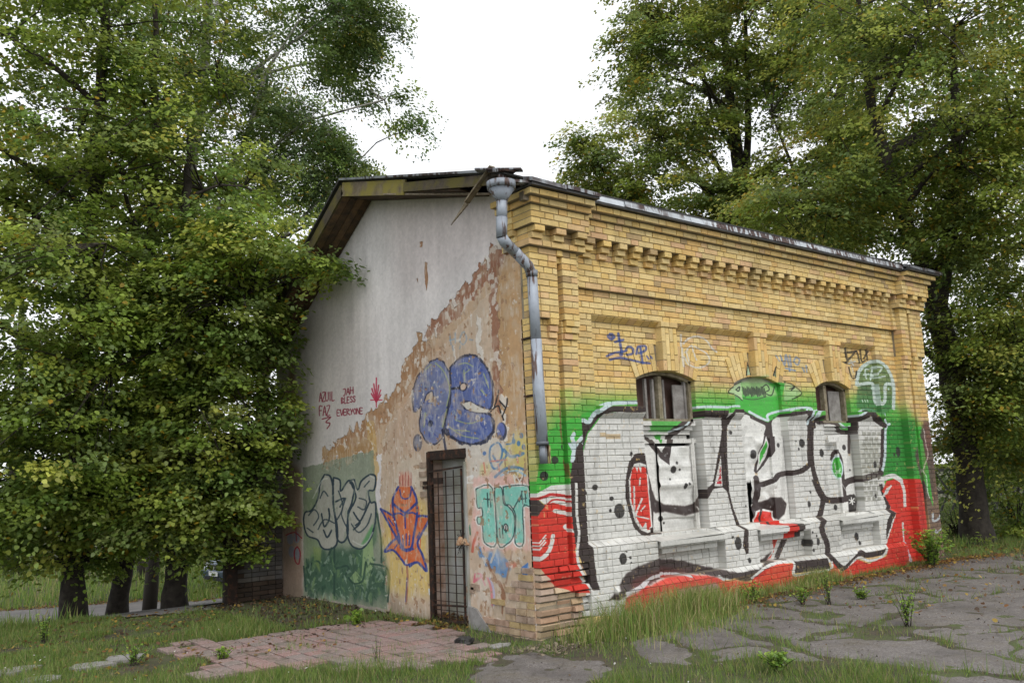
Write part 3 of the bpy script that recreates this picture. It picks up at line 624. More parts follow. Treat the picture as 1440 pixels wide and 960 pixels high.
('s',(150,170,150),0.5,2.9,2,[(3474,492),(3464,477)]),
('s',(36,66,50),0.5,3.6,2,[(5120,120),(5188,23)]),
('s',(110,140,90),0.5,3.0,2,[(3840,122),(3810,56)]),
('s',(60,92,70),0.5,3.0,2,[(3823,408),(3813,327)]),
('s',(150,170,150),0.5,3.7,2,[(4999,596),(5073,495)]),
('s',(36,66,50),0.5,2.1,2,[(3717,670),(3721,666)]),
('s',(110,140,90),0.5,2.3,2,[(3364,400),(3346,319)]),
('s',(60,92,70),0.5,1.9,2,[(4551,649),(4584,586)]),
('s',(150,170,150),0.5,3.4,2,[(3578,632),(3545,583)]),
('s',(36,66,50),0.5,1.9,2,[(3656,172),(3715,150)]),
('s',(110,140,90),0.5,3.2,2,[(3807,270),(3823,178)]),
('s',(60,92,70),0.5,2.2,2,[(3495,96),(3450,84)]),
('s',(150,170,150),0.5,2.3,2,[(4446,329),(4393,232)]),
('s',(36,66,50),0.5,1.8,2,[(3618,549),(3587,527)]),
('s',(110,140,90),0.5,2.0,2,[(3434,214),(3428,179)]),
('s',(60,92,70),0.5,2.1,2,[(5019,530),(5053,470)]),
('s',(150,170,150),0.5,2.0,2,[(5623,447),(5699,349)]),
('s',(36,66,50),0.5,1.7,2,[(3588,627),(3568,599)]),
('s',(110,140,90),0.5,1.6,2,[(4177,654),(4145,588)]),
('s',(60,92,70),0.5,2.2,2,[(4923,128),(4887,48)]),
('s',(150,170,150),0.5,3.2,2,[(3354,377),(3304,328)]),
('s',(36,66,50),0.5,2.8,2,[(5764,265),(5787,233)]),
('s',(110,140,90),0.5,2.0,2,[(4822,22),(4812,-77)]),
('s',(60,92,70),0.5,2.8,2,[(5283,138),(5279,130)]),
('s',(150,170,150),0.5,3.7,2,[(3406,436),(3460,380)]),
('s',(36,66,50),0.5,1.7,2,[(5722,347),(5670,240)]),
('s',(110,140,90),0.5,2.3,2,[(4490,285),(4510,218)]),
('s',(60,92,70),0.5,3.5,2,[(3578,514),(3550,458)]),
('s',(150,170,150),0.5,3.6,2,[(4488,666),(4507,640)]),
('s',(36,66,50),0.5,2.3,2,[(3906,694),(3948,655)]),
('s',(110,140,90),0.5,3.0,2,[(5439,567),(5391,562)]),
('s',(60,92,70),0.5,3.4,2,[(4334,556),(4368,506)]),
('s',(150,170,150),0.5,3.3,2,[(3672,100),(3667,36)]),
('s',(36,66,50),0.5,2.7,2,[(5567,23),(5622,-90)]),
('s',(110,140,90),0.5,2.8,2,[(5544,68),(5522,11)]),
('s',(60,92,70),0.5,2.7,2,[(5485,0),(5512,-41)]),
('s',(150,170,150),0.5,1.9,2,[(4975,407),(4949,376)]),
('s',(36,66,50),0.5,3.4,2,[(3593,621),(3539,619)]),
('s',(110,140,90),0.5,2.2,2,[(4036,181),(4070,158)]),
('s',(60,92,70),0.5,2.7,2,[(3218,154),(3242,111)]),
('s',(150,170,150),0.5,2.5,2,[(3356,441),(3381,351)]),
('s',(36,66,50),0.5,2.3,2,[(4964,409),(4946,310)]),
('s',(110,140,90),0.5,1.9,2,[(3718,343),(3720,312)]),
('s',(60,92,70),0.5,3.7,2,[(3270,635),(3273,544)]),
('s',(150,170,150),0.5,1.7,2,[(5606,347),(5611,301)]),
('s',(36,66,50),0.5,1.8,2,[(3784,83),(3800,70)]),
('s',(110,140,90),0.5,2.4,2,[(4877,331),(4912,230)]),
('s',(60,92,70),0.5,3.2,2,[(4593,553),(4617,518)]),
('s',(150,170,150),0.5,3.5,2,[(4300,404),(4347,372)]),
('s',(36,66,50),0.5,1.7,2,[(5365,21),(5439,-62)]),
('s',(110,140,90),0.5,3.4,2,[(5448,208),(5499,149)]),
('s',(60,92,70),0.5,2.6,2,[(5128,206),(5182,112)]),
('s',(150,170,150),0.5,2.9,2,[(4979,556),(4980,529)]),
('s',(36,66,50),0.5,3.0,2,[(4006,313),(3967,265)]),
('s',(110,140,90),0.5,3.5,2,[(4632,399),(4640,310)]),
('s',(60,92,70),0.5,2.4,2,[(4664,0),(4727,-46)]),
('s',(150,170,150),0.5,2.0,2,[(3887,204),(3850,180)]),
('s',(36,66,50),0.5,1.8,2,[(3231,553),(3240,542)]),
('s',(110,140,90),0.5,3.6,2,[(5499,457),(5497,366)]),
('s',(60,92,70),0.5,2.5,2,[(5603,203),(5656,109)]),
('s',(150,170,150),0.5,2.6,2,[(5061,534),(5115,495)]),
('s',(36,66,50),0.5,2.2,2,[(4682,188),(4634,108)]),
('s',(110,140,90),0.5,3.5,2,[(4758,-17),(4824,-54)]),
('s',(60,92,70),0.5,3.6,2,[(5202,423),(5237,386)]),
('s',(150,170,150),0.5,1.7,2,[(4537,53),(4473,5)]),
('s',(36,66,50),0.5,2.4,2,[(3294,301),(3331,231)]),
('s',(110,140,90),0.5,1.8,2,[(3643,366),(3626,358)]),
('s',(60,92,70),0.5,3.6,2,[(3994,618),(3999,530)]),
('s',(150,170,150),0.5,2.0,2,[(4899,474),(4909,471)]),
('s',(36,66,50),0.5,2.5,2,[(5401,308),(5385,289)]),
('s',(110,140,90),0.5,1.6,2,[(4139,397),(4129,307)]),
('s',(60,92,70),0.5,3.2,2,[(5669,5),(5613,-52)]),
('s',(150,170,150),0.5,2.6,2,[(3980,648),(3936,632)]),
('s',(36,66,50),0.5,3.0,2,[(3779,554),(3734,483)]),
('s',(110,140,90),0.5,1.6,2,[(4271,147),(4244,95)]),
('s',(60,92,70),0.5,2.1,2,[(4109,71),(4094,37)]),
('s',(150,170,150),0.5,2.2,2,[(4091,581),(4123,499)]),
('s',(36,66,50),0.5,1.7,2,[(4660,547),(4704,503)]),
('s',(110,140,90),0.5,2.9,2,[(3995,438),(4048,354)]),
('s',(60,92,70),0.5,2.1,2,[(5705,49),(5658,18)]),
('s',(150,170,150),0.5,2.1,2,[(4235,648),(4188,607)]),
('s',(36,66,50),0.5,2.3,2,[(5111,154),(5173,73)]),
('s',(110,140,90),0.5,2.9,2,[(4059,599),(4043,517)]),
('s',(60,92,70),0.5,3.3,2,[(3565,255),(3545,188)]),
('s',(150,170,150),0.5,2.6,2,[(5453,-25),(5430,-108)]),
('s',(36,66,50),0.5,3.2,2,[(5546,-49),(5549,-67)]),
('s',(110,140,90),0.5,1.6,2,[(4849,579),(4799,498)]),
('s',(60,92,70),0.5,3.1,2,[(3740,595),(3764,592)]),
('s',(150,170,150),0.5,3.1,2,[(3896,125),(3934,35)]),
('s',(36,66,50),0.5,2.3,2,[(5384,-62),(5431,-68)]),
('s',(110,140,90),0.5,2.7,2,[(3389,316),(3443,308)]),
('s',(60,92,70),0.5,2.7,2,[(4027,33),(4008,-25)]),
('s',(150,170,150),0.5,2.3,2,[(4132,278),(4136,251)]),
('s',(36,66,50),0.5,3.6,2,[(4785,81),(4830,37)]),
('s',(110,140,90),0.5,3.6,2,[(5459,203),(5525,94)]),
('s',(60,92,70),0.5,2.4,2,[(3831,622),(3818,622)]),
('s',(150,170,150),0.5,2.8,2,[(5658,331),(5596,321)]),
('s',(36,66,50),0.5,2.0,2,[(4503,404),(4490,306)]),
('s',(110,140,90),0.5,2.3,2,[(5777,437),(5791,350)]),
('s',(60,92,70),0.5,2.2,2,[(4579,288),(4565,225)]),
('s',(150,170,150),0.5,2.7,2,[(4424,278),(4412,270)]),
('s',(36,66,50),0.5,3.1,2,[(3635,413),(3667,393)]),
('s',(110,140,90),0.5,2.7,2,[(5746,81),(5751,76)]),
('s',(60,92,70),0.5,2.8,2,[(3745,399),(3738,327)]),
('s',(150,170,150),0.5,1.9,2,[(4149,190),(4106,124)]),
('s',(36,66,50),0.5,3.1,2,[(3650,75),(3626,-13)]),
('s',(110,140,90),0.5,3.3,2,[(4511,139),(4455,128)]),
('s',(60,92,70),0.5,3.5,2,[(3579,403),(3555,328)]),
('s',(150,170,150),0.5,2.2,2,[(5718,215),(5644,128)]),
('s',(36,66,50),0.5,3.3,2,[(4859,560),(4910,456)]),
('s',(110,140,90),0.5,1.6,2,[(4266,40),(4208,39)]),
('s',(60,92,70),0.5,3.0,2,[(5438,363),(5420,349)]),
('s',(150,170,150),0.5,2.6,2,[(3759,354),(3729,266)]),
('s',(36,66,50),0.5,2.1,2,[(5774,520),(5712,417)]),
('s',(110,140,90),0.5,3.4,2,[(3654,112),(3669,14)]),
('s',(60,92,70),0.5,2.2,2,[(4223,319),(4181,247)]),
('s',(150,170,150),0.5,2.4,2,[(3776,151),(3797,86)]),
('s',(150,156,140),0.4,2.4,2,[(4991,1148),(5017,1039)]),
('s',(110,124,104),0.4,2.9,2,[(4757,1401),(4778,1329)]),
('s',(170,168,150),0.4,2.8,2,[(5548,1359),(5577,1324)]),
('s',(150,156,140),0.4,1.9,2,[(3683,1534),(3648,1480)]),
('s',(110,124,104),0.4,3.5,2,[(4417,951),(4431,888)]),
('s',(170,168,150),0.4,3.7,2,[(4988,1642),(5003,1553)]),
('s',(150,156,140),0.4,2.9,2,[(4750,1016),(4792,932)]),
('s',(110,124,104),0.4,3.7,2,[(4271,1238),(4236,1130)]),
('s',(170,168,150),0.4,2.1,2,[(4174,1107),(4151,1012)]),
('s',(150,156,140),0.4,2.7,2,[(4200,1745),(4200,1709)]),
('s',(110,124,104),0.4,1.9,2,[(5687,1647),(5716,1606)]),
('s',(170,168,150),0.4,2.9,2,[(4994,1257),(5013,1127)]),
('s',(150,156,140),0.4,2.7,2,[(5746,1752),(5742,1658)]),
('s',(110,124,104),0.4,3.7,2,[(4506,1407),(4525,1383)]),
('s',(170,168,150),0.4,3.7,2,[(4166,1789),(4155,1751)]),
('s',(150,156,140),0.4,2.7,2,[(4340,1483),(4334,1429)]),
('s',(110,124,104),0.4,3.7,2,[(5337,1696),(5376,1619)]),
('s',(170,168,150),0.4,1.5,2,[(5420,1653),(5455,1538)]),
('s',(150,156,140),0.4,3.6,2,[(5335,1620),(5384,1565)]),
('s',(110,124,104),0.4,1.7,2,[(4350,1333),(4319,1236)]),
('s',(170,168,150),0.4,2.4,2,[(4874,1578),(4875,1544)]),
('s',(150,156,140),0.4,2.9,2,[(5207,1153),(5189,1089)]),
('s',(110,124,104),0.4,2.2,2,[(4049,1722),(4049,1611)]),
('s',(170,168,150),0.4,3.0,2,[(4761,1506),(4768,1502)]),
('s',(150,156,140),0.4,2.3,2,[(5068,1809),(5051,1735)]),
('s',(110,124,104),0.4,1.7,2,[(4098,1076),(4138,959)]),
('s',(170,168,150),0.4,3.1,2,[(5288,1548),(5312,1430)]),
('s',(150,156,140),0.4,3.0,2,[(4709,1293),(4722,1218)]),
('s',(110,124,104),0.4,3.4,2,[(3940,1571),(3960,1560)]),
('s',(170,168,150),0.4,2.0,2,[(4892,1626),(4895,1533)]),
('s',(150,156,140),0.4,3.4,2,[(4553,1496),(4600,1410)]),
('s',(110,124,104),0.4,1.6,2,[(4575,1190),(4591,1186)]),
('s',(170,168,150),0.4,3.4,2,[(4167,1584),(4126,1541)]),
('s',(150,156,140),0.4,3.4,2,[(5500,1684),(5535,1666)]),
('s',(110,124,104),0.4,2.3,2,[(5169,1683),(5207,1615)]),
('s',(170,168,150),0.4,2.6,2,[(4440,1415),(4464,1368)]),
('s',(150,156,140),0.4,2.9,2,[(4836,1499),(4855,1433)]),
('s',(110,124,104),0.4,2.7,2,[(3825,1361),(3794,1352)]),
('s',(170,168,150),0.4,2.2,2,[(4568,1420),(4539,1319)]),
('s',(150,156,140),0.4,3.6,2,[(3567,1162),(3556,1089)]),
('s',(110,124,104),0.4,2.3,2,[(5168,1634),(5154,1518)]),
('s',(170,168,150),0.4,2.4,2,[(4946,1352),(4963,1315)]),
('s',(150,156,140),0.4,2.4,2,[(4401,1680),(4433,1615)]),
('s',(110,124,104),0.4,2.6,2,[(4693,1293),(4686,1292)]),
('s',(170,168,150),0.4,3.3,2,[(5594,941),(5610,874)]),
('s',(150,156,140),0.4,2.2,2,[(5562,1799),(5578,1776)]),
('s',(110,124,104),0.4,2.1,2,[(4844,1194),(4841,1128)]),
('s',(170,168,150),0.4,3.4,2,[(4045,1705),(4007,1635)]),
('s',(150,156,140),0.4,3.4,2,[(4606,1539),(4593,1505)]),
('s',(110,124,104),0.4,2.7,2,[(3568,1573),(3589,1572)]),
('s',(170,168,150),0.4,2.0,2,[(5333,1593),(5327,1571)]),
('s',(150,156,140),0.4,2.5,2,[(4831,1096),(4843,985)]),
('s',(110,124,104),0.4,2.7,2,[(5433,1428),(5389,1311)]),
('s',(170,168,150),0.4,3.6,2,[(3588,1150),(3560,1134)]),
('s',(150,156,140),0.4,3.6,2,[(3537,1224),(3520,1138)]),
('s',(110,124,104),0.4,2.1,2,[(3722,1541),(3720,1467)]),
('s',(170,168,150),0.4,1.6,2,[(5716,1322),(5672,1194)]),
('s',(150,156,140),0.4,3.6,2,[(5775,1371),(5761,1336)]),
('s',(110,124,104),0.4,1.9,2,[(4376,1265),(4367,1169)]),
('s',(170,168,150),0.4,2.8,2,[(5025,1825),(5002,1763)]),
('s',(36,52,62),0.85,1.7,0,[(5665,1201),(5455,1292),(5303,1181),(5484,1046)]),
('s',(36,52,62),0.85,1.7,0,[(5247,1469),(5120,1578),(4973,1499)]),
('s',(36,52,62),0.85,1.7,0,[(5332,983),(5103,1139),(4764,1090)]),
('s',(36,52,62),0.85,1.7,0,[(4611,1571),(4477,1336),(4668,1144)]),
('s',(36,52,62),0.85,1.7,0,[(4382,1462),(4526,1230),(4370,1043)]),
('s',(36,52,62),0.85,1.7,0,[(3958,1459),(3745,1416),(3813,1295),(4005,1336)]),
('s',(36,52,62),0.85,1.7,0,[(4211,1087),(3995,968),(3735,1074),(3605,1235)]),
('s',(36,52,62),0.85,1.7,0,[(3802,1620),(3651,1699)]),
('s',(36,52,62),0.85,1.7,0,[(5720,998),(5512,935)]),
('s',(206,208,200),0.6,1.5,0,[(5504,1471),(5192,1734),(4992,1773)]),
('s',(206,208,200),0.6,1.5,0,[(4174,841),(3829,791),(3572,977)]),
('s',(206,208,200),0.6,1.5,0,[(3628,1779),(3504,1735)]),
('e',(110,120,140),0.7,4.5,8,[(6381,811)]),
('e',(110,120,140),0.7,4.5,8,[(6128,841)]),
('e',(110,120,140),0.7,4.5,8,[(6325,605)]),
('e',(110,120,140),0.7,4.5,8,[(6103,579)]),
('s',(140,40,50),1.0,1.5,0,[(6102,693),(5993,606),(6049,422),(6187,461),(6213,620),(6102,693)]),
('s',(140,40,50),1.0,1.3,0,[(6553,865),(6211,919),(5937,835)]),
('s',(130,40,50),0.7,1.7,0,[(6182,1128),(6129,784)]),
('p',(206,176,90),0.75,5,5,[(3333,866),(3074,1452),(2840,1545),(2125,1444),(2101,902),(2086,193),(3124,206)]),
('p',(200,196,180),0.5,4,3,[(2820,2027),(2102,1902),(2023,1443),(2207,1536),(2916,1547)]),
('p',(206,110,90),0.5,2,0,[(2830,1795),(2532,1805),(2508,1541),(2803,1545)]),
('p',(200,90,48),0.95,0,1,[(3077,1374),(2978,1451),(2387,1446),(2291,1243),(2300,697),(2515,596),(2766,658),(3023,799),(3088,1113)]),
('p',(196,92,48),0.97,0,1,[(3337,1306),(3083,1238),(2932,1163),(2865,955),(3059,855),(3240,724),(3006,752),(2768,621),(2660,570),(2390,620),(2171,523),(2264,716),(2379,866),(2195,1062),(2086,1199),(2380,1206),(2457,1076),(2596,795),(2778,807)]),
('s',(44,56,128),1.0,2.9,0,[(3337,1306),(3083,1238),(2932,1163),(2865,955),(3059,855),(3240,724),(3006,752),(2768,621),(2660,570),(2390,620),(2171,523),(2264,716),(2379,866),(2195,1062),(2086,1199),(2380,1206),(2457,1076),(2596,795),(2778,807),(3337,1306)]),
('p',(200,100,56),1,0,0,[(2838,1603),(2505,1597),(2387,1446),(2380,1206),(2462,983),(2542,797),(2761,789),(2864,974),(2969,1201),(2998,1432)]),
('s',(44,56,128),1.0,2.9,0,[(2838,1603),(2998,1432),(2969,1201),(2864,974),(2761,789),(2542,797),(2462,983),(2380,1206),(2387,1446),(2505,1597)]),
('s',(44,56,128),1.0,3.1,0,[(2981,1374),(2832,1307),(2703,1260)]),
('s',(44,56,128),1.0,3.1,0,[(2372,1390),(2537,1307),(2648,1260)]),
('s',(44,56,128),1.0,2.2,0,[(2948,1239),(2815,1250),(2723,1222)]),
('s',(44,56,128),1.0,2.2,0,[(2649,1241),(2503,1260),(2414,1242)]),
('s',(44,56,128),1.0,1.8,0,[(2686,1241),(2675,1053)]),
('s',(44,56,128),1.0,1.5,0,[(2753,958),(2741,808)]),
('s',(44,56,128),1.0,1.5,0,[(2660,979),(2667,829)]),
('s',(44,56,128),1.0,1.5,0,[(2570,962),(2594,832)]),
('s',(44,56,128),1.0,1.8,0,[(2802,1564),(2769,1468),(2658,1439),(2547,1466),(2507,1559)]),
('s',(44,56,128),1.0,2.9,0,[(2816,796),(2670,755),(2506,789)]),
('s',(44,56,128),1.0,2.6,0,[(2589,555),(2426,618),(2305,579),(2205,522)]),
('s',(44,56,128),1.0,1.7,0,[(3124,1180),(2993,1086)]),
('s',(44,56,128),1.0,1.7,0,[(2967,782),(2831,880)]),
('s',(44,56,128),1.0,1.7,0,[(2320,1005),(2393,930)]),
('s',(150,60,50),0.7,1.2,0,[(2792,1794),(2799,1621)]),
('s',(150,60,50),0.7,1.2,0,[(2719,1754),(2725,1620)]),
('s',(150,60,50),0.7,1.2,0,[(2643,1790),(2651,1619)]),
('s',(150,60,50),0.7,1.2,0,[(2571,1749),(2577,1617)]),
('s',(150,60,50),0.7,1.2,0,[(2497,1785),(2504,1616)]),
('s',(150,96,74),0.9,2.8,0,[(2661,552),(2651,377),(2699,99)]),
('s',(44,56,128),0.5,1.7,0,[(2668,404),(2717,98)]),
('p',(92,108,160),0.85,0,1,[(1968,3217),(1797,3222),(1618,3134),(1525,3030),(1485,2880),(1563,2643),(1658,2379),(1717,2211),(1920,2132),(2140,2200),(2253,2395),(2207,2628),(2388,2577),(2413,2819),(2276,3045)]),
('p',(72,92,158),0.9,0,1,[(1490,3090),(1262,3178),(1061,3178),(856,3106),(691,2946),(606,2722),(664,2474),(863,2517),(1125,2611),(1280,2599),(1102,2495),(780,2441),(642,2371),(638,2219),(845,2106),(1111,2087),(1414,2157),(1680,2290),(1585,2527),(1509,2737)]),
('p',(188,166,144),1,0,0,[(2076,2785),(1919,2816),(1909,2676),(2133,2687)]),
('s',(40,44,70),1.0,1.3,0,[(2133,2687),(2058,2793),(1919,2816),(1909,2676)]),
('s',(120,132,186),0.6,1.8,0,[(1353,2860),(1369,2801)]),
('s',(48,64,140),0.6,1.8,0,[(1412,2577),(1487,2572)]),
('s',(150,160,170),0.6,1.8,0,[(1291,2463),(1325,2414)]),
('s',(120,132,186),0.6,1.8,0,[(2000,2984),(1949,2955)]),
('s',(48,64,140),0.6,1.8,0,[(2117,2887),(2055,2872)]),
('s',(60,78,150),0.6,1.8,0,[(2002,2442),(1992,2424)]),
('s',(120,132,186),0.6,1.8,0,[(1844,3165),(1831,3154)]),
('s',(48,64,140),0.6,1.8,0,[(1260,2641),(1230,2624)]),
('s',(150,160,170),0.6,1.8,0,[(2077,2547),(2101,2503)]),
('s',(60,78,150),0.6,1.8,0,[(1240,2955),(1253,2901)]),
('s',(120,132,186),0.6,1.8,0,[(1642,2528),(1570,2516)]),
('s',(48,64,140),0.6,1.8,0,[(874,3002),(818,2965)]),
('s',(150,160,170),0.6,1.8,0,[(2027,2327),(1956,2286)]),
('s',(60,78,150),0.6,1.8,0,[(1943,2490),(1959,2449)]),
('s',(120,132,186),0.6,1.8,0,[(1626,2819),(1557,2810)]),
('s',(48,64,140),0.6,1.8,0,[(2063,3009),(2110,3003)]),
('s',(150,160,170),0.6,1.8,0,[(2009,2496),(2052,2466)]),
('s',(60,78,150),0.6,1.8,0,[(1118,2826),(1162,2792)]),
('s',(120,132,186),0.6,1.8,0,[(2099,2459),(2088,2424)]),
('s',(150,160,170),0.6,1.8,0,[(2069,3096),(2142,3096)]),
('s',(120,132,186),0.6,1.8,0,[(864,2820),(918,2823)]),
('s',(48,64,140),0.6,1.8,0,[(1310,2865),(1294,2857)]),
('s',(150,160,170),0.6,1.8,0,[(2015,2899),(2007,2889)]),
('s',(120,132,186),0.6,1.8,0,[(997,2721),(951,2662)]),
('s',(150,160,170),0.6,1.8,0,[(955,2653),(940,2590)]),
('s',(60,78,150),0.6,1.8,0,[(1174,2792),(1224,2736)]),
('s',(120,132,186),0.6,1.8,0,[(1987,3065),(2037,3060)]),
('s',(150,160,170),0.6,1.8,0,[(1062,2416),(1093,2353)]),
('s',(120,132,186),0.6,1.8,0,[(1030,2988),(1107,2976)]),
('s',(60,78,150),0.6,1.8,0,[(1059,2767),(1065,2738)]),
('s',(150,160,170),0.6,1.8,0,[(1444,2532),(1476,2516)]),
('s',(60,78,150),0.6,1.8,0,[(1655,2537),(1735,2493)]),
('s',(120,132,186),0.6,1.8,0,[(1296,2990),(1349,2992)]),
('s',(150,160,170),0.6,1.8,0,[(802,2818),(751,2761)]),
('s',(60,78,150),0.6,1.8,0,[(1001,2919),(1033,2866)]),
('s',(120,132,186),0.6,1.8,0,[(773,2357),(841,2340)]),
('s',(48,64,140),0.6,1.8,0,[(2016,2674),(2017,2670)]),
('s',(150,160,170),0.6,1.8,0,[(1429,2520),(1404,2447)]),
('s',(60,78,150),0.6,1.8,0,[(1221,2221),(1273,2181)]),
('s',(120,132,186),0.6,1.8,0,[(1738,2618),(1778,2608)]),
('s',(150,160,170),0.6,1.8,0,[(2086,3070),(2074,3027)]),
('s',(60,78,150),0.6,1.8,0,[(974,2896),(1028,2869)]),
('s',(120,132,186),0.6,1.8,0,[(916,2768),(935,2749)]),
('s',(48,64,140),0.6,1.8,0,[(762,2725),(779,2720)]),
('s',(150,160,170),0.6,1.8,0,[(1737,2420),(1677,2365)]),
('s',(120,132,186),0.6,1.8,0,[(1654,2864),(1693,2808)]),
('s',(150,160,170),0.6,1.8,0,[(1779,2352),(1735,2346)]),
('s',(60,78,150),0.6,1.8,0,[(812,2907),(835,2891)]),
('s',(120,132,186),0.6,1.8,0,[(1282,2614),(1323,2594)]),
('s',(48,64,140),0.6,1.8,0,[(1194,2232),(1169,2225)]),
('s',(150,160,170),0.6,1.8,0,[(2166,3004),(2208,2970)]),
('s',(60,78,150),0.6,1.8,0,[(1211,2256),(1200,2198)]),
('s',(120,132,186),0.6,1.8,0,[(1992,3090),(2026,3043)]),
('s',(48,64,140),0.6,1.8,0,[(2119,2498),(2118,2454)]),
('s',(60,78,150),0.6,1.8,0,[(959,2828),(953,2783)]),
('s',(120,132,186),0.6,1.8,0,[(1648,2959),(1678,2904)]),
('s',(60,78,150),0.6,1.8,0,[(744,2780),(695,2721)]),
('s',(150,160,170),0.6,1.8,0,[(837,3008),(896,2961)]),
('s',(60,78,150),0.6,1.8,0,[(963,2231),(909,2196)]),
('s',(120,132,186),0.6,1.8,0,[(2152,2712),(2071,2689)]),
('s',(48,64,140),0.6,1.8,0,[(2045,2692),(2066,2644)]),
('s',(150,160,170),0.6,1.8,0,[(1377,2471),(1377,2410)]),
('s',(60,78,150),0.6,1.8,0,[(1355,2883),(1413,2873)]),
('s',(120,132,186),0.6,1.8,0,[(1031,2739),(1046,2676)]),
('s',(60,78,150),0.6,1.8,0,[(824,2973),(848,2935)]),
('s',(48,64,140),0.6,1.8,0,[(892,2328),(826,2270)]),
('s',(120,132,186),0.6,1.8,0,[(744,2841),(733,2810)]),
('s',(48,64,140),0.6,1.8,0,[(2086,2455),(2069,2394)]),
('s',(150,160,170),0.6,1.8,0,[(1872,2932),(1796,2850)]),
('s',(60,78,150),0.6,1.8,0,[(887,2893),(897,2851)]),
('s',(120,132,186),0.6,1.8,0,[(778,2698),(759,2628)]),
('s',(60,78,150),0.6,1.8,0,[(1422,2780),(1432,2755)]),
('s',(120,132,186),0.6,1.8,0,[(2094,2394),(2172,2328)]),
('s',(48,64,140),0.6,1.8,0,[(902,2752),(858,2704)]),
('s',(150,160,170),0.6,1.8,0,[(2087,2916),(2040,2873)]),
('s',(60,78,150),0.6,1.8,0,[(1014,2424),(945,2417)]),
('s',(120,132,186),0.6,1.8,0,[(1891,2274),(1967,2279)]),
('s',(48,64,140),0.6,1.8,0,[(1916,2269),(1844,2220)]),
('s',(150,160,170),0.6,1.8,0,[(2180,2871),(2110,2833)]),
('s',(60,78,150),0.6,1.8,0,[(2003,2714),(2059,2703)]),
('s',(48,64,140),0.6,1.8,0,[(2106,2410),(2147,2368)]),
('s',(150,160,170),0.6,1.8,0,[(1682,3028),(1660,2966)]),
('s',(120,132,186),0.6,1.8,0,[(1652,2797),(1630,2778)]),
('s',(150,160,170),0.6,1.8,0,[(1403,2464),(1353,2413)]),
('s',(60,78,150),0.6,1.8,0,[(969,2330),(916,2277)]),
('s',(120,132,186),0.6,1.8,0,[(1460,2714),(1538,2696)]),
('s',(48,64,140),0.6,1.8,0,[(1773,2646),(1819,2622)]),
('s',(150,160,170),0.6,1.8,0,[(827,2738),(804,2686)]),
('s',(60,78,150),0.6,1.8,0,[(2054,2625),(2031,2589)]),
('s',(48,64,140),0.6,1.8,0,[(2114,2467),(2084,2446)]),
('s',(150,160,170),0.6,1.8,0,[(1251,2260),(1290,2241)]),
('s',(120,132,186),0.6,1.8,0,[(1705,2830),(1766,2788)]),
('s',(48,64,140),0.6,1.8,0,[(2032,2303),(2021,2236)]),
('s',(150,160,170),0.6,1.8,0,[(2146,2962),(2113,2886)]),
('s',(60,78,150),0.6,1.8,0,[(1722,3052),(1750,2998)]),
('s',(120,132,186),0.6,1.8,0,[(1765,2751),(1719,2728)]),
('s',(48,64,140),0.6,1.8,0,[(1259,2556),(1311,2560)]),
('s',(150,160,170),0.6,1.8,0,[(1123,3052),(1103,3008)]),
('s',(60,78,150),0.6,1.8,0,[(1927,2408),(1910,2381)]),
('s',(120,132,186),0.6,1.8,0,[(1752,3087),(1795,3063)]),
('s',(48,64,140),0.6,1.8,0,[(796,2956),(855,2957)]),
('s',(150,160,170),0.6,1.8,0,[(1889,2925),(1915,2882)]),
('s',(60,78,150),0.6,1.8,0,[(1197,3014),(1234,3013)]),
('s',(48,64,140),0.6,1.8,0,[(1831,2501),(1829,2463)]),
('s',(150,160,170),0.6,1.8,0,[(1423,2510),(1478,2480)]),
('s',(120,132,186),0.6,1.8,0,[(2196,2632),(2249,2630)]),
('s',(48,64,140),0.6,1.8,0,[(804,2301),(788,2249)]),
('s',(150,160,170),0.6,1.8,0,[(2132,2552),(2150,2500)]),
('s',(60,78,150),0.6,1.8,0,[(1117,3006),(1156,2949)]),
('s',(120,132,186),0.6,1.8,0,[(2089,3005),(2134,2951)]),
('s',(60,78,150),0.6,1.8,0,[(1333,2387),(1325,2349)]),
('s',(120,132,186),0.6,1.8,0,[(999,2795),(988,2791)]),
('s',(48,64,140),0.6,1.8,0,[(1410,2456),(1470,2460)]),
('s',(60,78,150),0.6,1.8,0,[(1971,2583),(1949,2512)]),
('s',(120,132,186),0.6,1.8,0,[(2023,2504),(1942,2484)]),
('s',(48,64,140),0.6,1.8,0,[(1808,3060),(1814,2999)]),
('s',(150,160,170),0.6,1.8,0,[(1151,2324),(1223,2266)]),
('s',(60,78,150),0.6,1.8,0,[(1209,2786),(1275,2747)]),
('s',(120,132,186),0.6,1.8,0,[(1865,2306),(1793,2279)]),
('s',(150,160,170),0.6,1.8,0,[(1792,2581),(1849,2579)]),
('s',(150,160,170),0.6,1.8,0,[(1954,2283),(1953,2229)]),
('s',(60,78,150),0.6,1.8,0,[(1299,2643),(1251,2586)]),
('s',(120,132,186),0.6,1.8,0,[(2026,2970),(2029,2947)]),
('s',(150,160,170),0.6,1.8,0,[(1640,2777),(1703,2762)]),
('s',(60,78,150),0.6,1.8,0,[(1272,2803),(1251,2789)]),
('s',(120,132,186),0.6,1.8,0,[(885,2975),(959,2923)]),
('s',(48,64,140),0.6,1.8,0,[(1814,3138),(1797,3094)]),
('s',(150,160,170),0.6,1.8,0,[(2006,2979),(2021,2958)]),
('s',(60,78,150),0.6,1.8,0,[(2031,2489),(1970,2427)]),
('s',(120,132,186),0.6,1.8,0,[(1362,2431),(1314,2426)]),
('s',(34,38,60),0.85,2.0,1,[(1968,3217),(1797,3222),(1618,3134),(1525,3030),(1485,2880),(1563,2643),(1658,2379),(1717,2211),(1920,2132),(2140,2200),(2253,2395),(2207,2628),(2388,2577),(2413,2819),(2276,3045),(1968,3217)]),
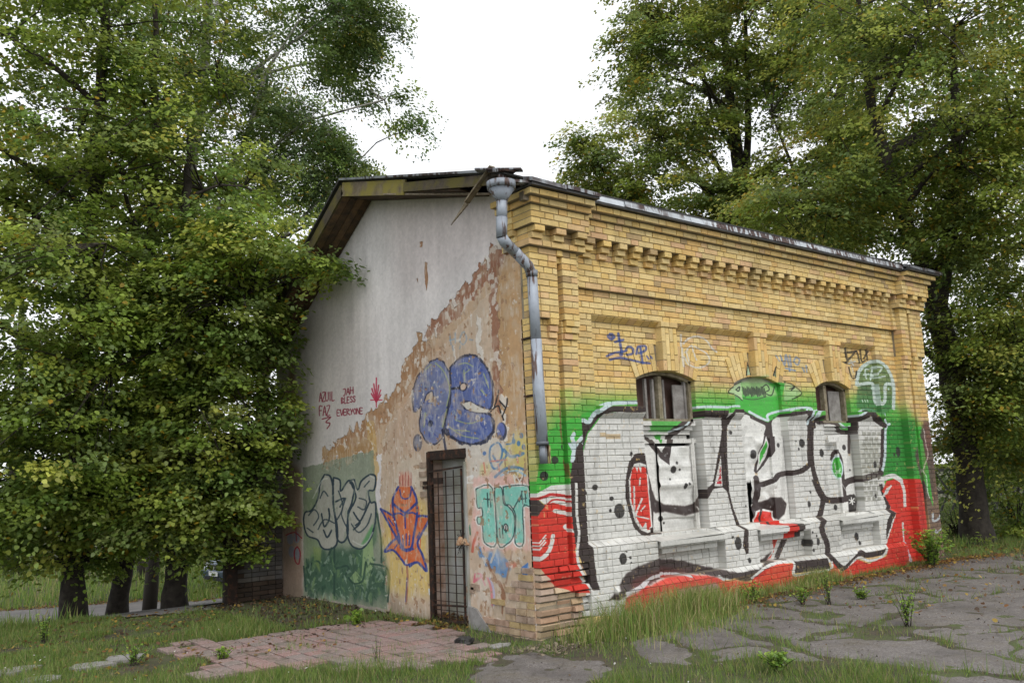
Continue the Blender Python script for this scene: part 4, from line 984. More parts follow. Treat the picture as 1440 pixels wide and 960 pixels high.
('s',(30,34,54),0.85,2.9,1,[(1490,3090),(1262,3178),(1061,3178),(856,3106),(691,2946),(606,2722),(664,2474),(863,2517),(1125,2611),(1280,2599),(1102,2495),(780,2441),(642,2371),(638,2219),(845,2106),(1111,2087),(1414,2157),(1680,2290),(1585,2527),(1509,2737),(1490,3090)]),
('s',(34,38,60),0.9,3.3,2,[(1677,2335),(1430,2158),(1112,2078),(831,2088),(625,2210)]),
('s',(170,184,110),0.7,1.5,0,[(1833,3180),(1639,3044),(1521,2820),(1598,2601)]),
('s',(170,184,110),0.7,1.5,0,[(1600,2556),(1710,2338)]),
('s',(170,184,110),0.7,1.5,0,[(1298,3093),(1143,3091),(995,3027)]),
('s',(170,184,110),0.7,1.5,0,[(1194,3008),(1186,2873)]),
('s',(170,184,110),0.7,1.5,0,[(1197,2955),(1072,3002)]),
('s',(170,184,110),0.7,1.5,0,[(780,2914),(690,2731)]),
('s',(170,184,110),0.7,1.5,0,[(1416,2406),(1111,2338),(813,2376)]),
('s',(170,184,110),0.7,1.5,0,[(1548,2326),(1272,2201),(944,2146)]),
('s',(170,184,110),0.7,1.5,0,[(2077,3117),(1935,3175)]),
('s',(170,184,110),0.7,1.5,0,[(850,2723),(739,2642)]),
('s',(170,184,110),0.7,1.5,0,[(1423,2281),(1117,2243)]),
('s',(170,184,110),0.7,1.5,0,[(2105,2553),(2149,2369)]),
('e',(30,34,54),1.0,6,6.5,[(1221,2802)]),
('e',(206,180,160),1.0,4,4.6,[(1221,2802)]),
('s',(30,34,54),1.0,3.3,0,[(1457,2804),(1300,2797)]),
('e',(34,40,64),1.0,3.5,5,[(1991,2404)]),
('e',(120,120,120),0.6,2,3,[(2009,2387)]),
('e',(40,46,70),0.9,6.5,12.5,[(2317,2173)]),
('e',(120,130,160),0.8,3.8,9,[(2317,2182)]),
('e',(34,40,64),0.9,7.5,13,[(473,2199)]),
('e',(96,110,176),0.9,5.5,10.5,[(486,2217)]),
('s',(34,36,60),1.0,3.3,0,[(1712,2301),(1686,2173),(1644,2045)]),
('p',(210,204,192),1,0,0,[(1264,2597),(1080,2606),(863,2508),(693,2468),(752,2439),(984,2467),(1161,2517)]),
('s',(40,38,40),1.0,1.9,0,[(607,2477),(545,2573),(496,2685)]),
('s',(40,38,40),1.0,1.9,0,[(666,2448),(522,2503),(473,2415)]),
('s',(40,38,40),1.0,1.9,0,[(448,2372),(359,2488),(340,2569)]),
('s',(40,38,40),1.0,1.9,0,[(491,2559),(387,2474)]),
('s',(40,38,40),1.0,1.9,0,[(448,2380),(424,2328)]),
('s',(120,150,176),0.6,2.0,0,[(1483,3503),(1458,3370)]),
('s',(120,150,176),0.6,2.0,0,[(1354,3501),(1362,3374)]),
('s',(120,150,176),0.6,2.0,0,[(1487,3429),(1358,3428)]),
('s',(120,150,176),0.6,2.0,0,[(1197,3485),(1265,3396),(1191,3330),(1110,3390),(1166,3489)]),
('s',(120,150,176),0.6,2.0,0,[(1050,3372),(975,3352)]),
('s',(120,150,176),0.6,2.0,0,[(1427,3347),(1414,3290)]),
('s',(120,150,176),0.6,2.0,0,[(1254,3322),(1271,3288)]),
('p',(222,176,168),0.85,2,3,[(1095,1606),(854,1726),(571,1759),(-52,1676),(-59,1427),(-33,888),(770,819),(1140,863)]),
('p',(206,198,110),0.75,4,4,[(560,1923),(249,2136),(-13,2175),(-31,1896),(24,1662),(359,1687)]),
('p',(206,198,110),0.6,2,0,[(905,1838),(704,1847),(742,1698),(942,1704)]),
('e',(72,110,170),0.9,2.6,3,[(825,1961)]),
('s',(58,110,166),0.85,2.6,0,[(727,1931),(693,2030),(550,2072),(474,1985),(508,1880),(592,1859),(657,1928)]),
('s',(58,110,166),0.85,2.9,0,[(728,1914),(679,1796),(597,1776),(482,1854),(397,1916)]),
('s',(58,110,166),0.85,4.4,0,[(447,1984),(318,1904),(186,1906),(94,1926)]),
('s',(58,110,166),0.85,3.9,0,[(631,1678),(462,1755),(273,1781),(82,1743)]),
('s',(58,110,166),0.85,2.2,0,[(248,2152),(281,2056),(388,2046)]),
('e',(58,110,166),0.9,2.6,4,[(106,2126)]),
('e',(58,110,166),0.9,2.6,4,[(164,2042)]),
('e',(58,110,166),0.9,2.6,4,[(77,1997)]),
('e',(58,110,166),0.9,2.6,4,[(253,2071)]),
('s',(150,190,220),0.8,3.3,0,[(520,1692),(356,1728),(198,1731),(73,1679)]),
('s',(210,110,100),0.7,2.2,0,[(846,1852),(825,1734)]),
('s',(210,110,100),0.7,2.2,0,[(703,1863),(400,1867)]),
('s',(210,110,100),0.7,2.2,0,[(200,1891),(192,1826)]),
('s',(210,110,100),0.7,2.2,0,[(566,1825),(544,1742)]),
('p',(130,86,66),0.8,0,0,[(256,1652),(125,1665),(129,1610),(232,1620)]),
('s',(220,216,210),1.0,1.5,0,[(216,1659),(168,1602)]),
('s',(220,216,210),1.0,1.5,0,[(280,1685),(259,1604)]),
('s',(220,216,210),1.0,1.5,0,[(112,1680),(181,1603)]),
('s',(226,222,216),1.0,5.0,0,[(1025,1545),(695,1548),(652,928),(890,921),(921,1118),(1006,1134),(1016,1209),(914,1226),(922,1322),(1009,1330),(1025,1545)]),
('s',(226,222,216),1.0,5.0,0,[(653,1551),(516,1549),(487,1374),(396,1334),(298,1231),(326,1017),(451,919),(626,921),(653,1551)]),
('s',(226,222,216),1.0,5.0,0,[(488,1561),(37,1560),(9,1349),(136,1330),(151,940),(305,935),(272,1231),(369,1350),(460,1374),(488,1561)]),
('p',(126,196,180),1,0,0,[(1025,1545),(695,1548),(652,928),(890,921),(921,1118),(1006,1134),(1016,1209),(914,1226),(922,1322),(1009,1330)]),
('p',(126,196,180),1,0,0,[(653,1551),(516,1549),(487,1374),(396,1334),(298,1231),(326,1017),(451,919),(626,921)]),
('p',(126,196,180),1,0,0,[(488,1561),(37,1560),(9,1349),(136,1330),(151,940),(305,935),(272,1231),(369,1350),(460,1374)]),
('s',(44,70,70),1.0,1.4,0,[(1025,1545),(695,1548),(652,928),(890,921),(921,1118),(1006,1134),(1016,1209),(914,1226),(922,1322),(1009,1330),(1025,1545)]),
('s',(44,70,70),1.0,1.4,0,[(653,1551),(516,1549),(487,1374),(396,1334),(298,1231),(326,1017),(451,919),(626,921),(653,1551)]),
('s',(44,70,70),1.0,1.4,0,[(488,1561),(37,1560),(9,1349),(136,1330),(151,940),(305,935),(272,1231),(369,1350),(460,1374),(488,1561)]),
('s',(44,70,70),1.0,1.5,0,[(873,1426),(704,1416)]),
('s',(44,70,70),1.0,1.5,0,[(797,1491),(793,1334)]),
('s',(44,70,70),1.0,1.5,0,[(741,1491),(737,1334)]),
('s',(44,70,70),1.0,1.5,0,[(220,1413),(66,1428)]),
('s',(44,70,70),1.0,1.5,0,[(149,1507),(134,1365)]),
('s',(44,70,70),1.0,1.5,0,[(86,1506),(82,1381)]),
('s',(44,70,70),1.0,1.5,0,[(462,1141),(469,1045)]),
('s',(44,70,70),1.0,1.5,0,[(587,1091),(580,987)]),
('s',(44,70,70),1.0,1.5,0,[(531,1124),(527,980)]),
('s',(44,70,70),1.0,1.5,0,[(196,1389),(137,1507)]),
('s',(44,70,70),1.0,1.5,0,[(319,1302),(193,1429)]),
('e',(40,50,50),1.0,3.6,5.5,[(465,1101)]),
('e',(222,220,214),1.0,2.2,3.8,[(465,1101)]),
('s',(30,30,30),1.0,1.3,0,[(464,1117),(467,1077)]),
('s',(110,90,80),0.9,1.1,0,[(132,1570),(84,1711),(-10,1779),(-43,1896)]),
('p',(40,96,70),0.9,0,0,[(1200,1097),(1168,1140),(1161,997),(1191,996)]),
('p',(70,124,190),0.8,1,3,[(1037,867),(966,853),(886,757),(632,824),(475,751),(430,635),(464,523),(596,547),(727,619),(893,651),(1001,752)]),
('p',(140,170,210),0.6,2,2,[(854,816),(603,850),(474,775),(641,688)]),
('p',(52,104,180),0.95,0,1,[(220,677),(77,738),(73,616),(126,575),(238,607)]),
('p',(180,104,84),0.8,1,0,[(505,710),(371,732),(282,705),(298,658),(482,656)]),
('s',(130,88,62),0.85,5.0,2,[(874,725),(784,600),(681,494),(579,390),(560,273)]),
('s',(130,88,62),0.8,2.2,0,[(571,311),(596,137)]),
('s',(140,110,90),0.8,2.2,0,[(364,835),(443,634),(523,433)]),
('s',(206,190,170),0.8,2.8,0,[(670,863),(778,697)]),
('s',(190,80,60),0.8,3.3,0,[(1027,1033),(1107,914),(1143,805)]),
('s',(200,90,110),0.9,2.0,0,[(1100,549),(1135,448),(1059,503)]),
('s',(200,90,110),0.9,2.0,0,[(1042,553),(957,541),(1076,469)]),
('s',(200,90,110),0.9,2.0,0,[(1110,384),(1023,398)]),
('s',(200,90,110),0.9,2.0,0,[(985,540),(907,431)]),
('s',(206,110,120),0.8,2.8,0,[(859,515),(796,414),(781,215)]),
('s',(170,170,210),0.8,2.8,0,[(803,518),(743,378),(753,218)]),
('p',(216,212,204),0.5,2,2,[(1068,601),(867,612),(809,213),(1018,236)]),
('s',(224,224,222),1.0,3.3,0,[(1212,1651),(1226,1677),(1089,1699),(1137,1658)]),
('s',(224,224,222),1.0,2.8,0,[(1199,1625),(1094,1623)]),
('p',(216,222,226),1,0,0,[(2148,303),(2047,310),(2034,232),(2135,224)]),
('s',(120,34,48),0.9,1.3,0,[(5247,3001),(5198,3134),(5155,2992)]),
('s',(120,34,48),0.9,1.3,0,[(5227,3054),(5172,3049)]),
('s',(120,34,48),0.9,1.3,0,[(5132,3131),(5041,3122),(5134,2995),(5043,2986)]),
('s',(120,34,48),0.9,1.3,0,[(5020,3125),(5023,3016),(4978,2984),(4933,3007),(4931,3115)]),
('s',(120,34,48),0.9,1.3,0,[(4869,2979),(4866,3113)]),
('s',(120,34,48),0.9,1.3,0,[(4802,3111),(4805,2977),(4726,2969)]),
('s',(120,34,48),0.9,1.3,0,[(5251,2773),(5248,2921),(5151,2912)]),
('s',(120,34,48),0.9,1.3,0,[(5249,2854),(5174,2848)]),
('s',(120,34,48),0.9,1.3,0,[(5118,2765),(5062,2908),(5013,2756)]),
('s',(120,34,48),0.9,1.3,0,[(5096,2822),(5032,2817)]),
('s',(120,34,48),0.9,1.3,0,[(4985,2904),(4881,2894),(4988,2758),(4884,2749)]),
('s',(120,34,48),1.0,1.4,0,[(5150,2708),(4850,2718),(5025,2653),(4876,2619),(4977,2549)]),
('s',(120,34,48),0.9,1.3,0,[(4423,3109),(4348,3101),(4369,3015),(4416,3010)]),
('s',(120,34,48),0.9,1.3,0,[(4313,3016),(4265,3109),(4221,3006)]),
('s',(120,34,48),0.9,1.3,0,[(4294,3053),(4239,3047)]),
('s',(120,34,48),0.9,1.3,0,[(4194,3020),(4191,3117)]),
('s',(120,34,48),0.9,1.3,0,[(4103,3011),(4100,3107)]),
('s',(120,34,48),0.9,1.3,0,[(4192,3068),(4102,3059)]),
('s',(120,34,48),0.9,1.3,0,[(4485,2896),(4482,2983),(4430,2961),(4477,2939),(4425,2908),(4485,2896)]),
('s',(120,34,48),0.9,1.3,0,[(4386,2981),(4388,2893),(4330,2888)]),
('s',(120,34,48),0.9,1.3,0,[(4233,2972),(4291,2978),(4293,2891),(4236,2886)]),
('s',(120,34,48),0.9,1.3,0,[(4292,2934),(4247,2930)]),
('s',(120,34,48),0.9,1.3,0,[(4134,2960),(4178,2973),(4191,2948),(4141,2918),(4155,2885),(4199,2897)]),
('s',(120,34,48),0.9,1.3,0,[(4041,2957),(4085,2970),(4098,2946),(4049,2915),(4062,2882),(4106,2895)]),
('s',(120,34,48),0.9,1.3,0,[(4552,2803),(4629,2810),(4631,2722),(4554,2716)]),
('s',(120,34,48),0.9,1.3,0,[(4630,2766),(4570,2761)]),
('s',(120,34,48),0.9,1.3,0,[(4520,2805),(4480,2714),(4435,2797)]),
('s',(120,34,48),0.9,1.3,0,[(4337,2793),(4412,2800),(4414,2713),(4339,2707)]),
('s',(120,34,48),0.9,1.3,0,[(4413,2756),(4354,2751)]),
('s',(120,34,48),0.9,1.3,0,[(4308,2708),(4305,2795),(4231,2771),(4298,2751),(4225,2702)]),
('s',(120,34,48),0.9,1.3,0,[(4200,2790),(4160,2743)]),
('s',(120,34,48),0.9,1.3,0,[(4118,2783),(4178,2702)]),
('s',(120,34,48),0.9,1.3,0,[(4058,2696),(4097,2742),(4056,2781),(4017,2735),(4058,2696)]),
('s',(120,34,48),0.9,1.3,0,[(3996,2695),(3993,2780),(3916,2689),(3914,2773)]),
('s',(120,34,48),0.9,1.3,0,[(3821,2769),(3892,2775),(3894,2691),(3824,2685)]),
('s',(120,34,48),0.9,1.3,0,[(3893,2733),(3838,2729)]),
('s',(172,40,66),0.9,1.8,0,[(3404,2816),(3546,2955)]),
('s',(172,40,66),0.9,1.8,0,[(3404,2816),(3526,3025)]),
('s',(172,40,66),0.9,1.8,0,[(3404,2816),(3470,3089)]),
('s',(172,40,66),0.9,1.8,0,[(3404,2816),(3392,3165)]),
('s',(172,40,66),0.9,1.8,0,[(3404,2816),(3327,3052)]),
('s',(172,40,66),0.9,1.8,0,[(3404,2816),(3272,2976)]),
('s',(172,40,66),0.9,1.8,0,[(3404,2816),(3270,2907)]),
('s',(172,40,66),0.9,1.4,0,[(3570,2863),(3240,2831)]),
('s',(172,40,66),1.0,1.3,0,[(3404,2816),(3407,2745)])]
F_SCALE = [(0.01023, 0.00783), (0.01157, 0.00833), (0.013, 0.00883), (0.01451, 0.00934), (0.0161, 0.00984), (0.01778, 0.01034), (0.01954, 0.01084), (0.02138, 0.01135), (0.0233, 0.01185), (0.02531, 0.01235)]
G_SCALE = [(0.01255, 0.00783), (0.01464, 0.00845), (0.01689, 0.00908), (0.01931, 0.0097), (0.02189, 0.01033), (0.02463, 0.01095), (0.02753, 0.01158), (0.03059, 0.0122)]
def smooth_curve(pts, closed=False, k=4):
    if len(pts) < 3: return pts
    P = [np.array(p, float) for p in pts]; out = []; n = len(P)
    rng = range(n if closed else n - 1)
    for i in rng:
        p0 = P[(i - 1) % n] if closed or i > 0 else P[i]; p1 = P[i]; p2 = P[(i + 1) % n]; p3 = P[(i + 2) % n] if closed or i + 2 < n else p2
        for t in np.arange(k) / k:
            out.append(tuple(.5 * (2 * p1 + (p2 - p0) * t + (2 * p0 - 5 * p1 + 4 * p2 - p3) * t * t + (3 * p1 - p0 - 3 * p2 + p3) * t ** 3)))
    if not closed: out.append(tuple(P[-1]))
    return out
def boxblur(m, r):
    for ax in (0, 1):
        for _ in range(2):
            c = np.cumsum(np.pad(m, [(r + 1, r) if a == ax else (0, 0) for a in (0, 1)], mode='edge'), axis=ax)
            n = m.shape[ax]; hi = np.take(c, np.arange(2 * r + 1, 2 * r + 1 + n), axis=ax); lo = np.take(c, np.arange(0, n), axis=ax); m = (hi - lo) / (2 * r + 1)
    return m
def paint(ops, u0, u1, v0, v1, res, scale, base=None, wk=.03):
    W = int((u1 - u0) / res); H = int((v1 - v0) / res)
    img = np.zeros((H, W, 4), np.float32); hgt = np.ones((H, W), np.float32)
    if base is not None: img[..., :3] = base; img[..., 3] = 1
    U, V = np.meshgrid(u0 + (np.arange(W) + .5) * res, v0 + (np.arange(H) + .5) * res)
    nx = (fbm(U * 9, V * 9, 3, 5) - .5) * 2; ny = (fbm(U * 9, V * 9, 41, 5) - .5) * 2
    ed = (fbm(U * 40, V * 40, 11, 2) - .5)
    sx = np.array([s[0] for s in scale]); sz = np.array([s[1] for s in scale]); kx = np.arange(len(sx))
    for op in ops:
        kind, col, al = op[:3]; pts = [(a / 1000, b / 1000) for a, b in op[5]]; h = op[6] if len(op) > 6 else None
        mu = sum(p[0] for p in pts) / len(pts); px = float(np.interp(mu, kx, sx)); pz = float(np.interp(mu, kx, sz))
        if kind == 'e': mg_u = op[3] * px * 1.3 + .05; mg_v = op[4] * pz * 1.3 + .05; blur = rough = 0
        elif kind == 's': mg_u = op[3] * px + .04; mg_v = op[3] * pz + .04; blur = 0; rough = op[4]
        else: blur, rough = op[3], op[4]; mg_u = mg_v = .05 + blur * 3.2 * px + rough * .02
        a0 = max(0, int((min(p[0] for p in pts) - mg_u - u0) / res)); a1 = min(W, int((max(p[0] for p in pts) + mg_u - u0) / res) + 1)
        b0 = max(0, int((min(p[1] for p in pts) - mg_v - v0) / res)); b1 = min(H, int((max(p[1] for p in pts) + mg_v - v0) / res) + 1)
        if a1 <= a0 or b1 <= b0: continue
        sl = (slice(b0, b1), slice(a0, a1)); x = U[sl]; y = V[sl]
        if rough: x = x + nx[sl] * rough * wk; y = y + ny[sl] * rough * wk
        if kind == 'p':
            m = np.zeros(x.shape, np.float32)
            for ox, oy in ((-.25, -.25), (.25, .25)) if blur == 0 else ((0, 0),): m += inpoly(x + ox * res, y + oy * res, pts)
            if blur == 0: m /= 2
            else: m = boxblur(m, max(1, int(blur * .7 * px / res)))
        elif kind == 's':
            cv = smooth_curve(pts); hw = op[3] * .5
            d = segdist(x / px, y / pz, [(a / px, b / pz) for a, b in cv]) + ed[sl] * .8
            m = np.clip((hw - d) / .45 + .5, 0, 1)
        else:
            d = np.hypot((x - pts[0][0]) / (op[3] * px), (y - pts[0][1]) / (op[4] * pz)); m = np.clip((1 - d) * min(op[3], op[4]) / .7 + .5, 0, 1)
        if h is not None: hgt[sl] = hgt[sl] * (1 - m) + h * m
        m = m * al * np.clip(1 + ed[sl] * .3 * (1 if al < 1 else .0), 0, 1)
        c = np.array(col, np.float32) / 255
        A = img[sl][..., 3]; na = m + A * (1 - m)
        img[sl][..., :3] = (c * m[..., None] + img[sl][..., :3] * (A * (1 - m))[..., None]) / np.maximum(na, 1e-4)[..., None]; img[sl][..., 3] = na
    return img, hgt, U, V
def to_image(name, a, alpha=True, cs='sRGB'):
    im = bpy.data.images.new(name, a.shape[1], a.shape[0], alpha=alpha); im.colorspace_settings.name = cs; im.alpha_mode = 'CHANNEL_PACKED'
    im.pixels.foreach_set(np.clip(a, 0, 1).astype(np.float32).ravel()); im.update(); im.pack(); return im
FU0, FU1, FV0, FV1 = -.1, 9.3, -.1, 3.9
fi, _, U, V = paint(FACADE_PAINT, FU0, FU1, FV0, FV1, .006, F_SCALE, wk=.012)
wear = fbm(U * 22, V * 22, 77, 5)                       # paint rubbed off here and there
fi[..., 3] *= np.clip(1 - np.clip((wear - .70) * 8, 0, 1) * .6, 0, 1)
strk = fbm(U * 3, V * 60, 5, 3) * .5 + fbm(U * 50, V * 50, 8, 3) * .5
fi[..., :3] *= (1 + (strk - .47) * .32)[..., None]
fi_img = to_image('facade_spray_paint', fi)
GU0, GU1, GV0, GV1 = -.1, 7.1, -.3, 6.2
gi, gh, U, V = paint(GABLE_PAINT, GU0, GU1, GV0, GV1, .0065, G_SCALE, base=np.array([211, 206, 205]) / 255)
n1 = fbm(U * 1.2, V * .7, 9, 5); n2 = fbm(U * 26, V * 26, 19, 4); n3 = fbm(U * 9, V * 1.2, 29, 4)
mul = 1 + (n1 - .47) * .22 + (n2 - .47) * .14 + (n3 - .47) * .12
gi[..., :3] *= mul[..., None]
chip = np.clip((fbm(U * 14, V * 14, 61, 5) - .66) * 30, 0, 1) * (gh < .9) * .8     # flaked spots in the old render
gi[..., :3] = gi[..., :3] * (1 - chip[..., None]) + np.array([150, 116, 88]) / 255 * chip[..., None]
chip2 = np.clip((fbm(U * 15, V * 15, 91, 5) - np.where(gh < .3, .57, .71)) * 30, 0, 1) * (gh < .9)
gi[..., :3] = gi[..., :3] * (1 - chip2[..., None] * .8) + np.array([212, 204, 194]) / 255 * chip2[..., None] * .8
old = np.clip((fbm(U * 7, V * 7, 131, 6) - .50) * 5, 0, 1) * (gh < .9) * .42; sc_ = np.clip((fbm(U * 30, V * 9, 133, 4) - .52) * 7, 0, 1) * (gh < .9) * .35
gi[..., :3] = gi[..., :3] * (1 - old[..., None]) + np.array([190, 172, 152]) / 255 * old[..., None]
gi[..., :3] = gi[..., :3] * (1 - sc_[..., None]) + np.array([214, 208, 200]) / 255 * sc_[..., None]
ghf = gh - .25 * chip
gi[..., :3] = np.clip(gi[..., :3], 0, 1) ** .93
gi_img = to_image('gable_render_and_paint', np.dstack([gi[..., :3], np.ones_like(gh)]))
hh = np.clip(ghf + (n2 - .5) * .15, 0, 1.2) / 1.2
gh_img = to_image('gable_relief', np.dstack([hh, hh, hh, np.ones_like(hh)]), cs='Non-Color')

def wall_image(nt, img, axis, u0, u1, v0, v1):
    g = nt.nodes.new('ShaderNodeNewGeometry'); sp = nt.nodes.new('ShaderNodeSeparateXYZ'); nt.links.new(g.outputs['Position'], sp.inputs[0])
    cb = nt.nodes.new('ShaderNodeCombineXYZ')
    nt.links.new(math_(nt, 'DIVIDE', math_(nt, 'SUBTRACT', sp.outputs[axis], u0), u1 - u0), cb.inputs[0])
    nt.links.new(math_(nt, 'DIVIDE', math_(nt, 'SUBTRACT', sp.outputs[2], v0), v1 - v0), cb.inputs[1])
    t = nt.nodes.new('ShaderNodeTexImage'); t.image = img; t.extension = 'CLIP' if axis == 0 else 'EXTEND'; nt.links.new(cb.outputs[0], t.inputs[0]); return t
def painted(name, base, base2=None, tint=False, rough=.85, metal=0, amount=1.0, bmp=.35, bscale=90, scale=7, grime=.35, gdark=(.10, .085, .06, 1), bdist=.004):
    m, nt, b, N = mat(name)
    col = mixc(nt, base, base2 or base, ramp(nt, noise(nt, scale), .35, .65))
    if tint:
        a = N('Attribute'); a.attribute_name = 'tint'; col = mixc(nt, col, a.outputs[0], 1.0, 'MULTIPLY')
    gr = ramp(nt, noise(nt, 1.3, 6, .7), .53, .75); col = mixc(nt, col, gdark, math_(nt, 'MULTIPLY', gr, grime))
    sp = ramp(nt, noise(nt, 45, 3, .6), .30, .42, (1, 1, 1, 1), (0, 0, 0, 1)); col = mixc(nt, col, gdark, math_(nt, 'MULTIPLY', sp, .45))
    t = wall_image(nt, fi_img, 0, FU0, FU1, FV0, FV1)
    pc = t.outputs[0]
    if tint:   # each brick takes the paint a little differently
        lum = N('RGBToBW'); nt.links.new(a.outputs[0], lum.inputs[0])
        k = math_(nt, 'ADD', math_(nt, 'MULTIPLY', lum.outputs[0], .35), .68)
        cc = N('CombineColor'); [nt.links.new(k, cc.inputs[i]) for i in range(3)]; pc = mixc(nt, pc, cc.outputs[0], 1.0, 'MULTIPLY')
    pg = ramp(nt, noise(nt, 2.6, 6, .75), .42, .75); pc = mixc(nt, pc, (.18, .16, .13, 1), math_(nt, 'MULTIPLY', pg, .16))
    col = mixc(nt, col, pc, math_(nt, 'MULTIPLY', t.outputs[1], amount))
    nt.links.new(col, b.inputs['Base Color']); b.inputs['Roughness'].default_value = rough; b.inputs['Metallic'].default_value = metal
    bump(nt, b, noise(nt, bscale, 6, .7), bmp, bdist)
    return m
M = {}
M['brick'] = painted('yellow_brick', (1, 1, 1, 1), (.84, .82, .78, 1), tint=True)
M['plain_brick'] = simple('worn_bare_brick', (1, 1, 1, 1), (.62, .58, .54, 1), 9, .95, bmp=.7, tint=True)
M['mortar'] = painted('grey_mortar', (.30, .255, .185, 1), (.20, .17, .12, 1), amount=.62, bmp=.6)
M['board'] = painted('painted_boarding', (.36, .355, .33, 1), (.26, .25, .23, 1), rough=.6, amount=1, bmp=.2, bscale=20, grime=.3)
M['sheet'] = painted('white_sheet_metal', (.62, .63, .62, 1), (.52, .52, .5, 1), rough=.38, metal=.25, amount=1, bmp=.12, bscale=14, grime=.25)
M['timber'] = painted('weathered_timber', (.25, .22, .18, 1), (.14, .115, .085, 1), rough=.8, amount=.85, bmp=.5, scale=18)
M['old_timber'] = simple('grey_brown_timber', (.19, .16, .12, 1), (.09, .07, .045, 1), 14, .85, bmp=.5, tint=True)
m, nt, b, N = mat('peeling_render')
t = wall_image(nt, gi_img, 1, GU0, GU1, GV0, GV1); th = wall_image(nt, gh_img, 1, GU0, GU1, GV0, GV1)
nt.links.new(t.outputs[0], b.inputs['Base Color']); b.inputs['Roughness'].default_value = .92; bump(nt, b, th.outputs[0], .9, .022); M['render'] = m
M['rust'] = simple('rusty_steel', (.028, .018, .014, 1), (.12, .05, .028, 1), 14, .8, .3, .4, contrast=(.5, .72))
M['pale_sheet'] = simple('pale_grey_sheet', (.42, .43, .42, 1), (.30, .30, .24, 1), 3, .6, .1, .2)
M['grey_board'] = simple('grey_warped_board', (.30, .285, .27, 1), (.17, .155, .145, 1), 9, .85, bmp=.3)
M['frame_timber'] = simple('flaking_frame_timber', (.30, .26, .19, 1), (.17, .14, .08, 1), 16, .85, bmp=.4)
M['inside'] = simple('interior_wall', (.30, .27, .23, 1), (.18, .14, .11, 1), 4, .95)
M['zinc'] = None
def zinc(name, c1, stain, lo, hi):
    m, nt, b, N = mat(name)
    g = N('NewGeometry'); mp = N('Mapping'); mp.inputs['Scale'].default_value = (16, 16, 2.2); nt.links.new(g.outputs['Position'], mp.inputs[0])
    st = ramp(nt, noise(nt, 1, 4, .6, mp.outputs[0]), lo, hi); st2 = ramp(nt, noise(nt, 1.6, 3), .38, .5)
    c = mixc(nt, c1, tuple(v * .8 for v in c1[:3]) + (1,), ramp(nt, noise(nt, 7), .4, .7)); c = mixc(nt, c, stain, math_(nt, 'MULTIPLY', st, st2))
    a = N('Attribute'); a.attribute_name = 'tint'; c = mixc(nt, c, a.outputs[0], 1.0, 'MULTIPLY')
    nt.links.new(c, b.inputs['Base Color']); b.inputs['Roughness'].default_value = .5; b.inputs['Metallic'].default_value = .1; bump(nt, b, noise(nt, 30, 4), .15); return m
M['flash'] = zinc('pale_painted_flashing', (.50, .54, .58, 1), (.06, .028, .022, 1), .44, .50)
M['pipe'] = zinc('blue_grey_painted_pipe', (.35, .39, .45, 1), (.10, .06, .05, 1), .54, .60)
M['dark'] = simple('black_bitumen', (.02, .02, .02, 1), (.05, .048, .045, 1), 5, .7)
m, nt, b, N = mat('mossy_plank'); a = N('Attribute'); a.attribute_name = 'tint'
c = mixc(nt, (.085, .065, .045, 1), (.17, .135, .09, 1), ramp(nt, noise(nt, 8, 6), .35, .65)); c = mixc(nt, c, (.20, .17, .03, 1), math_(nt, 'MULTIPLY', ramp(nt, noise(nt, 3.2, 5), .42, .58), .9))
c = mixc(nt, c, a.outputs[0], 1.0, 'MULTIPLY'); nt.links.new(c, b.inputs['Base Color']); b.inputs['Roughness'].default_value = .9; bump(nt, b, noise(nt, 40, 5), .5); M['moss'] = m
M['soffit'] = simple('brown_soffit_board', (.13, .075, .035, 1), (.055, .036, .022, 1), 9, .85, bmp=.4, tint=True)
# ------------------------------------------------------------ the brick pavilion
BLD = empty('brick_pavilion', (0, 0, 0), 'old single storey yellow brick building covered in graffiti, plastered gable with a steel grille door', 'building')
L = 9.0; WID = 6.95; CH = .075
WINS = [(1.89, 3.03), (3.88, 4.98), (5.9, 6.86)]; SPR, CROWN = 2.86, 2.97
BC = [(.73, .55, .23), (.70, .50, .19), (.75, .59, .29), (.69, .46, .18), (.69, .48, .25), (.65, .48, .22), (.74, .56, .25), (.68, .53, .26), (.72, .52, .21)]
def bcol(z=2, dull=0):
    c = random.choice(BC)
    if random.random() < .03: c = (.64, .42, .24)
    if random.random() < .02: c = (.44, .32, .17)
    k = random.uniform(.95, 1.10) * (1 - dull)
    return (c[0] * k, c[1] * k * .985, c[2] * k * .94)
brick_boxes = []          # plain bricks: the nearest become parts of their own, the rest one mesh
mortar = MB()
def brick_shape(mb, u0, u1, z0, z1, w, th, col, wb=None, ch=.004, jit=.0025):
    wt = w + random.uniform(-jit, jit); wb = wt if wb is None else wb
    yb = -(min(wt, wb) - th)
    F = [(u0, -wb, z0), (u1, -wb, z0), (u1, -wt, z1), (u0, -wt, z1)]
    I = [(u0 + ch, -wb - ch, z0 + ch), (u1 - ch, -wb - ch, z0 + ch), (u1 - ch, -wt - ch, z1 - ch), (u0 + ch, -wt - ch, z1 - ch)]
    I = [(a, b + random.uniform(-.0012, .0012), c) for a, b, c in I]
    B = [(u0, yb, z0), (u1, yb, z0), (u1, yb, z1), (u0, yb, z1)]
    mb.add(B + F + I, [(8, 9, 10, 11), (4, 5, 9, 8), (5, 6, 10, 9), (6, 7, 11, 10), (7, 4, 8, 11), (0, 1, 5, 4), (1, 2, 6, 5), (2, 3, 7, 6), (3, 0, 4, 7)], col)
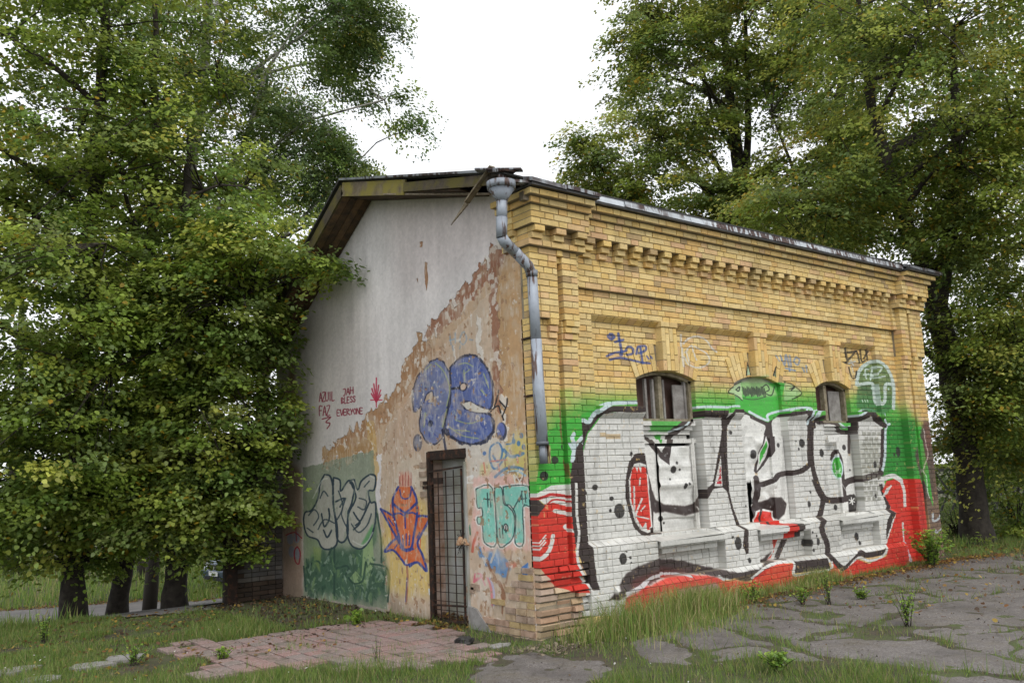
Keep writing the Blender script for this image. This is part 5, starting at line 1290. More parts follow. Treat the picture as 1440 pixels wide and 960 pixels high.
def in_holes(c):
    """window intervals cut out of course c"""
    z = (c + .5) * CH; r = []
    for i, (a, b) in enumerate(WINS):
        m = (a + b) / 2; hw = (b - a) / 2
        if .9 <= z < SPR - .02: r.append((a, b))
        elif SPR - .02 <= z < 3.60:
            rr = (hw * hw + .0121) / .22; q = (rr + .36) ** 2 - (z + .05 - CROWN + rr) ** 2
            e = max(min(hw + (z - SPR) * .36 - .02, math.sqrt(max(q, 0)) - .03), .14); r.append((m - e, m + e))
    return r
def lay(u0, u1, c0, c1, w, back=.25, holes=None, slope=None, jit=.0025, dull=0, only=None):
    for c in range(c0, c1):
        z0 = c * CH; iv = [(u0, u1)]
        hs = holes(c) if holes else []
        for a, b in hs:
            nv = []
            for p, q in iv:
                if b <= p or a >= q: nv.append((p, q)); continue
                if a > p: nv.append((p, a))
                if b < q: nv.append((b, q))
            iv = nv
        wb = w if slope is None else slope[0]; wt = w if slope is None else slope[1]
        for p, q in iv:
            m0 = min(wb, wt)
            if slope is None: mortar.box(p + .003, q - .003, -(m0 - .009), -(m0 - back), z0, z0 + CH)
            else: mortar.hexa([(p + .003, -(wb - .009), z0), (q - .003, -(wb - .009), z0), (q - .003, -(m0 - back), z0), (p + .003, -(m0 - back), z0), (p + .003, -(wt - .009), z0 + CH), (q - .003, -(wt - .009), z0 + CH), (q - .003, -(m0 - back), z0 + CH), (p + .003, -(m0 - back), z0 + CH)])
            x = p; k = c % 2; first = True
            while x < q - .02:
                ln = .135 if (slope is not None or (k % 2 == 0)) else .28
                if first and c % 4 == 1: ln = .205
                if random.random() < .12: ln = .135
                e = min(x + ln, q)
                if q - e < .06: e = q
                th = .045
                for a, b in hs:
                    if abs(x - b) < .01 or abs(e - a) < .01: th = .235
                if abs(x - u0) < .01 or abs(e - u1) < .01: th = max(th, .14, wt + .012 if c >= 57 else 0)
                g = .005
                brick_boxes.append((x + (g if x > p + .01 else 0), e - (g if e < q - .01 else 0), z0 + .0045, z0 + CH - .0045, wt, th, bcol(z0, dull), None if slope is None else wb, jit))
                x = e; k += 1; first = False
# lower wall: stepped plinth, sunk panels below the windows, sloping ledges
def under_win(c): return [(a - .02, b + .12) for a, b in WINS]
lay(1.09, 7.67, -3, 4, .19, .48); lay(1.09, 7.67, 4, 5, 0, .3, slope=(.19, .13))
lay(1.09, 7.67, 5, 11, .13, .35, holes=under_win)
for a, b in WINS: lay(a - .02, b + .12, 5, 11, .0, .25)
lay(1.09, 7.67, 11, 12, 0, .25, slope=(.13, .0), holes=lambda c: [(a - .02, b + .12) for a, b in WINS])
for a, b in WINS: lay(a - .02, b + .12, 11, 12, -.02, .25)
lay(1.09, 7.67, 12, 31, 0, .24, holes=in_holes)
lay(1.09, 7.67, 31, 32, 0, .24, holes=in_holes, slope=(.0, .06)); lay(1.09, 7.67, 32, 33, .06, .3, holes=in_holes)
lay(1.09, 7.67, 33, 47, -.08, .17, holes=in_holes)
lay(1.09, 7.67, 47, 48, 0, .25, slope=(-.08, .0), holes=in_holes)
lay(.73, 8.27, 48, 52, 0, .25)
lay(.73, 1.09, -3, 11, .122, .37); lay(.73, 1.09, 11, 12, 0, .25, slope=(.122, .0)); lay(.73, 1.09, 12, 48, 0, .25); lay(7.67, 8.27, -3, 48, 0, .25)
# corner pilasters
for (a, b, c_, d_2, e_, g_) in ((0, .41, .49, .73, .41, .49), (8.59, 9.0, 8.27, 8.51, 8.51, 8.59)):
    low = 9 if a == 0 else -3
    lay(a, b, low, 46, .12, .36); lay(c_, d_2, low, 46, .12, .36); lay(e_, g_, low, 46, .05, .28)
    lay(a, b, 46, 57, .18, .42); lay(c_, d_2, 46, 57, .18, .42); lay(e_, g_, 46, 57, .05, .28)
# battered, broken foot of the near corner
for c in range(-3, 9):
    mortar.box(.02, .71, -(.05), .2, c * CH, (c + 1) * CH)
    x = 0
    while x < .72:
        ln = random.choice((.14, .2, .27)); e = min(x + ln, .73)
        if .73 - e < .06: e = .73
        wj = .12 - random.uniform(0, .07) * (1 if c < 7 else .3)
        col = random.choice([(.50, .36, .22), (.46, .30, .20), (.55, .42, .28), (.40, .27, .18), (.50, .38, .30)])
        brick_boxes.append((x + .008, e - .008, c * CH + .009 + random.uniform(0, .006), (c + 1) * CH - .009, wj, .16, col, wj + random.uniform(-.02, .02), .004)); x = e
# frieze and cornice between the capitals
lay(.83, 8.17, 52, 60, .06, .3)
lay(.83, 8.17, 60, 63, .21, .46); lay(.83, 8.17, 63, 64, .26, .5); lay(.83, 8.17, 64, 65, .33, .58)
for x0, x1, s in ((-.05, .83, -1), (8.17, 9.05, 1)):
    ext = lambda e, x0=x0, x1=x1, s=s: (x0 - e, x1) if s < 0 else (x0, x1 + e)
    lay(*((0, .83) if s < 0 else (8.17, 9.0)), 52, 57, .10, .34, holes=lambda c, s=s: [(0, .73)] if s < 0 else [(8.27, 9.0)])
    lay(*ext(0), 57, 58, .24, .48); lay(*ext(-.03), 58, 60, .19, .43)
    lay(*ext(.02), 60, 63, .33, .58); lay(*ext(.06), 63, 64, .38, .62); lay(*ext(.12), 64, 65, .45, .7)
# side returns of the near capital (they wrap round the plastered gable)
CAM = Vector(C_)
brick_boxes.sort(key=lambda b: (Vector(((b[0] + b[1]) / 2, -b[4], (b[2] + b[3]) / 2)) - CAM).length - (b[1] - b[0]) * 3 + (6 if b[2] < .3 and b[0] > .8 else 0))
for i, b in enumerate(brick_boxes[:298]):
    mb = MB(); cx, cz = (b[0] + b[1]) / 2, b[2]
    brick_shape(mb, b[0] - cx, b[1] - cx, b[2] - cz, b[3] - cz, b[4], b[5], b[6], b[7], jit=b[8]); link('brick', mb.mesh('brick'), M['brick'], BLD, (cx, 0, cz))
rest = MB()
for b in brick_boxes[298:]: brick_shape(rest, *b[:8], jit=b[8])
tag(rest.obj('brickwork', M['brick'], BLD), kind='stuff')
# corbel bricks: dentil rows and the ones hanging from the capitals
def corbel(x, z, w, wd=.135, ht=CH, th=.12):
    mb = MB(); brick_shape(mb, -wd / 2, wd / 2, .004, ht - .004, w, th, bcol()); link('corbel_brick', mb.mesh('corbel_brick'), M['brick'], BLD, (x, 0, z))
xs = np.arange(.97, 8.1, .2775)
for x in xs:
    for k, w_ in enumerate((.11, .16, .205)): corbel(x, (57 + k) * CH, w_)
for base, s in ((.39, 1), (8.61, 1)):
    for dx in (-.33, 0, .33):
        for k, w_ in enumerate((.27, .32)): corbel(base + dx, (58 + k) * CH, w_, .15)
for x in (.45, 8.55):
    for k, w_ in enumerate((.14, .20)): corbel(x, (55 + k) * CH, w_, .085)
for x in (.33, .57, .66, 8.34, 8.43, 8.67):
    for k, w_ in enumerate((.15, .17, .19)): corbel(x, (43 + k) * CH, w_, .125)
# bricks seen end-on where the corner meets the render, and the capital's return along the gable
side = []
for c in range(57, 65):
    w_ = {57: .04, 58: .05, 59: .09, 60: .09, 61: .09, 62: .09, 63: .13, 64: .19}[c]
    for j in range(2 if c not in (58, 59) else 1):
        y0 = .0 + j * .14; mb = MB()
        mb.box(-w_, .0, y0 + .004, y0 + .132, .004, CH - .004, bcol()); link('brick', mb.mesh('brick'), M['brick'], BLD, (0, 0, c * CH))
# arches
vous = MB
for a, b in WINS:
    m = (a + b) / 2; hw = (b - a) / 2; rise = CROWN - SPR; Rr = (hw * hw + rise * rise) / (2 * rise); cz = CROWN - Rr; an = math.asin(hw / Rr) * 1.04; n = int(2 * an * Rr / .083)
    mortar.box(a - .02, b + .02, .09, .25, 3.0, 3.34)
    for i in range(n):
        t0 = -an + 2 * an * i / n + .0035; t1 = -an + 2 * an * (i + 1) / n - .0035; tm = (t0 + t1) / 2
        xm = m + math.sin(tm) * Rr
        if abs(m + math.sin(tm) * (Rr + .15) - m) < .15: 
            rr = [(Rr, Rr + .05)]
        else: rr = [(Rr, Rr + .135), (Rr + .142, Rr + .36)] if i % 2 else [(Rr, Rr + .22), (Rr + .227, Rr + .36)]
        for r0, r1 in rr:
            mb = MB(); col = bcol(); spread = 1.0
            q = [(math.sin(t0) * r0, math.cos(t0) * r0), (math.sin(t1) * r0, math.cos(t1) * r0), (math.sin(t1 * 1.0) * r1, math.cos(t1) * r1), (math.sin(t0) * r1, math.cos(t0) * r1)]
            y0 = .062 + random.uniform(-.002, .002)
            mb.hexa([(q[0][0], y0, q[0][1]), (q[1][0], y0, q[1][1]), (q[1][0], .235, q[1][1]), (q[0][0], .235, q[0][1]), (q[3][0], y0, q[3][1]), (q[2][0], y0, q[2][1]), (q[2][0], .235, q[2][1]), (q[3][0], .235, q[3][1])], col)
            link('arch_brick', mb.mesh('arch_brick'), M['brick'], BLD, (m, 0, cz))
    # keystone of upright bricks
    for i in range(4):
        for z0, z1 in (((2.955, 3.16), (3.168, 3.44), (3.448, 3.525)) if i % 2 else ((2.955, 3.09), (3.098, 3.33), (3.338, 3.525))):
            f0 = lambda z: 1.0 + .0 * z
            mb = MB(); x0 = -.15 + i * .075 + .003; col = bcol()
            brick_shape(mb, x0, x0 + .069, z0, z1, .0 + .03, .26, col); link('arch_brick', mb.mesh('arch_brick'), M['brick'], BLD, (m, 0, 0))
    mortar.box(m - .145, m + .145, -.02, .25, 2.96, 3.6)
    for i in range(2):
        mb = MB(); brick_shape(mb, -.16 + i * .162, .0 + i * .162 - .003, 3.53, 3.597, .045, .26, bcol()); link('arch_brick', mb.mesh('arch_brick'), M['brick'], BLD, (m, 0, 0))
mortar.obj('mortar', M['mortar'], BLD)

# ------------------------------------------------------------ windows
def crumple(name, x0, x1, z0, z1, y, amp, seed, material, parent, nx=26, nz=34, fold=()):
    xs_ = np.linspace(x0, x1, nx); zs_ = np.linspace(z0, z1, nz); X, Z = np.meshgrid(xs_, zs_)
    Y = y - amp * (fbm(X * 5, Z * 5, seed, 3) - .45) * 2 - amp * .5 * (np.abs(vnoise(X * 9 + Z * 5, Z * 8, seed + 5) - .5) * 2)
    for fz, fa in fold: Y -= fa * np.exp(-((Z - fz) / .035) ** 2)
    v = np.stack([X.ravel(), Y.ravel(), Z.ravel()], 1); fs = [(j * nx + i, j * nx + i + 1, (j + 1) * nx + i + 1, (j + 1) * nx + i) for j in range(nz - 1) for i in range(nx - 1)]
    me = bpy.data.meshes.new(name); me.from_pydata(v.tolist(), [], fs); me.polygons.foreach_set('use_smooth', [True] * len(fs)); me.update()
    me.color_attributes.new('tint', 'FLOAT_COLOR', 'CORNER').data.foreach_set('color', [1.0] * (len(me.loops) * 4))
    o = link(name, me, material, parent); md = o.modifiers.new('thickness', 'SOLIDIFY'); md.thickness = .004; return o
def arc_pts(a, b, n=14, dz=0, inset=0):
    m = (a + b) / 2; hw = (b - a) / 2; rise = CROWN - SPR; Rr = (hw * hw + rise * rise) / (2 * rise); cz = CROWN - Rr; h2 = hw - inset
    return [(m - h2 + 2 * h2 * i / n, cz + dz + math.sqrt(Rr * Rr - (-h2 + 2 * h2 * i / n) ** 2)) for i in range(n + 1)]
def arched_ring(mb, a, b, z0, y0, y1, t):
    """flat timber frame following the opening, with its arched head"""
    mb.box(a, a + t, y0, y1, z0, SPR - .01); mb.box(b - t, b, y0, y1, z0, SPR - .01)
    o = arc_pts(a, b, 14); i_ = arc_pts(a, b, 14, -t, 0)
    for k in range(14):
        (xa, za), (xb, zb), (xc, zc), (xd, zd) = i_[k], i_[k + 1], o[k + 1], o[k]
        mb.hexa([(xa, y0, za), (xb, y0, zb), (xb, y1, zb), (xa, y1, za), (xd, y0, zd), (xc, y0, zc), (xc, y1, zc), (xd, y1, zd)])
    mb.box(a, b, y0, y1, z0 - .001, z0 + t * .8)
TR = 2.30
def window_frame(a, b, name='window_frame'):
    mb = MB(); arched_ring(mb, a, b, TR, .15, .23, .05); fr = mb.obj(name, M['frame_timber'], BLD); return fr
glass, nt_, b_, N_ = mat('dusty_glass'); b_.inputs['Base Color'].default_value = (.035, .04, .045, 1); b_.inputs['Roughness'].default_value = .12
M['glass'] = glass
M['brown_board'] = simple('dark_brown_board', (.20, .115, .09, 1), (.10, .06, .05, 1), 5, .9)
# first window
a, b = WINS[0]; fr = window_frame(a, b)
mb = MB(); m_ = (a + b) / 2 - .06; mb.box(m_ - .035, m_ + .035, .14, .22, TR + .04, 2.9); mb.obj('mullion', M['frame_timber'], fr)
for x in (a + .27, m_ - .10, b - .10, m_ + .10):
    mb = MB(); mb.box(x - .018, x + .018, .17, .21, TR + .04, 2.86); mb.obj('sash_bar', M['grey_board'], fr)
mb = MB(); mb.box(m_ + .30, b - .06, .19, .205, TR + .04, 2.80); mb.obj('curtain_board', M['grey_board'], fr)
mb = MB(); mb.box(WINS[0][0] - .1, WINS[2][1] + .1, .33, .36, 2.2, 3.05); mb.obj('inner_boarding', M['brown_board'], BLD)
mb = MB()                                       # moulded transom under the sashes
for k, (z, h, d) in enumerate(((2.245, .055, .02), (2.19, .05, -.02), (2.13, .055, -.055), (2.07, .05, -.10))): mb.box(a + .02 + k * .03, b - .08 - k * .02, .14 - (.07 + d), .22, z, z + h)
mb.obj('transom', M['timber'], BLD)
mb = MB(); mb.box(a, b, .235, .245, .88, 2.1); mb.obj('boarding', M['dark'], BLD)
crumple('metal_sheet', a + .01, a + .36, .9, 2.02, .16, .006, 3, M['board'], BLD, 8, 20)
crumple('metal_sheet', a + .38, b - .13, 1.05, 1.98, .145, .02, 8, M['sheet'], BLD, 24, 34, ((1.48, .03), (1.72, .012)))
crumple('metal_sheet', a + .39, b - .12, .87, 1.10, .155, .008, 12, M['sheet'], BLD, 20, 10)
mb = MB(); mb.box(b - .10, b - .06, .11, .23, .88, 2.08); mb.box(b - .12, b - .10, .12, .23, .88, 2.0); mb.box(a, b, .13, .23, 2.02, 2.07); mb.obj('window_frame', M['timber'], BLD)
# second window: filled in, plastered above, crushed sheet below
a, b = WINS[1]; mb = MB(); pts = arc_pts(a, b); 
for k in range(14):
    (xa, za), (xb, zb) = pts[k], pts[k + 1]; mb.hexa([(xa, .13, 2.1), (xb, .13, 2.1), (xb, .25, 2.1), (xa, .25, 2.1), (xa, .13, za), (xb, .13, zb), (xb, .25, zb), (xa, .25, za)])
mb.obj('plaster_infill', M['board'], BLD)
mb = MB(); mb.box(a, b, .24, .25, .88, 2.1); mb.obj('boarding', M['dark'], BLD)
mb = MB(); mb.box(b - .34, b - .02, .10, .24, .9, 2.1); mb.box(a, a + .16, .12, .24, .9, 1.75); mb.obj('boarding', M['board'], BLD)
crumple('metal_sheet', a + .02, b - .3, 1.45, 2.12, .13, .035, 21, M['sheet'], BLD, 26, 26)
crumple('metal_sheet', a + .24, b - .18, .88, 1.5, .12, .05, 29, M['sheet'], BLD, 26, 26)
# third window
a, b = WINS[2]; fr = window_frame(a, b)
mb = MB(); m_ = (a + b) / 2 - .12; mb.box(m_ - .035, m_ + .035, .14, .22, TR + .04, 2.9); mb.obj('mullion', M['frame_timber'], fr)
mb = MB(); mb.box(m_ + .16, b - .12, .19, .205, TR + .04, 2.82); mb.obj('curtain_board', M['grey_board'], fr)
mb = MB()
for k, (z, h, d) in enumerate(((2.245, .055, .02), (2.19, .05, -.02), (2.13, .055, -.055))): mb.box(a + .1 + k * .03, b - .1 - k * .03, .14 - (.07 + d), .22, z, z + h)
mb.obj('transom', M['timber'], BLD)
fill = MB(); mort2 = MB()
mort2.box(a, a + .44, .125, .24, .88, 2.12)
for c in range(12, 28):
    x = a; k = c
    while x < a + .43:
        e = min(x + (.28 if k % 2 else .135), a + .44); brick_shape(fill, x + .004, e - .004, c * CH + .004, (c + 1) * CH - .004, -.115, .05, bcol(), None); x = e; k += 1
fill.obj('infill_brickwork', M['brick'], BLD); mort2.obj('infill_mortar', M['mortar'], BLD)
crumple('metal_sheet', a + .45, b - .02, .9, 2.12, .13, .006, 33, M['board'], BLD, 10, 30)
mb = MB(); mb.box(a + .44, a + .49, .08, .2, .9, 2.1); mb.box(a + .1, a + .4, .0, .02, 2.0, 2.1); mb.obj('post', M['board'], BLD)
mb = MB(); mb.box(a, b, .235, .245, .88, 2.2); mb.obj('boarding', M['dark'], BLD)
# sills: folded sheet on brick brackets, all slightly out of true
for i, (a, b) in enumerate(WINS):
    x0, x1 = a - .03, b + .10; w0, w1 = (.19, .17) if i != 2 else (.19, .16)
    mb = MB(); z = .885
    mb.hexa([(x0, -w0, z - .075), (x1, -w1, z - .055), (x1, .16, z + .0), (x0, .16, z - .005), (x0, -w0, z - .066), (x1, -w1, z - .046), (x1, .16, z + .012), (x0, .16, z + .006)])
    mb.box(x0, x1, -w0 - .004, -w0 + .01, z - .125, z - .072); mb.obj('window_sill', M['sheet'], BLD)
    for k, (w_, zz, in_) in enumerate(((.16, z - .15, .03), (.10, z - .225, .10))):
        x = x0 + in_
        while x < x1 - in_ - .05:
            e = min(x + .27, x1 - in_); mb = MB(); brick_shape(mb, x + .004, e - .004, zz, zz + .068, w_, .16, bcol()); mb.obj('sill_brick', M['brick'], BLD); x = e

# ------------------------------------------------------------ gable wall with door opening, other walls
DY0, DY1, DZ0, DZ1 = 1.23, 2.05, -.16, 2.04
def gz(y): return 4.93 + (5.96 - 4.93) * y / 3.49 if y < 3.49 else 5.96 - .56 * (y - 3.49)
mb = MB()
def wallcell(y0, y1, z0, top0, top1, x0=0, x1=.3):
    mb.hexa([(x0, y0, z0), (x1, y0, z0), (x1, y1, z0), (x0, y1, z0), (x0, y0, top0), (x1, y0, top0), (x1, y1, top1), (x0, y1, top1)])
wallcell(0.0, DY0, -.4, gz(0), gz(DY0)); wallcell(DY0, DY1, DZ1, gz(DY0), gz(DY1)); wallcell(DY1, 3.49, -.4, gz(DY1), gz(3.49)); wallcell(3.49, WID, -.8, gz(3.49), gz(WID))
mb.obj('gable_wall', M['render'], BLD)
mb = MB(); mb.box(8.72, 9.0, .02, WID, -.3, 4.9); mb.hexa([(8.72, .02, 4.9), (9, .02, 4.9), (9, WID, 4.0), (8.72, WID, 4.0), (8.72, 3.49, 5.96), (9, 3.49, 5.96), (9, 3.6, 5.96), (8.72, 3.6, 5.96)]); mb.box(.3, 8.72, WID - .3, WID, -.8, 4.0)
mb.box(.3, 8.72, .245, .26, 2.95, 4.9)
mb.obj('rear_walls', M['inside'], BLD)
mb = MB(); mb.box(.3, 8.72, .26, WID - .3, -.12, -.06); mb.obj('inner_floor', M['dark'], BLD)
# exposed bricks in the foot of the gable, near the corner
for c in range(-2, 9):
    ylim = .78 - c * .07 + random.uniform(-.08, .08); y = .0
    while y < ylim:
        ln = random.choice((.13, .2, .26)); col = random.choice([(.50, .38, .25), (.46, .32, .24), (.54, .44, .32), (.42, .32, .25), (.48, .36, .18)])
        mb = MB(); t_ = random.uniform(.006, .03); mb.hexa([(-t_, .006, .006), (.03, .006, .006), (.03, ln - .006, .006), (-t_ * .8, ln - .006, .006), (-t_ * .9, .01, CH - .008), (.03, .01, CH - .008), (.03, ln - .01, CH - .008), (-t_ * .7, ln - .01, CH - .008)], col)
        if not (y + ln > .5 and random.random() < .3): link('brick', mb.mesh('brick'), M['plain_brick'], BLD, (0, y, c * CH))
        y += ln
for (y, z) in ((1.10, -.0), (1.13, .32), (1.02, .36), (2.1, 1.6), (2.12, 1.72), (2.1, 1.84), (2.1, 1.46)):
    mb = MB(); mb.box(-.012, .03, 0, .17, 0, .07, (.40, .31, .24)); link('brick', mb.mesh('brick'), M['plain_brick'], BLD, (0, y, z))
M['lining'] = simple('stained_brick_lining', (.50, .40, .35, 1), (.28, .16, .10, 1), 5, .95, bmp=.6)
# doorway: lining, rusty lintel, sheet behind, steel grille
DR = tag(empty('doorway', (0, DY0, DZ0))); DR.parent = BLD
mb = MB(); mb.box(.20, .215, DY0 + .002, DY1 - .002, DZ0, DZ1 - .1); o = mb.obj('back_sheet', M['pale_sheet'], DR)
mb = MB(); mb.box(.045, .198, DY1 - .012, DY1 - .002, DZ0, DZ1 - .15, (1, 1, 1)); o = mb.obj('inner_brick_lining', M['lining'], DR)
mb = MB(); mb.box(-.008, .25, DY0 - .02, DY1 + .02, 1.93, 2.045); mb.obj('lintel', M['rust'], DR)
mb = MB(); mb.box(-.03, .04, DY1 - .035, DY1 + .02, DZ0, DZ1 - .005); mb.obj('door_frame', M['rust'], DR)
mb = MB(); mb.box(-.02, .03, DY0 - .02, DY0 + .012, DZ0, 1.88); mb.obj('door_frame', M['pale_sheet'], DR)
mb = MB(); mb.box(-.03, .0, DY1 + .0, DY1 + .12, 1.62, 1.66); mb.box(-.03, 0, DY1, DY1 + .13, 1.56, 1.60); mb.obj('hinge', M['rust'], DR)
mb = MB(); mb.box(-.025, .0, DY1 - .32, DY1 - .02, 1.62, 1.70); mb.obj('latch_plate', M['rust'], DR)
GR = tag(empty('grille_gate', (-.02, DY0, DZ0))); GR.parent = DR; GR.location = (-.02, 0, 0)
def bar(p, q, r):
    mb = MB(); mb.beam(p, q, r, r); o = link('grille_bar', mb.mesh('grille_bar'), M['rust'], DR)
    o.matrix_parent_inverse = Matrix.Translation(-Vector((0, DY0, DZ0)))
for k in range(5): bar((-.03, DY0 + .06 + k * .175, -.06 + .01 * k), (-.03, DY0 + .05 + k * .175, 1.80 - .012 * k), .011 if k not in (0, 4) else .022)
for k in range(17): bar((-.018, DY0 + .05, -.02 + k * .108), (-.018, DY1 - .06, -.04 + k * .108), .008)
for z in (.14, 1.80, -.05): bar((-.035, DY0 + .03, z + .02), (-.035, DY1 - .05, z - .02), .022)
COL.objects.unlink(GR); bpy.data.objects.remove(GR)

# ------------------------------------------------------------ roof
mb = MB(); XO = -.47; XE = 9.25
def roofz(y): return 4.985 + .278 * (y + .38) if y < 3.45 else 4.985 + .278 * 3.83 - .58 * (y - 3.45)
for (y0, y1) in ((-.38, 3.45), (3.45, 7.35)):
    mb.hexa([(XO, y0, roofz(y0)), (XE, y0, roofz(y0)), (XE, y1, roofz(y1)), (XO, y1, roofz(y1)), (XO, y0, roofz(y0) + .02), (XE, y0, roofz(y0) + .02), (XE, y1, roofz(y1) + .02), (XO, y1, roofz(y1) + .02)])
mb.obj('roof', M['dark'], BLD)
def plank(name, p, q, w_, h_, m, tintv=1, up=(0, 0, 1)): mb = MB(); mb.beam(p, q, w_, h_, (tintv,) * 3, up); return mb.obj(name, m, BLD)
zf = lambda y: roofz(y) - .12
plank('fascia_board', (XO - .01, 1.7, zf(1.7) - .0), (XO - .01, 3.44, zf(3.44)), .03, .20, M['moss'], 1.1)
plank('fascia_board', (XO - .012, -.1, zf(-.1) + .05), (XO - .012, 1.72, zf(1.72) + .0), .03, .12, M['moss'], .55)
plank('fascia_board', (XO - .01, 3.44, roofz(3.45) - .12), (XO - .01, 7.3, roofz(7.3) - .1), .03, .17, M['moss'], .5)
plank('roof_edge_strip', (XO - .03, -.35, roofz(-.35) + .03), (XO - .03, 3.47, roofz(3.45) + .035), .06, .03, M['flash'], .45)
plank('roof_edge_strip', (XO - .03, 3.46, roofz(3.46) + .03), (XO - .03, 7.3, roofz(7.3) + .03), .06, .03, M['dark'])
for k in range(4):
    x = XO + .06 + k * .115
    plank('soffit_board', (x, 3.44, roofz(3.45) - .215), (x, 7.2, roofz(7.2) - .20), .108, .02, M['soffit'], (1.1, .7, 1.3, .8)[k])
for k in range(3):
    x = XO + .08 + k * .15
    plank('soffit_board', (x, .5, zf(.5) - .045), (x, 3.42, zf(3.42) - .085), .14, .02, M['soffit'], (.6, .9, .5)[k])
plank('loose_lath', (-.5, 2.2, 5.49), (-.28, .12, 4.93), .05, .02, M['old_timber'], 1.6)
mb = MB(); p0, p1 = Vector((-.5, -.2, 5.12)), Vector((-.52, .63, 4.65)); mb.beam(p0, p0.lerp(p1, .6), .075, .02, (1.3, 1.3, 1.2)); q0 = p0.lerp(p1, .6); dv = (p1 - p0).normalized(); sd = Vector((0, .5, .85)) * .03
mb.add([q0 + sd, q0 - sd, p1, q0 + sd + Vector((.02, 0, 0)), q0 - sd + Vector((.02, 0, 0)), p1 + Vector((.012, 0, 0))], [(0, 1, 2), (5, 4, 3), (0, 3, 4, 1), (1, 4, 5, 2), (2, 5, 3, 0)], (1.3, 1.3, 1.2)); mb.obj('hanging_board', M['old_timber'], BLD)
# metal capping along the front edge, sheet by sheet
x = .78
while x < 8.25:
    e = min(x + .62, 8.3); mb = MB(); t = random.uniform(.85, 1.1); j = random.uniform(-.006, .006)
    mb.hexa([(x + .004, -.40 + j, 4.905), (e - .004, -.40 + j, 4.905), (e - .004, -.385, 4.905), (x + .004, -.385, 4.905), (x + .004, -.385 + j, 4.972), (e - .004, -.385 + j, 4.972), (e - .004, -.37, 4.972), (x + .004, -.37, 4.972)], (t, t, t))
    mb.hexa([(x + .004, -.385 + j, 4.974), (e - .004, -.385 + j, 4.974), (e - .004, .3, 5.19), (x + .004, .3, 5.19), (x + .004, -.385 + j, 4.98), (e - .004, -.385 + j, 4.98), (e - .004, .3, 5.215), (x + .004, .3, 5.215)], (t, t, t))
    mb.obj('flashing_sheet', M['flash'], BLD); x = e
mb = MB(); mb.box(.72, 8.3, -.392, -.1, 4.876, 4.903); mb.obj('drip_board', M['dark'], BLD)
for x0, x1 in ((-.20, .32), (.33, .86), (8.14, 8.7), (8.71, 9.28)):
    mb = MB(); k = .62 if x0 < 4 else .35
    mb.hexa([(x0, -.53, 4.915), (x1, -.53, 4.90), (x1, .1, 5.12), (x0, .1, 5.13), (x0, -.53, 4.96), (x1, -.53, 4.945), (x1, .1, 5.14), (x0, .1, 5.15)], (k, k, k)); mb.obj('flashing_sheet', M['flash'], BLD)
for x0, x1 in ((-.19, .85), (8.15, 9.2)): mb = MB(); mb.box(x0, x1, -.515, -.1, 4.878, 4.905); mb.obj('drip_board', M['dark'], BLD)
plank('gutter_scrap', (-.55, -.33, 4.90), (-.06, -.42, 4.93), .12, .03, M['flash'], .75)
plank('gutter_scrap', (-.62, -.05, 5.10), (-.30, -.48, 5.03), .10, .02, M['flash'], .5)
plank('gutter_scrap', (-.52, -.36, 5.02), (-.34, -.40, 5.02), .08, .02, M['rust'])
plank('eave_block', (-.18, -.30, 4.80), (.0, -.32, 4.80), .08, .10, M['old_timber'], 1.4)

# ------------------------------------------------------------ rain pipe
DP = tag(empty('downpipe', (0, 0, 0))); DP.parent = BLD
def pp(name, pts, r, m='pipe', n=14, t=1.0):
    mb = MB(); mb.tube(pts, r, n, col=(t, t, t)); o = mb.obj(name, M[m], DP, False)
    o.data.polygons.foreach_set('use_smooth', [len(p.vertices) == 4 for p in o.data.polygons]); return o
H = Vector((-.46, -.3, 4.86))
pp('hopper_rim', [H + Vector((0, 0, .05)), H + Vector((0, 0, -.03))], [.165, .16], n=20, t=.75)
pp('hopper_head', [H + Vector((0, 0, -.025)), H + Vector((.0, 0, -.13)), H + Vector((0, 0, -.17))], [.15, .08, .062], n=20, t=.9)
mb = MB(); mb.box(H.x - .04, H.x + .05, H.y - .03, H.y, H.z + .04, H.z + .13); mb.obj('hopper_bracket', M['flash'], DP)
pp('pipe_section', [H + Vector((0, 0, -.15)), (-.47, -.3, 4.48)], .06)
pp('pipe_section', [(-.472, -.302, 4.50), (-.485, -.3, 4.27)], [.064, .06], t=.8)
pp('pipe_section', [(-.485, -.3, 4.29), (-.44, -.29, 4.235), (-.26, -.255, 4.14)], [.06, .064, .06])
pp('pipe_section', [(-.28, -.26, 4.155), (-.06, -.225, 4.02), (-.01, -.22, 3.93)], [.063, .062, .06])
pp('pipe_collar', [(-.012, -.22, 3.97), (-.01, -.22, 3.90)], [.072, .068], n=14, t=.7)
pp('pipe_section', [(-.008, -.22, 3.93), (.008, -.22, 3.16)], .06)
pp('pipe_section', [(.008, -.22, 3.18), (.012, -.22, 2.60), (.03, -.22, 2.02)], [.064, .066, .064], t=1.1)
pp('pipe_collar', [(.03, -.22, 2.04), (.03, -.22, 2.00)], [.075, .07], t=.35)
pp('pipe_section', [(.03, -.22, 2.0), (.04, -.215, 1.80)], [.045, .045], t=.6)
mb = MB(); mb.box(.085, .115, -.25, -.2, 1.80, 2.0, (1.3, 1.15, .45)); mb.obj('torn_collar', M['flash'], DP)
for z in (3.2, 2.55): mb = MB(); mb.box(-.03, .04, -.2, .0, z, z + .02); mb.obj('pipe_clamp', M['rust'], DP)
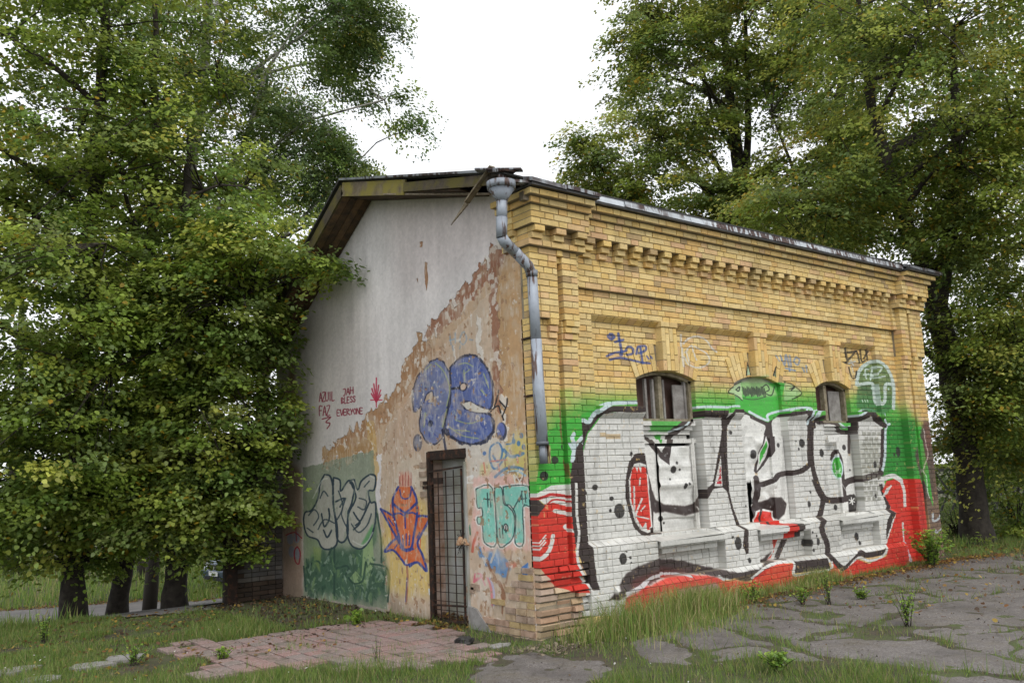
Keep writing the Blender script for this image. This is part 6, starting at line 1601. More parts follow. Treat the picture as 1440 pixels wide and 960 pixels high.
# ------------------------------------------------------------ low annex at the far end of the gable
AX = empty('brick_wall', (-.95, 6.7, -.3), 'low dark wall of brown and grey brick beyond the plastered gable, half hidden by leaves', 'wall')
M['dmort'] = simple('dark_mortar', (.07, .06, .05, 1), (.04, .035, .03, 1), 6, .95)
mb = MB(); mb.box(-.93, -.01, 6.69, 6.95, -1.0, 2.5); mb.obj('wall', M['dmort'], AX)
mb = MB(); mb.box(-1.05, .0, 6.55, 7.05, 2.5, 2.58); mb.obj('roof', M['dark'], AX)
M['dbrick'] = simple('dirty_brown_brick', (1, 1, 1, 1), (.7, .65, .6, 1), 5, .95, tint=True)
cnt = 0
for c in range(-8, 34):
    x = -.95; z = c * CH; k = c
    while x < -.02:
        e = min(x + (.27 if k % 2 else .135), -.01); xm = (x + e) / 2
        pale = -.76 < xm < -.07 and .12 < z < 1.9
        col = random.choice([(.17, .165, .16), (.14, .135, .135), (.19, .175, .16)]) if pale else random.choice([(.07, .05, .036), (.09, .062, .045), (.06, .045, .036)])
        mb = MB(); y0 = .012 if pale else -.012; mb.box(x - xm + .006, e - xm - .006, y0, y0 + .06, .006, CH - .006, col); link('brick', mb.mesh('brick'), M['dbrick'], AX, None)
        o = COL.objects[-1]; o.location = (xm - AX.location.x, 6.66 - AX.location.y, z - AX.location.z); o.matrix_parent_inverse = Matrix.Identity(4); x = e; k += 1
mb = MB(); mb.box(-1.0, -.84, 6.52, 6.66, -.6, 2.3, (1, 1, 1)); mb.obj('corner_post', M['rust'], AX)

# ------------------------------------------------------------ ground
ASPH = [[(-2.3, -1.95), (-1.25, -0.61), (-0.75, -0.3), (-0.39, -0.53), (-0.18, -1.24), (-0.39, -1.62), (-0.91, -2.04), (-1.78, -2.52)], [(0.35, -1.06), (0.54, -1.03), (1.1, -1.02), (1.71, -0.75), (2.2, -0.92), (3.56, -0.43), (5.12, 0.29), (6.25, -0.05), (7.46, -0.42), (8.57, -0.46), (9.91, -1.02), (12.26, -2.4), (4.08, -5.91), (-0.07, -6.2), (-0.93, -5.29), (0.19, -4.28), (0.83, -3.87), (0.77, -3.15), (0.52, -2.46), (0.07, -2.09), (0.02, -1.52)]]
GAPS = [(0.07, [(1.46, -0.75), (1.41, -1.63), (1.01, -2.42), (0.83, -3.12), (0.92, -3.82), (1.13, -4.49), (1.28, -5.01)]), (0.05, [(2.08, -1.26), (2.28, -1.98), (2.34, -2.36), (2.2, -2.97), (1.95, -3.5), (1.62, -4.08), (1.32, -4.72)]), (0.03, [(4.16, -1.33), (4.84, -1.76), (4.43, -2.65)]), (0.035, [(2.45, -3.47), (2.93, -3.78), (3.54, -4.06)]), (0.05, [(2.96, -0.86), (2.51, -1.83)]), (0.1, [(0.52, -2.68), (0.59, -3.26), (0.43, -3.72)]), (0.06, [(0.63, -1.34), (0.29, -2.03), (-0.26, -2.6)]), (0.025, [(1.32, -2.44), (2.86, -2.46), (3.97, -2.29), (5.6, -2.56)])]
TILEPOLY = [(-3.17, 2.97), (-2.71, 3.18), (-2.28, 2.79), (-1.26, 2.85), (-0.67, 2.75), (-0.35, 2.32), (-0.22, 1.46), (-0.38, 0.55), (-0.62, -0.19), (-0.88, -0.36), (-1.4, -0.25), (-1.79, -0.11), (-2.21, 0.23), (-2.43, 0.87), (-2.88, 0.91), (-3.28, 0.85), (-3.28, 1.39), (-2.88, 1.8)]
ROADN = [(-4.64, 8.34), (-4.02, 7.49), (-3.09, 7.39), (-2.36, 6.3), (-1.49, 5.76), (-0.6, 5.37)]
ROADF = [(-3.85, 16.69), (-2.74, 16.55), (-1.34, 15.91), (0.09, 15.2), (1.08, 9.26), (1.18, 13.86)]
def road_mask(x, y):
    yn = np.interp(x, [p[0] for p in ROADN], [p[1] for p in ROADN]); yf = np.interp(x, [p[0] for p in ROADF], [p[1] for p in ROADF]); return np.minimum(y - yn, yf - y)
def asph_mask(x, y):
    """metres inside the broken asphalt (negative outside)"""
    x = np.asarray(x, float); y = np.asarray(y, float)
    wx = x + (fbm(x * 2.2, y * 2.2, 31) - .47) * .4 + (fbm(x * 10, y * 10, 33, 3) - .44) * .14; wy = y + (fbm(x * 2.2, y * 2.2, 57) - .47) * .4 + (fbm(x * 10, y * 10, 59, 3) - .44) * .14
    m = np.full(x.shape, -1.0)
    for P in ASPH:
        d = segdist(wx, wy, P + [P[0]]); m = np.maximum(m, np.where(inpoly(wx, wy, P), d, -d))
    for wdt, pts in GAPS: m = np.minimum(m, segdist(wx, wy, pts) - wdt * np.clip(fbm(x * 1.5, y * 1.5, 23, 3) * 2.8 - .75, .05, 1.2))
    m = np.minimum(m, (fbm(x * 1.1, y * 1.1, 71, 4) - .12) * .9)
    m = np.minimum(m, np.abs(fbm(x * .5 + 3, y * .7, 171, 3) - .47) * 3.5 - .010)
    m = np.where((y > -.55) & (x > .2) & (x < 9.3), -1, m)
    return m
def sheet(name, xs_, ys_, zfun, mat_, keep=None, col=None):
    X, Y = np.meshgrid(xs_, ys_); Z = zfun(X, Y); nx_ = len(xs_); ny_ = len(ys_)
    v = np.stack([X.ravel(), Y.ravel(), Z.ravel()], 1).astype(np.float32)
    I, J = np.meshgrid(np.arange(nx_ - 1), np.arange(ny_ - 1)); i0 = (J * nx_ + I).ravel()
    q = np.stack([i0, i0 + 1, i0 + 1 + nx_, i0 + nx_], 1)
    if keep is not None: K = keep(X, Y); kk = (K[:-1, :-1] | K[1:, :-1] | K[:-1, 1:] | K[1:, 1:]).ravel(); q = q[kk]
    used = np.unique(q); rm = np.full(len(v), -1); rm[used] = np.arange(len(used)); q = rm[q]; v = v[used]
    me = np_mesh(name, v, q); me.polygons.foreach_set('use_smooth', [True] * len(q)); return link(name, me, mat_)
def np_mesh(name, v, q, cols=None):
    me = bpy.data.meshes.new(name); n, k = q.shape
    me.vertices.add(len(v)); me.vertices.foreach_set('co', np.asarray(v, np.float32).ravel())
    me.loops.add(n * k); me.loops.foreach_set('vertex_index', q.astype(np.int32).ravel())
    me.polygons.add(n); me.polygons.foreach_set('loop_start', np.arange(0, n * k, k, dtype=np.int32))
    if cols is not None:
        a = me.color_attributes.new('tint', 'FLOAT_COLOR', 'POINT'); a.data.foreach_set('color', np.concatenate([cols, np.ones((len(cols), 1))], 1).astype(np.float32).ravel())
    me.update(); me.validate(); return me
m, nt, b, N = mat('mossy_soil')
c = mixc(nt, (.085, .07, .045, 1), (.045, .036, .026, 1), ramp(nt, noise(nt, 4), .35, .65)); c = mixc(nt, c, (.075, .10, .028, 1), ramp(nt, noise(nt, 2.1, 8, .75), .44, .6)); c = mixc(nt, c, (.11, .10, .05, 1), ramp(nt, noise(nt, 30, 3), .6, .75))
nt.links.new(c, b.inputs['Base Color']); b.inputs['Roughness'].default_value = 1; bump(nt, b, noise(nt, 25, 6), .9, .03); M['soil'] = m
xs_ = np.concatenate([np.linspace(-260, -12, 16), np.arange(-11, 18, .22), np.linspace(19, 320, 18)]); ys_ = np.concatenate([np.linspace(-60, -9, 10), np.arange(-8.6, 22, .22), np.linspace(23, 420, 22)])
g_ = sheet('ground', xs_, ys_, lambda X, Y: terrain(X, Y), M['soil']); tag(g_, kind='structure')
# asphalt
m, nt, b, N = mat('worn_asphalt')
vo = N('TexVoronoi'); vo.inputs['Scale'].default_value = 85; g = N('NewGeometry'); nt.links.new(g.outputs['Position'], vo.inputs['Vector'])
c = mixc(nt, (.12, .107, .10, 1), (.205, .188, .178, 1), ramp(nt, vo.outputs['Color'], .3, .75)); c = mixc(nt, c, (.095, .085, .08, 1), ramp(nt, noise(nt, 1.4, 6, .7), .45, .66)); c = mixc(nt, c, (.36, .34, .33, 1), ramp(nt, noise(nt, 140, 2), .66, .70))
c = mixc(nt, c, (.05, .045, .03, 1), math_(nt, 'MULTIPLY', ramp(nt, noise(nt, 5, 8, .8), .54, .66), .85)); c = mixc(nt, c, (.13, .11, .07, 1), math_(nt, 'MULTIPLY', ramp(nt, noise(nt, 2.2, 8, .8), .5, .7), .6))
nt.links.new(c, b.inputs['Base Color']); b.inputs['Roughness'].default_value = .8; bump(nt, b, math_(nt, 'ADD', vo.outputs['Distance'], noise(nt, 12, 6)), .6, .012); M['asphalt'] = m
def az(X, Y):
    k = asph_mask(X, Y); return terrain(X, Y) + .032 * smooth01(k / .10 + .3) - .018 + .02 * (fbm(X * .8, Y * .8, 91, 3) - .45) - .02 * np.clip((.46 - fbm(X * 3.5, Y * 3.5, 15, 3)) * 3, 0, 1)
o = sheet('asphalt', np.arange(-3.2, 14.8, .035), np.arange(-8.4, .6, .035), az, M['asphalt'], keep=lambda X, Y: asph_mask(X, Y) > -.06); tag(o, kind='structure')
o = sheet('forecourt', np.arange(9.4, 22, .3), np.arange(-9, .6, .3), lambda X, Y: terrain(X, Y) + .012, M['asphalt'], keep=lambda X, Y: (X > 14.6) & (Y < -1.5)); tag(o, kind='structure')
# road behind the trees
M['road'] = simple('gritty_road', (.13, .12, .12, 1), (.18, .165, .155, 1), 2.5, .85, bmp=.4, bscale=40)
o = sheet('road', np.arange(-14, 8, .2), np.arange(3, 20, .2), lambda X, Y: terrain(X, Y) + .02, M['road'], keep=lambda X, Y: (road_mask(X, Y) > 0) & ((X < -1.5) | (Y > 7.3))); tag(o, kind='structure')
# pink paving tiles by the door
PV = tag(empty('pavement', (0, 0, 0)), kind='structure')
m, nt, b, N = mat('pink_tile'); oi = N('ObjectInfo'); c = mixc(nt, (.27, .155, .14, 1), (.20, .17, .155, 1), ramp(nt, math_(nt, 'ADD', math_(nt, 'MULTIPLY', oi.outputs['Random'], .5), math_(nt, 'MULTIPLY', noise(nt, 3), .6)), .3, .8))
c = mixc(nt, c, (.35, .27, .25, 1), ramp(nt, noise(nt, 70, 3), .5, .62)); c = mixc(nt, c, (.10, .09, .06, 1), math_(nt, 'MULTIPLY', ramp(nt, noise(nt, 3.5, 7, .8), .50, .64), .85)); nt.links.new(c, b.inputs['Base Color']); b.inputs['Roughness'].default_value = .85; bump(nt, b, noise(nt, 60, 4), .5, .006); M['tile'] = m
T = .205; tm = MB(); e_ = .008
tm.add([(-T / 2 + .009, -T / 2 + .009, -.03), (T / 2 - .009, -T / 2 + .009, -.03), (T / 2 - .009, T / 2 - .009, -.03), (-T / 2 + .009, T / 2 - .009, -.03), (-T / 2 + .009, -T / 2 + .009, 0), (T / 2 - .009, -T / 2 + .009, 0), (T / 2 - .009, T / 2 - .009, 0), (-T / 2 + .009, T / 2 - .009, 0),
        (-T / 2 + .017, -T / 2 + .017, .005), (T / 2 - .017, -T / 2 + .017, .005), (T / 2 - .017, T / 2 - .017, .005), (-T / 2 + .017, T / 2 - .017, .005)], [(8, 9, 10, 11), (4, 5, 9, 8), (5, 6, 10, 9), (6, 7, 11, 10), (7, 4, 8, 11), (0, 1, 5, 4), (1, 2, 6, 5), (2, 3, 7, 6), (3, 0, 4, 7)])
T = .205; tme = tm.mesh('tile'); tme.materials.append(M['tile']); tiles = []
cx = np.mean([p[0] for p in TILEPOLY]); cy = np.mean([p[1] for p in TILEPOLY])
for i in range(-34, 12):
    for j in range(-14, 24):
        x, y = i * T - .13, j * T + .06
        if x > -.12 or not bool(inpoly(np.array([x + random.uniform(-.06, .06)]), np.array([y + random.uniform(-.06, .06)]), TILEPOLY)[0]): continue
        d = segdist(np.array([x]), np.array([y]), TILEPOLY + [TILEPOLY[0]])[0]
        if d < .25 and random.random() < .18: continue
        if len(tiles) >= 299: continue
        o = bpy.data.objects.new('tile', tme); COL.objects.link(o); o.parent = PV
        o.location = (x, y, tz(x, y) + .022 + random.uniform(-.004, .006) + .01 * math.sin(x * 2.1) * math.cos(y * 1.7)); o.rotation_euler = (random.uniform(-.02, .02), random.uniform(-.02, .02), random.uniform(-.02, .02)); tiles.append((x, y))
print('tiles', len(tiles))
def tile_mask(x, y):
    r = inpoly(x, y, TILEPOLY); return r
# ------------------------------------------------------------ foliage
def leaf_mat(name, k=1.0, trans=.35, gloss=.45):
    m, nt, b, N = mat(name); a = N('Attribute'); a.attribute_name = 'tint'
    c = mixc(nt, a.outputs[0], (0.02, .02, .01, 1), math_(nt, 'MULTIPLY', ramp(nt, noise(nt, 90, 2), .62, .72), .35))
    nt.links.new(c, b.inputs['Base Color']); b.inputs['Roughness'].default_value = gloss; b.inputs['Specular IOR Level'].default_value = .35
    tr = N('BsdfTranslucent'); hs = N('HueSaturation'); hs.inputs['Value'].default_value = 1.5; hs.inputs['Hue'].default_value = .49; nt.links.new(c, hs.inputs['Color']); nt.links.new(hs.outputs[0], tr.inputs[0])
    mxs = N('MixShader'); mxs.inputs[0].default_value = trans; nt.links.new(b.outputs[0], mxs.inputs[1]); nt.links.new(tr.outputs[0], mxs.inputs[2]); nt.links.new(mxs.outputs[0], nt.nodes['Material Output'].inputs[0]); return m
M['leaf'] = leaf_mat('leaves', trans=.42, gloss=.5); M['grass'] = leaf_mat('grass_blades', trans=.25, gloss=.6)
M['bark'] = simple('dark_bark', (.060, .050, .040, 1), (.025, .020, .016, 1), 9, .95, bmp=.9, bscale=28)
m, nt, b, N = mat('birch_bark'); g = N('NewGeometry'); mp = N('Mapping'); mp.inputs['Scale'].default_value = (2, 2, 9); nt.links.new(g.outputs['Position'], mp.inputs[0])
c = mixc(nt, (.40, .38, .35, 1), (.04, .035, .03, 1), ramp(nt, noise(nt, 1.5, 5, .7, mp.outputs[0]), .5, .6)); sz_ = N('SeparateXYZ'); nt.links.new(g.outputs['Position'], sz_.inputs[0]); c = mixc(nt, (.045, .038, .03, 1), c, ramp(nt, math_(nt, 'DIVIDE', sz_.outputs[2], 6.0), .35, .8)); nt.links.new(c, b.inputs['Base Color']); b.inputs['Roughness'].default_value = .8; M['birch'] = m
def leaves_mesh(name, P, Nrm, D, S, cols, shape=6):
    """P centre, Nrm normal, D direction of the tip, S length; one small folded polygon a leaf"""
    n = len(P); D = D - Nrm * (D * Nrm).sum(1, keepdims=True); D /= np.linalg.norm(D, axis=1, keepdims=True) + 1e-9; B = np.cross(Nrm, D)
    if shape == 6: T = [(-.5, 0, 0), (-.28, .36, .07), (.18, .34, .06), (.55, 0, -.03), (.18, -.34, .06), (-.28, -.36, .07)]
    else: T = [(-.5, 0, 0), (-.02, .34, .07), (.55, 0, 0), (-.02, -.34, .07)]
    k = len(T); v = np.empty((n, k, 3), np.float32)
    for i, (a, b_, c_) in enumerate(T): v[:, i] = P + D * (a * S)[:, None] + B * (b_ * S)[:, None] + Nrm * (c_ * S)[:, None]
    q = np.arange(n * k).reshape(n, k); return np_mesh(name, v.reshape(-1, 3), q, np.repeat(cols, k, axis=0))
GREENS = np.array([(.115, .180, .034), (.150, .215, .044), (.090, .152, .038), (.190, .245, .055), (.125, .185, .062)])
def crown_arrays(lobes, size, per, spread=.42, droop=.35, yellow=.03, tone=(1.5, 1.42, 1.25), pale=.5, rs=None, flat=.35):
    rs = rs or RS; Ps, Ns, Ds, Ss, Cs, CC = [], [], [], [], [], []
    for (cx, cy, cz, rx, ry, rz, n) in lobes:
        d = rs.normal(size=(n, 3)); d /= np.linalg.norm(d, axis=1, keepdims=True); r = rs.uniform(.35, 1, n) ** .5 * (1 + .22 * (rs.rand(n) - .5))
        c = np.array([cx, cy, cz]) + d * r[:, None] * np.array([rx, ry, rz]); out = d * np.array([1, 1, .3]); out /= np.linalg.norm(out, axis=1, keepdims=True)
        keep = fbm(c[:, 0] * .8 + c[:, 2] * .5, c[:, 1] * .8 - c[:, 2] * .6, 13, 3) > .27; c = c[keep]; out = out[keep]; n = len(c)
        CC.append(c)
        tonec = GREENS[rs.randint(0, 5, n)] * (rs.uniform(.65, 1.3, (n, 1))) * np.array(tone)
        light = rs.rand(n) < pale * .5; tonec[light] = tonec[light] * np.array([1.55, 1.35, 1.35]) + .012
        sc = rs.uniform(.7, 1.35, n) * spread; tilt = rs.uniform(.1, 1, n)
        for j in range(n):
            a = np.clip(rs.normal(size=(per, 3)), -1.7, 1.7); s = sc[j]; side = np.cross(out[j], (0, 0, 1)); side /= np.linalg.norm(side) + 1e-6
            u = a[:, 0] * .55 + .2; w_ = a[:, 1] * .45 * (1.1 - np.clip(u, 0, 1) * .5)
            p = c[j] + out[j] * (u * s)[:, None] + side * (w_ * s)[:, None]; p[:, 2] += a[:, 2] * s * flat * .4 - droop * np.clip(u, 0, 3) ** 2 * s * tilt[j] - .15 * s * w_ ** 2
            nn = np.array([0, 0, 1.0]) + out[j] * .45 + rs.normal(size=(per, 3)) * .42; nn /= np.linalg.norm(nn, axis=1, keepdims=True)
            dd = out[j] * .8 + np.array([0, 0, -.55]) + rs.normal(size=(per, 3)) * .45
            cc = tonec[j] * rs.uniform(.7, 1.3, (per, 1)); y = rs.rand(per) < yellow * (6 if rs.rand() < .06 else .5); cc[y] = np.array([.42, .30, .035]) * rs.uniform(.6, 1.1, (y.sum(), 1))
            Ps.append(p); Ns.append(nn); Ds.append(dd); Ss.append(rs.uniform(.5, 1.3, per) * size); Cs.append(cc)
    return np.concatenate(Ps), np.concatenate(Ns), np.concatenate(Ds), np.concatenate(Ss), np.concatenate(Cs), np.concatenate(CC)
def tree(name, label, cat, trunk, lobes, size, per, bark='bark', group=None, limbs=16, twigs=260, shape=6, extra_limbs=(), sides=12, **kw):
    base = trunk[0][:3]; t = empty(name, base, label, cat, group); rs = np.random.RandomState(int(abs(base[0] * 100 + base[1] * 37)) % 9999)
    mb = MB(); pts = [Vector(p[:3]) for p in trunk]; fine = []; rad = []
    for i in range(len(pts) - 1):
        for k in range(6): s = k / 6; fine.append(pts[i].lerp(pts[i + 1], s) + Vector((rs.randn() * .02, rs.randn() * .02, 0))); rad.append((trunk[i][3] * (1 - s) + trunk[i + 1][3] * s) * (1 + rs.randn() * .04))
    fine.append(pts[-1]); rad.append(trunk[-1][3]); rad[0] *= 1.28; rad[1] *= 1.1
    fine[0].z = min(fine[0].z, tz(fine[0].x, fine[0].y)) - .15; mb.tube(fine, rad, sides); mb.obj('trunk', M[bark], t, True)
    P, Nn, D, S, Cc, CC = crown_arrays(lobes, size, per, rs=rs, **kw)
    me = leaves_mesh('crown', P, Nn, D, S, Cc, shape); link('crown', me, M['leaf'], t)
    lb = MB(); nodes = [(p, r) for p, r in zip(fine[len(fine) // 4:], rad[len(fine) // 4:])]
    idx = rs.choice(len(CC), min(limbs, len(CC)), replace=False); limbpts = []
    for i in idx:
        e = Vector(CC[i]); zt = e.z - .35 * (Vector((e.x, e.y, 0)) - Vector((fine[0].x, fine[0].y, 0))).length
        s, r = min(nodes, key=lambda q: abs(q[0].z - zt) + rs.rand() * .6); mid = s.lerp(e, .5) + Vector((rs.randn() * .15, rs.randn() * .15, .1 + .12 * (e - s).length * .5))
        q = [s, s.lerp(mid, .5) + Vector((rs.randn() * .05, rs.randn() * .05, .04)), mid, mid.lerp(e, .5) + Vector((rs.randn() * .08, rs.randn() * .08, .06)), e]; r0 = min(r * .55, .10); lb.tube(q, [r0, r0 * .8, r0 * .6, r0 * .4, r0 * .15], 6, False); limbpts += [(v, r0 * k) for v, k in zip(q[1:], (.8, .6, .4, .15))]
    for q, r0, r1 in extra_limbs:
        q = [Vector(v) for v in q]; lb.tube(q, list(np.linspace(r0, r1, len(q))), 8, False); limbpts += [(v, r1) for v in q[1:]]
    LP = np.array([tuple(v) for v, _ in limbpts])
    for i in rs.choice(len(CC), min(twigs, len(CC)), replace=False):
        e = CC[i]; j = int(np.argmin(((LP - e) ** 2).sum(1))); s = Vector(LP[j]); e = Vector(e)
        if (e - s).length > 3.2: continue
        lb.tube([s, s.lerp(e, .5) + Vector((rs.randn() * .08, rs.randn() * .08, .08)), e], [.018, .012, .005], 3, False)
    lb.obj('limbs', M[bark], t, True); return t
print('veg')
def P3(*a): return a
# three lindens on the left, crowns down to head height
tree('linden_tree', 'leftmost linden of the three dark trunks left of the building', 'tree', [(-2.81, 8.63, -0.36) + (.19,), (-2.92, 8.32, 1.63) + (.17,), (-2.93, 7.88, 4.54) + (.15,), (-2.93, 7.41, 8.12) + (.09,), (-3.02, 7.01, 11.80) + (.03,)],
     [(-4.00, 8.07, 8.48) + (2.6, 2.4, 3.0, 330), (-4.79, 8.87, 7.59) + (2.0, 2.0, 2.6, 130), (-4.63, 8.78, 4.21) + (2.4, 2.0, 2.2, 150), (-3.76, 7.43, 2.30) + (2.0, 1.7, 1.15, 210), (-3.73, 6.96, 4.54) + (2.3, 1.9, 1.6, 240), (-2.95, 7.26, 11.57) + (3, 2.5, 2, 130), (-4.50, 8.62, 1.27) + (1.5, 1.2, .55, 80)], .076, 84, group='lindens left of the building')
tree('linden_tree', 'middle linden, leaning dark trunk between two others left of the building', 'tree', [(-2.01, 9.17, -0.40) + (.17,), (-1.93, 8.90, 0.61) + (.155,), (-1.77, 8.47, 2.82) + (.13,), (-1.86, 8.03, 6.59) + (.09,), (-2.09, 7.38, 11.43) + (.03,)],
     [(-2.14, 7.64, 6.44) + (2.2, 2.2, 3.0, 270), (-2.46, 7.74, 2.06) + (1.9, 1.6, 1.0, 210), (-2.04, 7.17, 3.89) + (1.7, 1.5, 1.4, 190), (-2.19, 7.76, 9.92) + (2.0, 2, 2.0, 110), (-2.79, 8.51, 0.81) + (1.4, 1.1, .42, 80)], .076, 84, group='lindens left of the building')
tree('linden_tree', 'third linden, stout dark trunk nearest the building on the left', 'tree', [(-1.39, 7.88, -0.29) + (.20,), (-1.43, 7.63, 1.08) + (.18,), (-1.45, 7.31, 3.46) + (.15,), (-1.60, 6.98, 6.35) + (.09,), (-1.64, 6.84, 7.83) + (.03,)],
     [(-1.50, 6.21, 4.60) + (1.35, 1.4, 1.15, 190), (-1.17, 5.27, 5.37) + (.85, .8, .6, 70), (-0.55, 4.34, 4.99) + (.45, .35, .16, 12), (-0.37, 3.99, 4.76) + (.2, .2, .08, 4), (-1.30, 6.41, 2.78) + (1.1, 1.2, 1.2, 170), (-1.66, 6.98, 1.39) + (1.4, 1.2, .62, 150), (-0.98, 6.30, 1.41) + (.6, .8, .45, 44), (-0.77, 5.60, 4.09) + (.4,.5,.4,16), (-0.44, 5.59, 2.90) + (.2,.3,.35,10), (-0.77, 6.17, 0.64) + (.3, .4, .10, 9), (-1.57, 6.81, 0.61) + (.3, .4, .12, 7), (-1.56, 6.84, 6.82) + (1.5, 1.5, 1.3, 120), (-0.65, 5.89, 2.18) + (.25, .3, .3, 10), (-0.47, 5.94, 1.22) + (.15, .2, .12, 5)], .076, 84, group='lindens left of the building', pale=.45)
# birch behind them
tree('birch_tree', 'tall birch with white trunk behind the lindens, drooping grey green crown', 'tree', [(-0.57, 12.22, -0.06) + (.13,), (-0.57, 11.48, 3.64) + (.14,), (-0.46, 10.62, 7.52) + (.14,), (-0.36, 10.00, 10.20) + (.11,), (-0.33, 9.50, 12.59) + (.07,), (-0.42, 9.09, 14.99) + (.03,)],
     [(-0.27, 9.63, 11.69) + (1.9, 2.2, 2.6, 220), (0.88, 8.25, 10.77) + (1.6, 1.8, 1.9, 220), (1.32, 8.18, 9.44) + (1.0, 1.2, 1.5, 90), (1.63, 7.46, 11.75) + (1.1, 1.2, 1.3, 60), (2.03, 7.00, 11.18) + (.5, .6, .8, 22), (0.94, 8.04, 8.38) + (1.3, 1.4, 1.2, 120), (2.34, 6.81, 8.94) + (.55, .7, .75, 34), (2.08, 7.19, 8.11) + (.6, .6, .45, 30), (1.58, 7.73, 9.33) + (.9, .9, 1.1, 84), (2.33, 6.89, 8.59) + (.5, .5, .6, 30), (1.90, 7.44, 8.23) + (.8, .7, .5, 40), (1.83, 7.23, 10.83) + (.6, .6, .8, 44), (2.65, 6.59, 8.86) + (.28, .4, .55, 16)], .07, 150, bark='birch', spread=.42, droop=1.2, tone=(1.15, 1.15, 1.45), pale=.2, yellow=.02, shape=4, limbs=9, twigs=160,
     extra_limbs=[([(-0.54, 11.21, 4.22), (0.20, 9.57, 8.19), (0.51, 8.66, 10.21), (0.97, 8.10, 11.20)], .07, .02), ([(-0.41, 10.70, 6.29), (0.24, 9.28, 8.19), (1.14, 8.13, 9.07), (2.23, 6.83, 9.30)], .05, .015), ([(-0.32, 10.92, 4.80), (0.98, 8.84, 6.81), (1.70, 7.68, 7.81), (2.17, 7.05, 8.46)], .04, .012)])
# trees behind and right of the building
TR_ = dict(spread=.52, droop=.7, pale=.5, shape=4, yellow=.07, tone=(1.36, 1.24, 1.12))
tree('linden_tree', 'big linden with dark leaning trunk beside the right corner of the building', 'tree', [(11.93, 0.63, -0.10) + (.30,), (11.67, 0.50, 1.58) + (.24,), (11.29, 0.44, 3.40) + (.23,), (11.09, 0.47, 4.69) + (.22,), (10.83, 0.50, 5.54) + (.17,), (10.33, 0.65, 6.75) + (.16,), (9.80, 0.69, 8.67) + (.09,), (9.33, 0.47, 11.63) + (.04,)],
     [(10.23, -0.01, 8.51) + (2.4, 2.2, 2.1, 260), (9.00, 1.61, 6.58) + (1.9, 1.5, .85, 130), (11.55, -0.98, 6.85) + (1.6, 1.8, 1.8, 190), (11.30, -0.46, 3.98) + (1.0, 1.2, 1.2, 110), (10.43, -0.16, 5.90) + (.8, .8, .8, 50), (10.95, -0.21, 2.77) + (.6,.6,.6,24), (11.33, -1.20, 10.10) + (2.2, 2, 1.6, 160), (9.86, 0.34, 11.44) + (2.4, 2, 1.5, 130), (12.49, 0.28, 1.98) + (1.1, 1.2, .8, 100), (11.77, -0.70, 3.28) + (.7, .9, 1.0, 60), (11.18, 0.34, 2.41) + (.5, .6, .5, 22)], .088, 120, sides=16,
     extra_limbs=[([(11.08, 0.46, 4.76), (11.09, 0.07, 6.05), (10.98, -0.33, 7.82), (10.68, -0.66, 9.99)], .21, .05), ([(11.22, 0.49, 3.41), (10.62, 0.63, 3.82), (10.21, 0.73, 4.30)], .085, .03), ([(11.21, 0.02, 5.77), (11.56, -0.66, 6.51), (11.85, -1.15, 7.15)], .09, .03)], **TR_)
tree('linden_tree', 'spreading linden rising behind the middle of the building roof', 'tree', [(14.91, 7.93, 2.00) + (.34,), (14.38, 7.29, 7.28) + (.27,), (14.03, 6.99, 10.12) + (.20,), (13.65, 6.80, 12.57) + (.12,), (13.16, 6.46, 16.23) + (.05,)],
     [(12.21, 7.33, 12.40) + (2.2, 2.2, 2.2, 190), (10.73, 8.31, 10.21) + (1.6, 1.7, 1.15, 100), (9.94, 8.88, 10.44) + (.7,.9,.7,26), (11.88, 7.62, 9.08) + (2.4, 2, 1.1, 140), (13.72, 5.92, 13.51) + (1.9, 2, 1.8, 130), (13.60, 6.31, 8.79) + (2.0, 1.8, .8, 90), (12.01, 6.86, 15.58) + (2.0, 2.2, 1.5, 110), (11.19, 7.90, 13.64) + (.9,1,1,40)], .11, 115,
     extra_limbs=[([(14.19, 7.11, 8.90), (14.00, 6.57, 11.05), (13.68, 6.18, 12.97), (13.46, 5.92, 14.51)], .13, .04), ([(14.28, 7.16, 8.29), (13.02, 7.62, 9.70), (12.07, 7.88, 10.87)], .1, .03), ([(14.02, 6.96, 10.32), (13.12, 7.10, 11.90), (12.63, 6.96, 13.22)], .08, .03)], **TR_)
tree('linden_tree', 'tall linden between the roof tree and the big leaning trunk', 'tree', [(14.82, 5.43, 1.89) + (.32,), (14.43, 4.59, 7.67) + (.22,), (14.33, 4.18, 10.09) + (.17,), (14.43, 3.66, 12.31) + (.11,), (14.44, 3.13, 14.91) + (.05,)],
     [(14.32, 3.78, 12.13) + (2.0, 2, 2.0, 150), (13.70, 4.49, 9.76) + (1.6, 1.6, 1.0, 90), (14.79, 3.40, 8.95) + (1.7, 1.5, 1.2, 100), (13.27, 4.11, 14.60) + (1.8, 1.8, 1.2, 80), (13.72, 4.53, 7.55) + (1.5, 1.3, .5, 50)], .105, 115,
     extra_limbs=[([(14.37, 4.37, 8.97), (14.71, 3.41, 11.09), (14.91, 2.62, 12.99)], .1, .04), ([(14.43, 4.59, 7.67), (13.45, 4.81, 9.13), (12.66, 4.86, 10.74)], .07, .03)], **TR_)
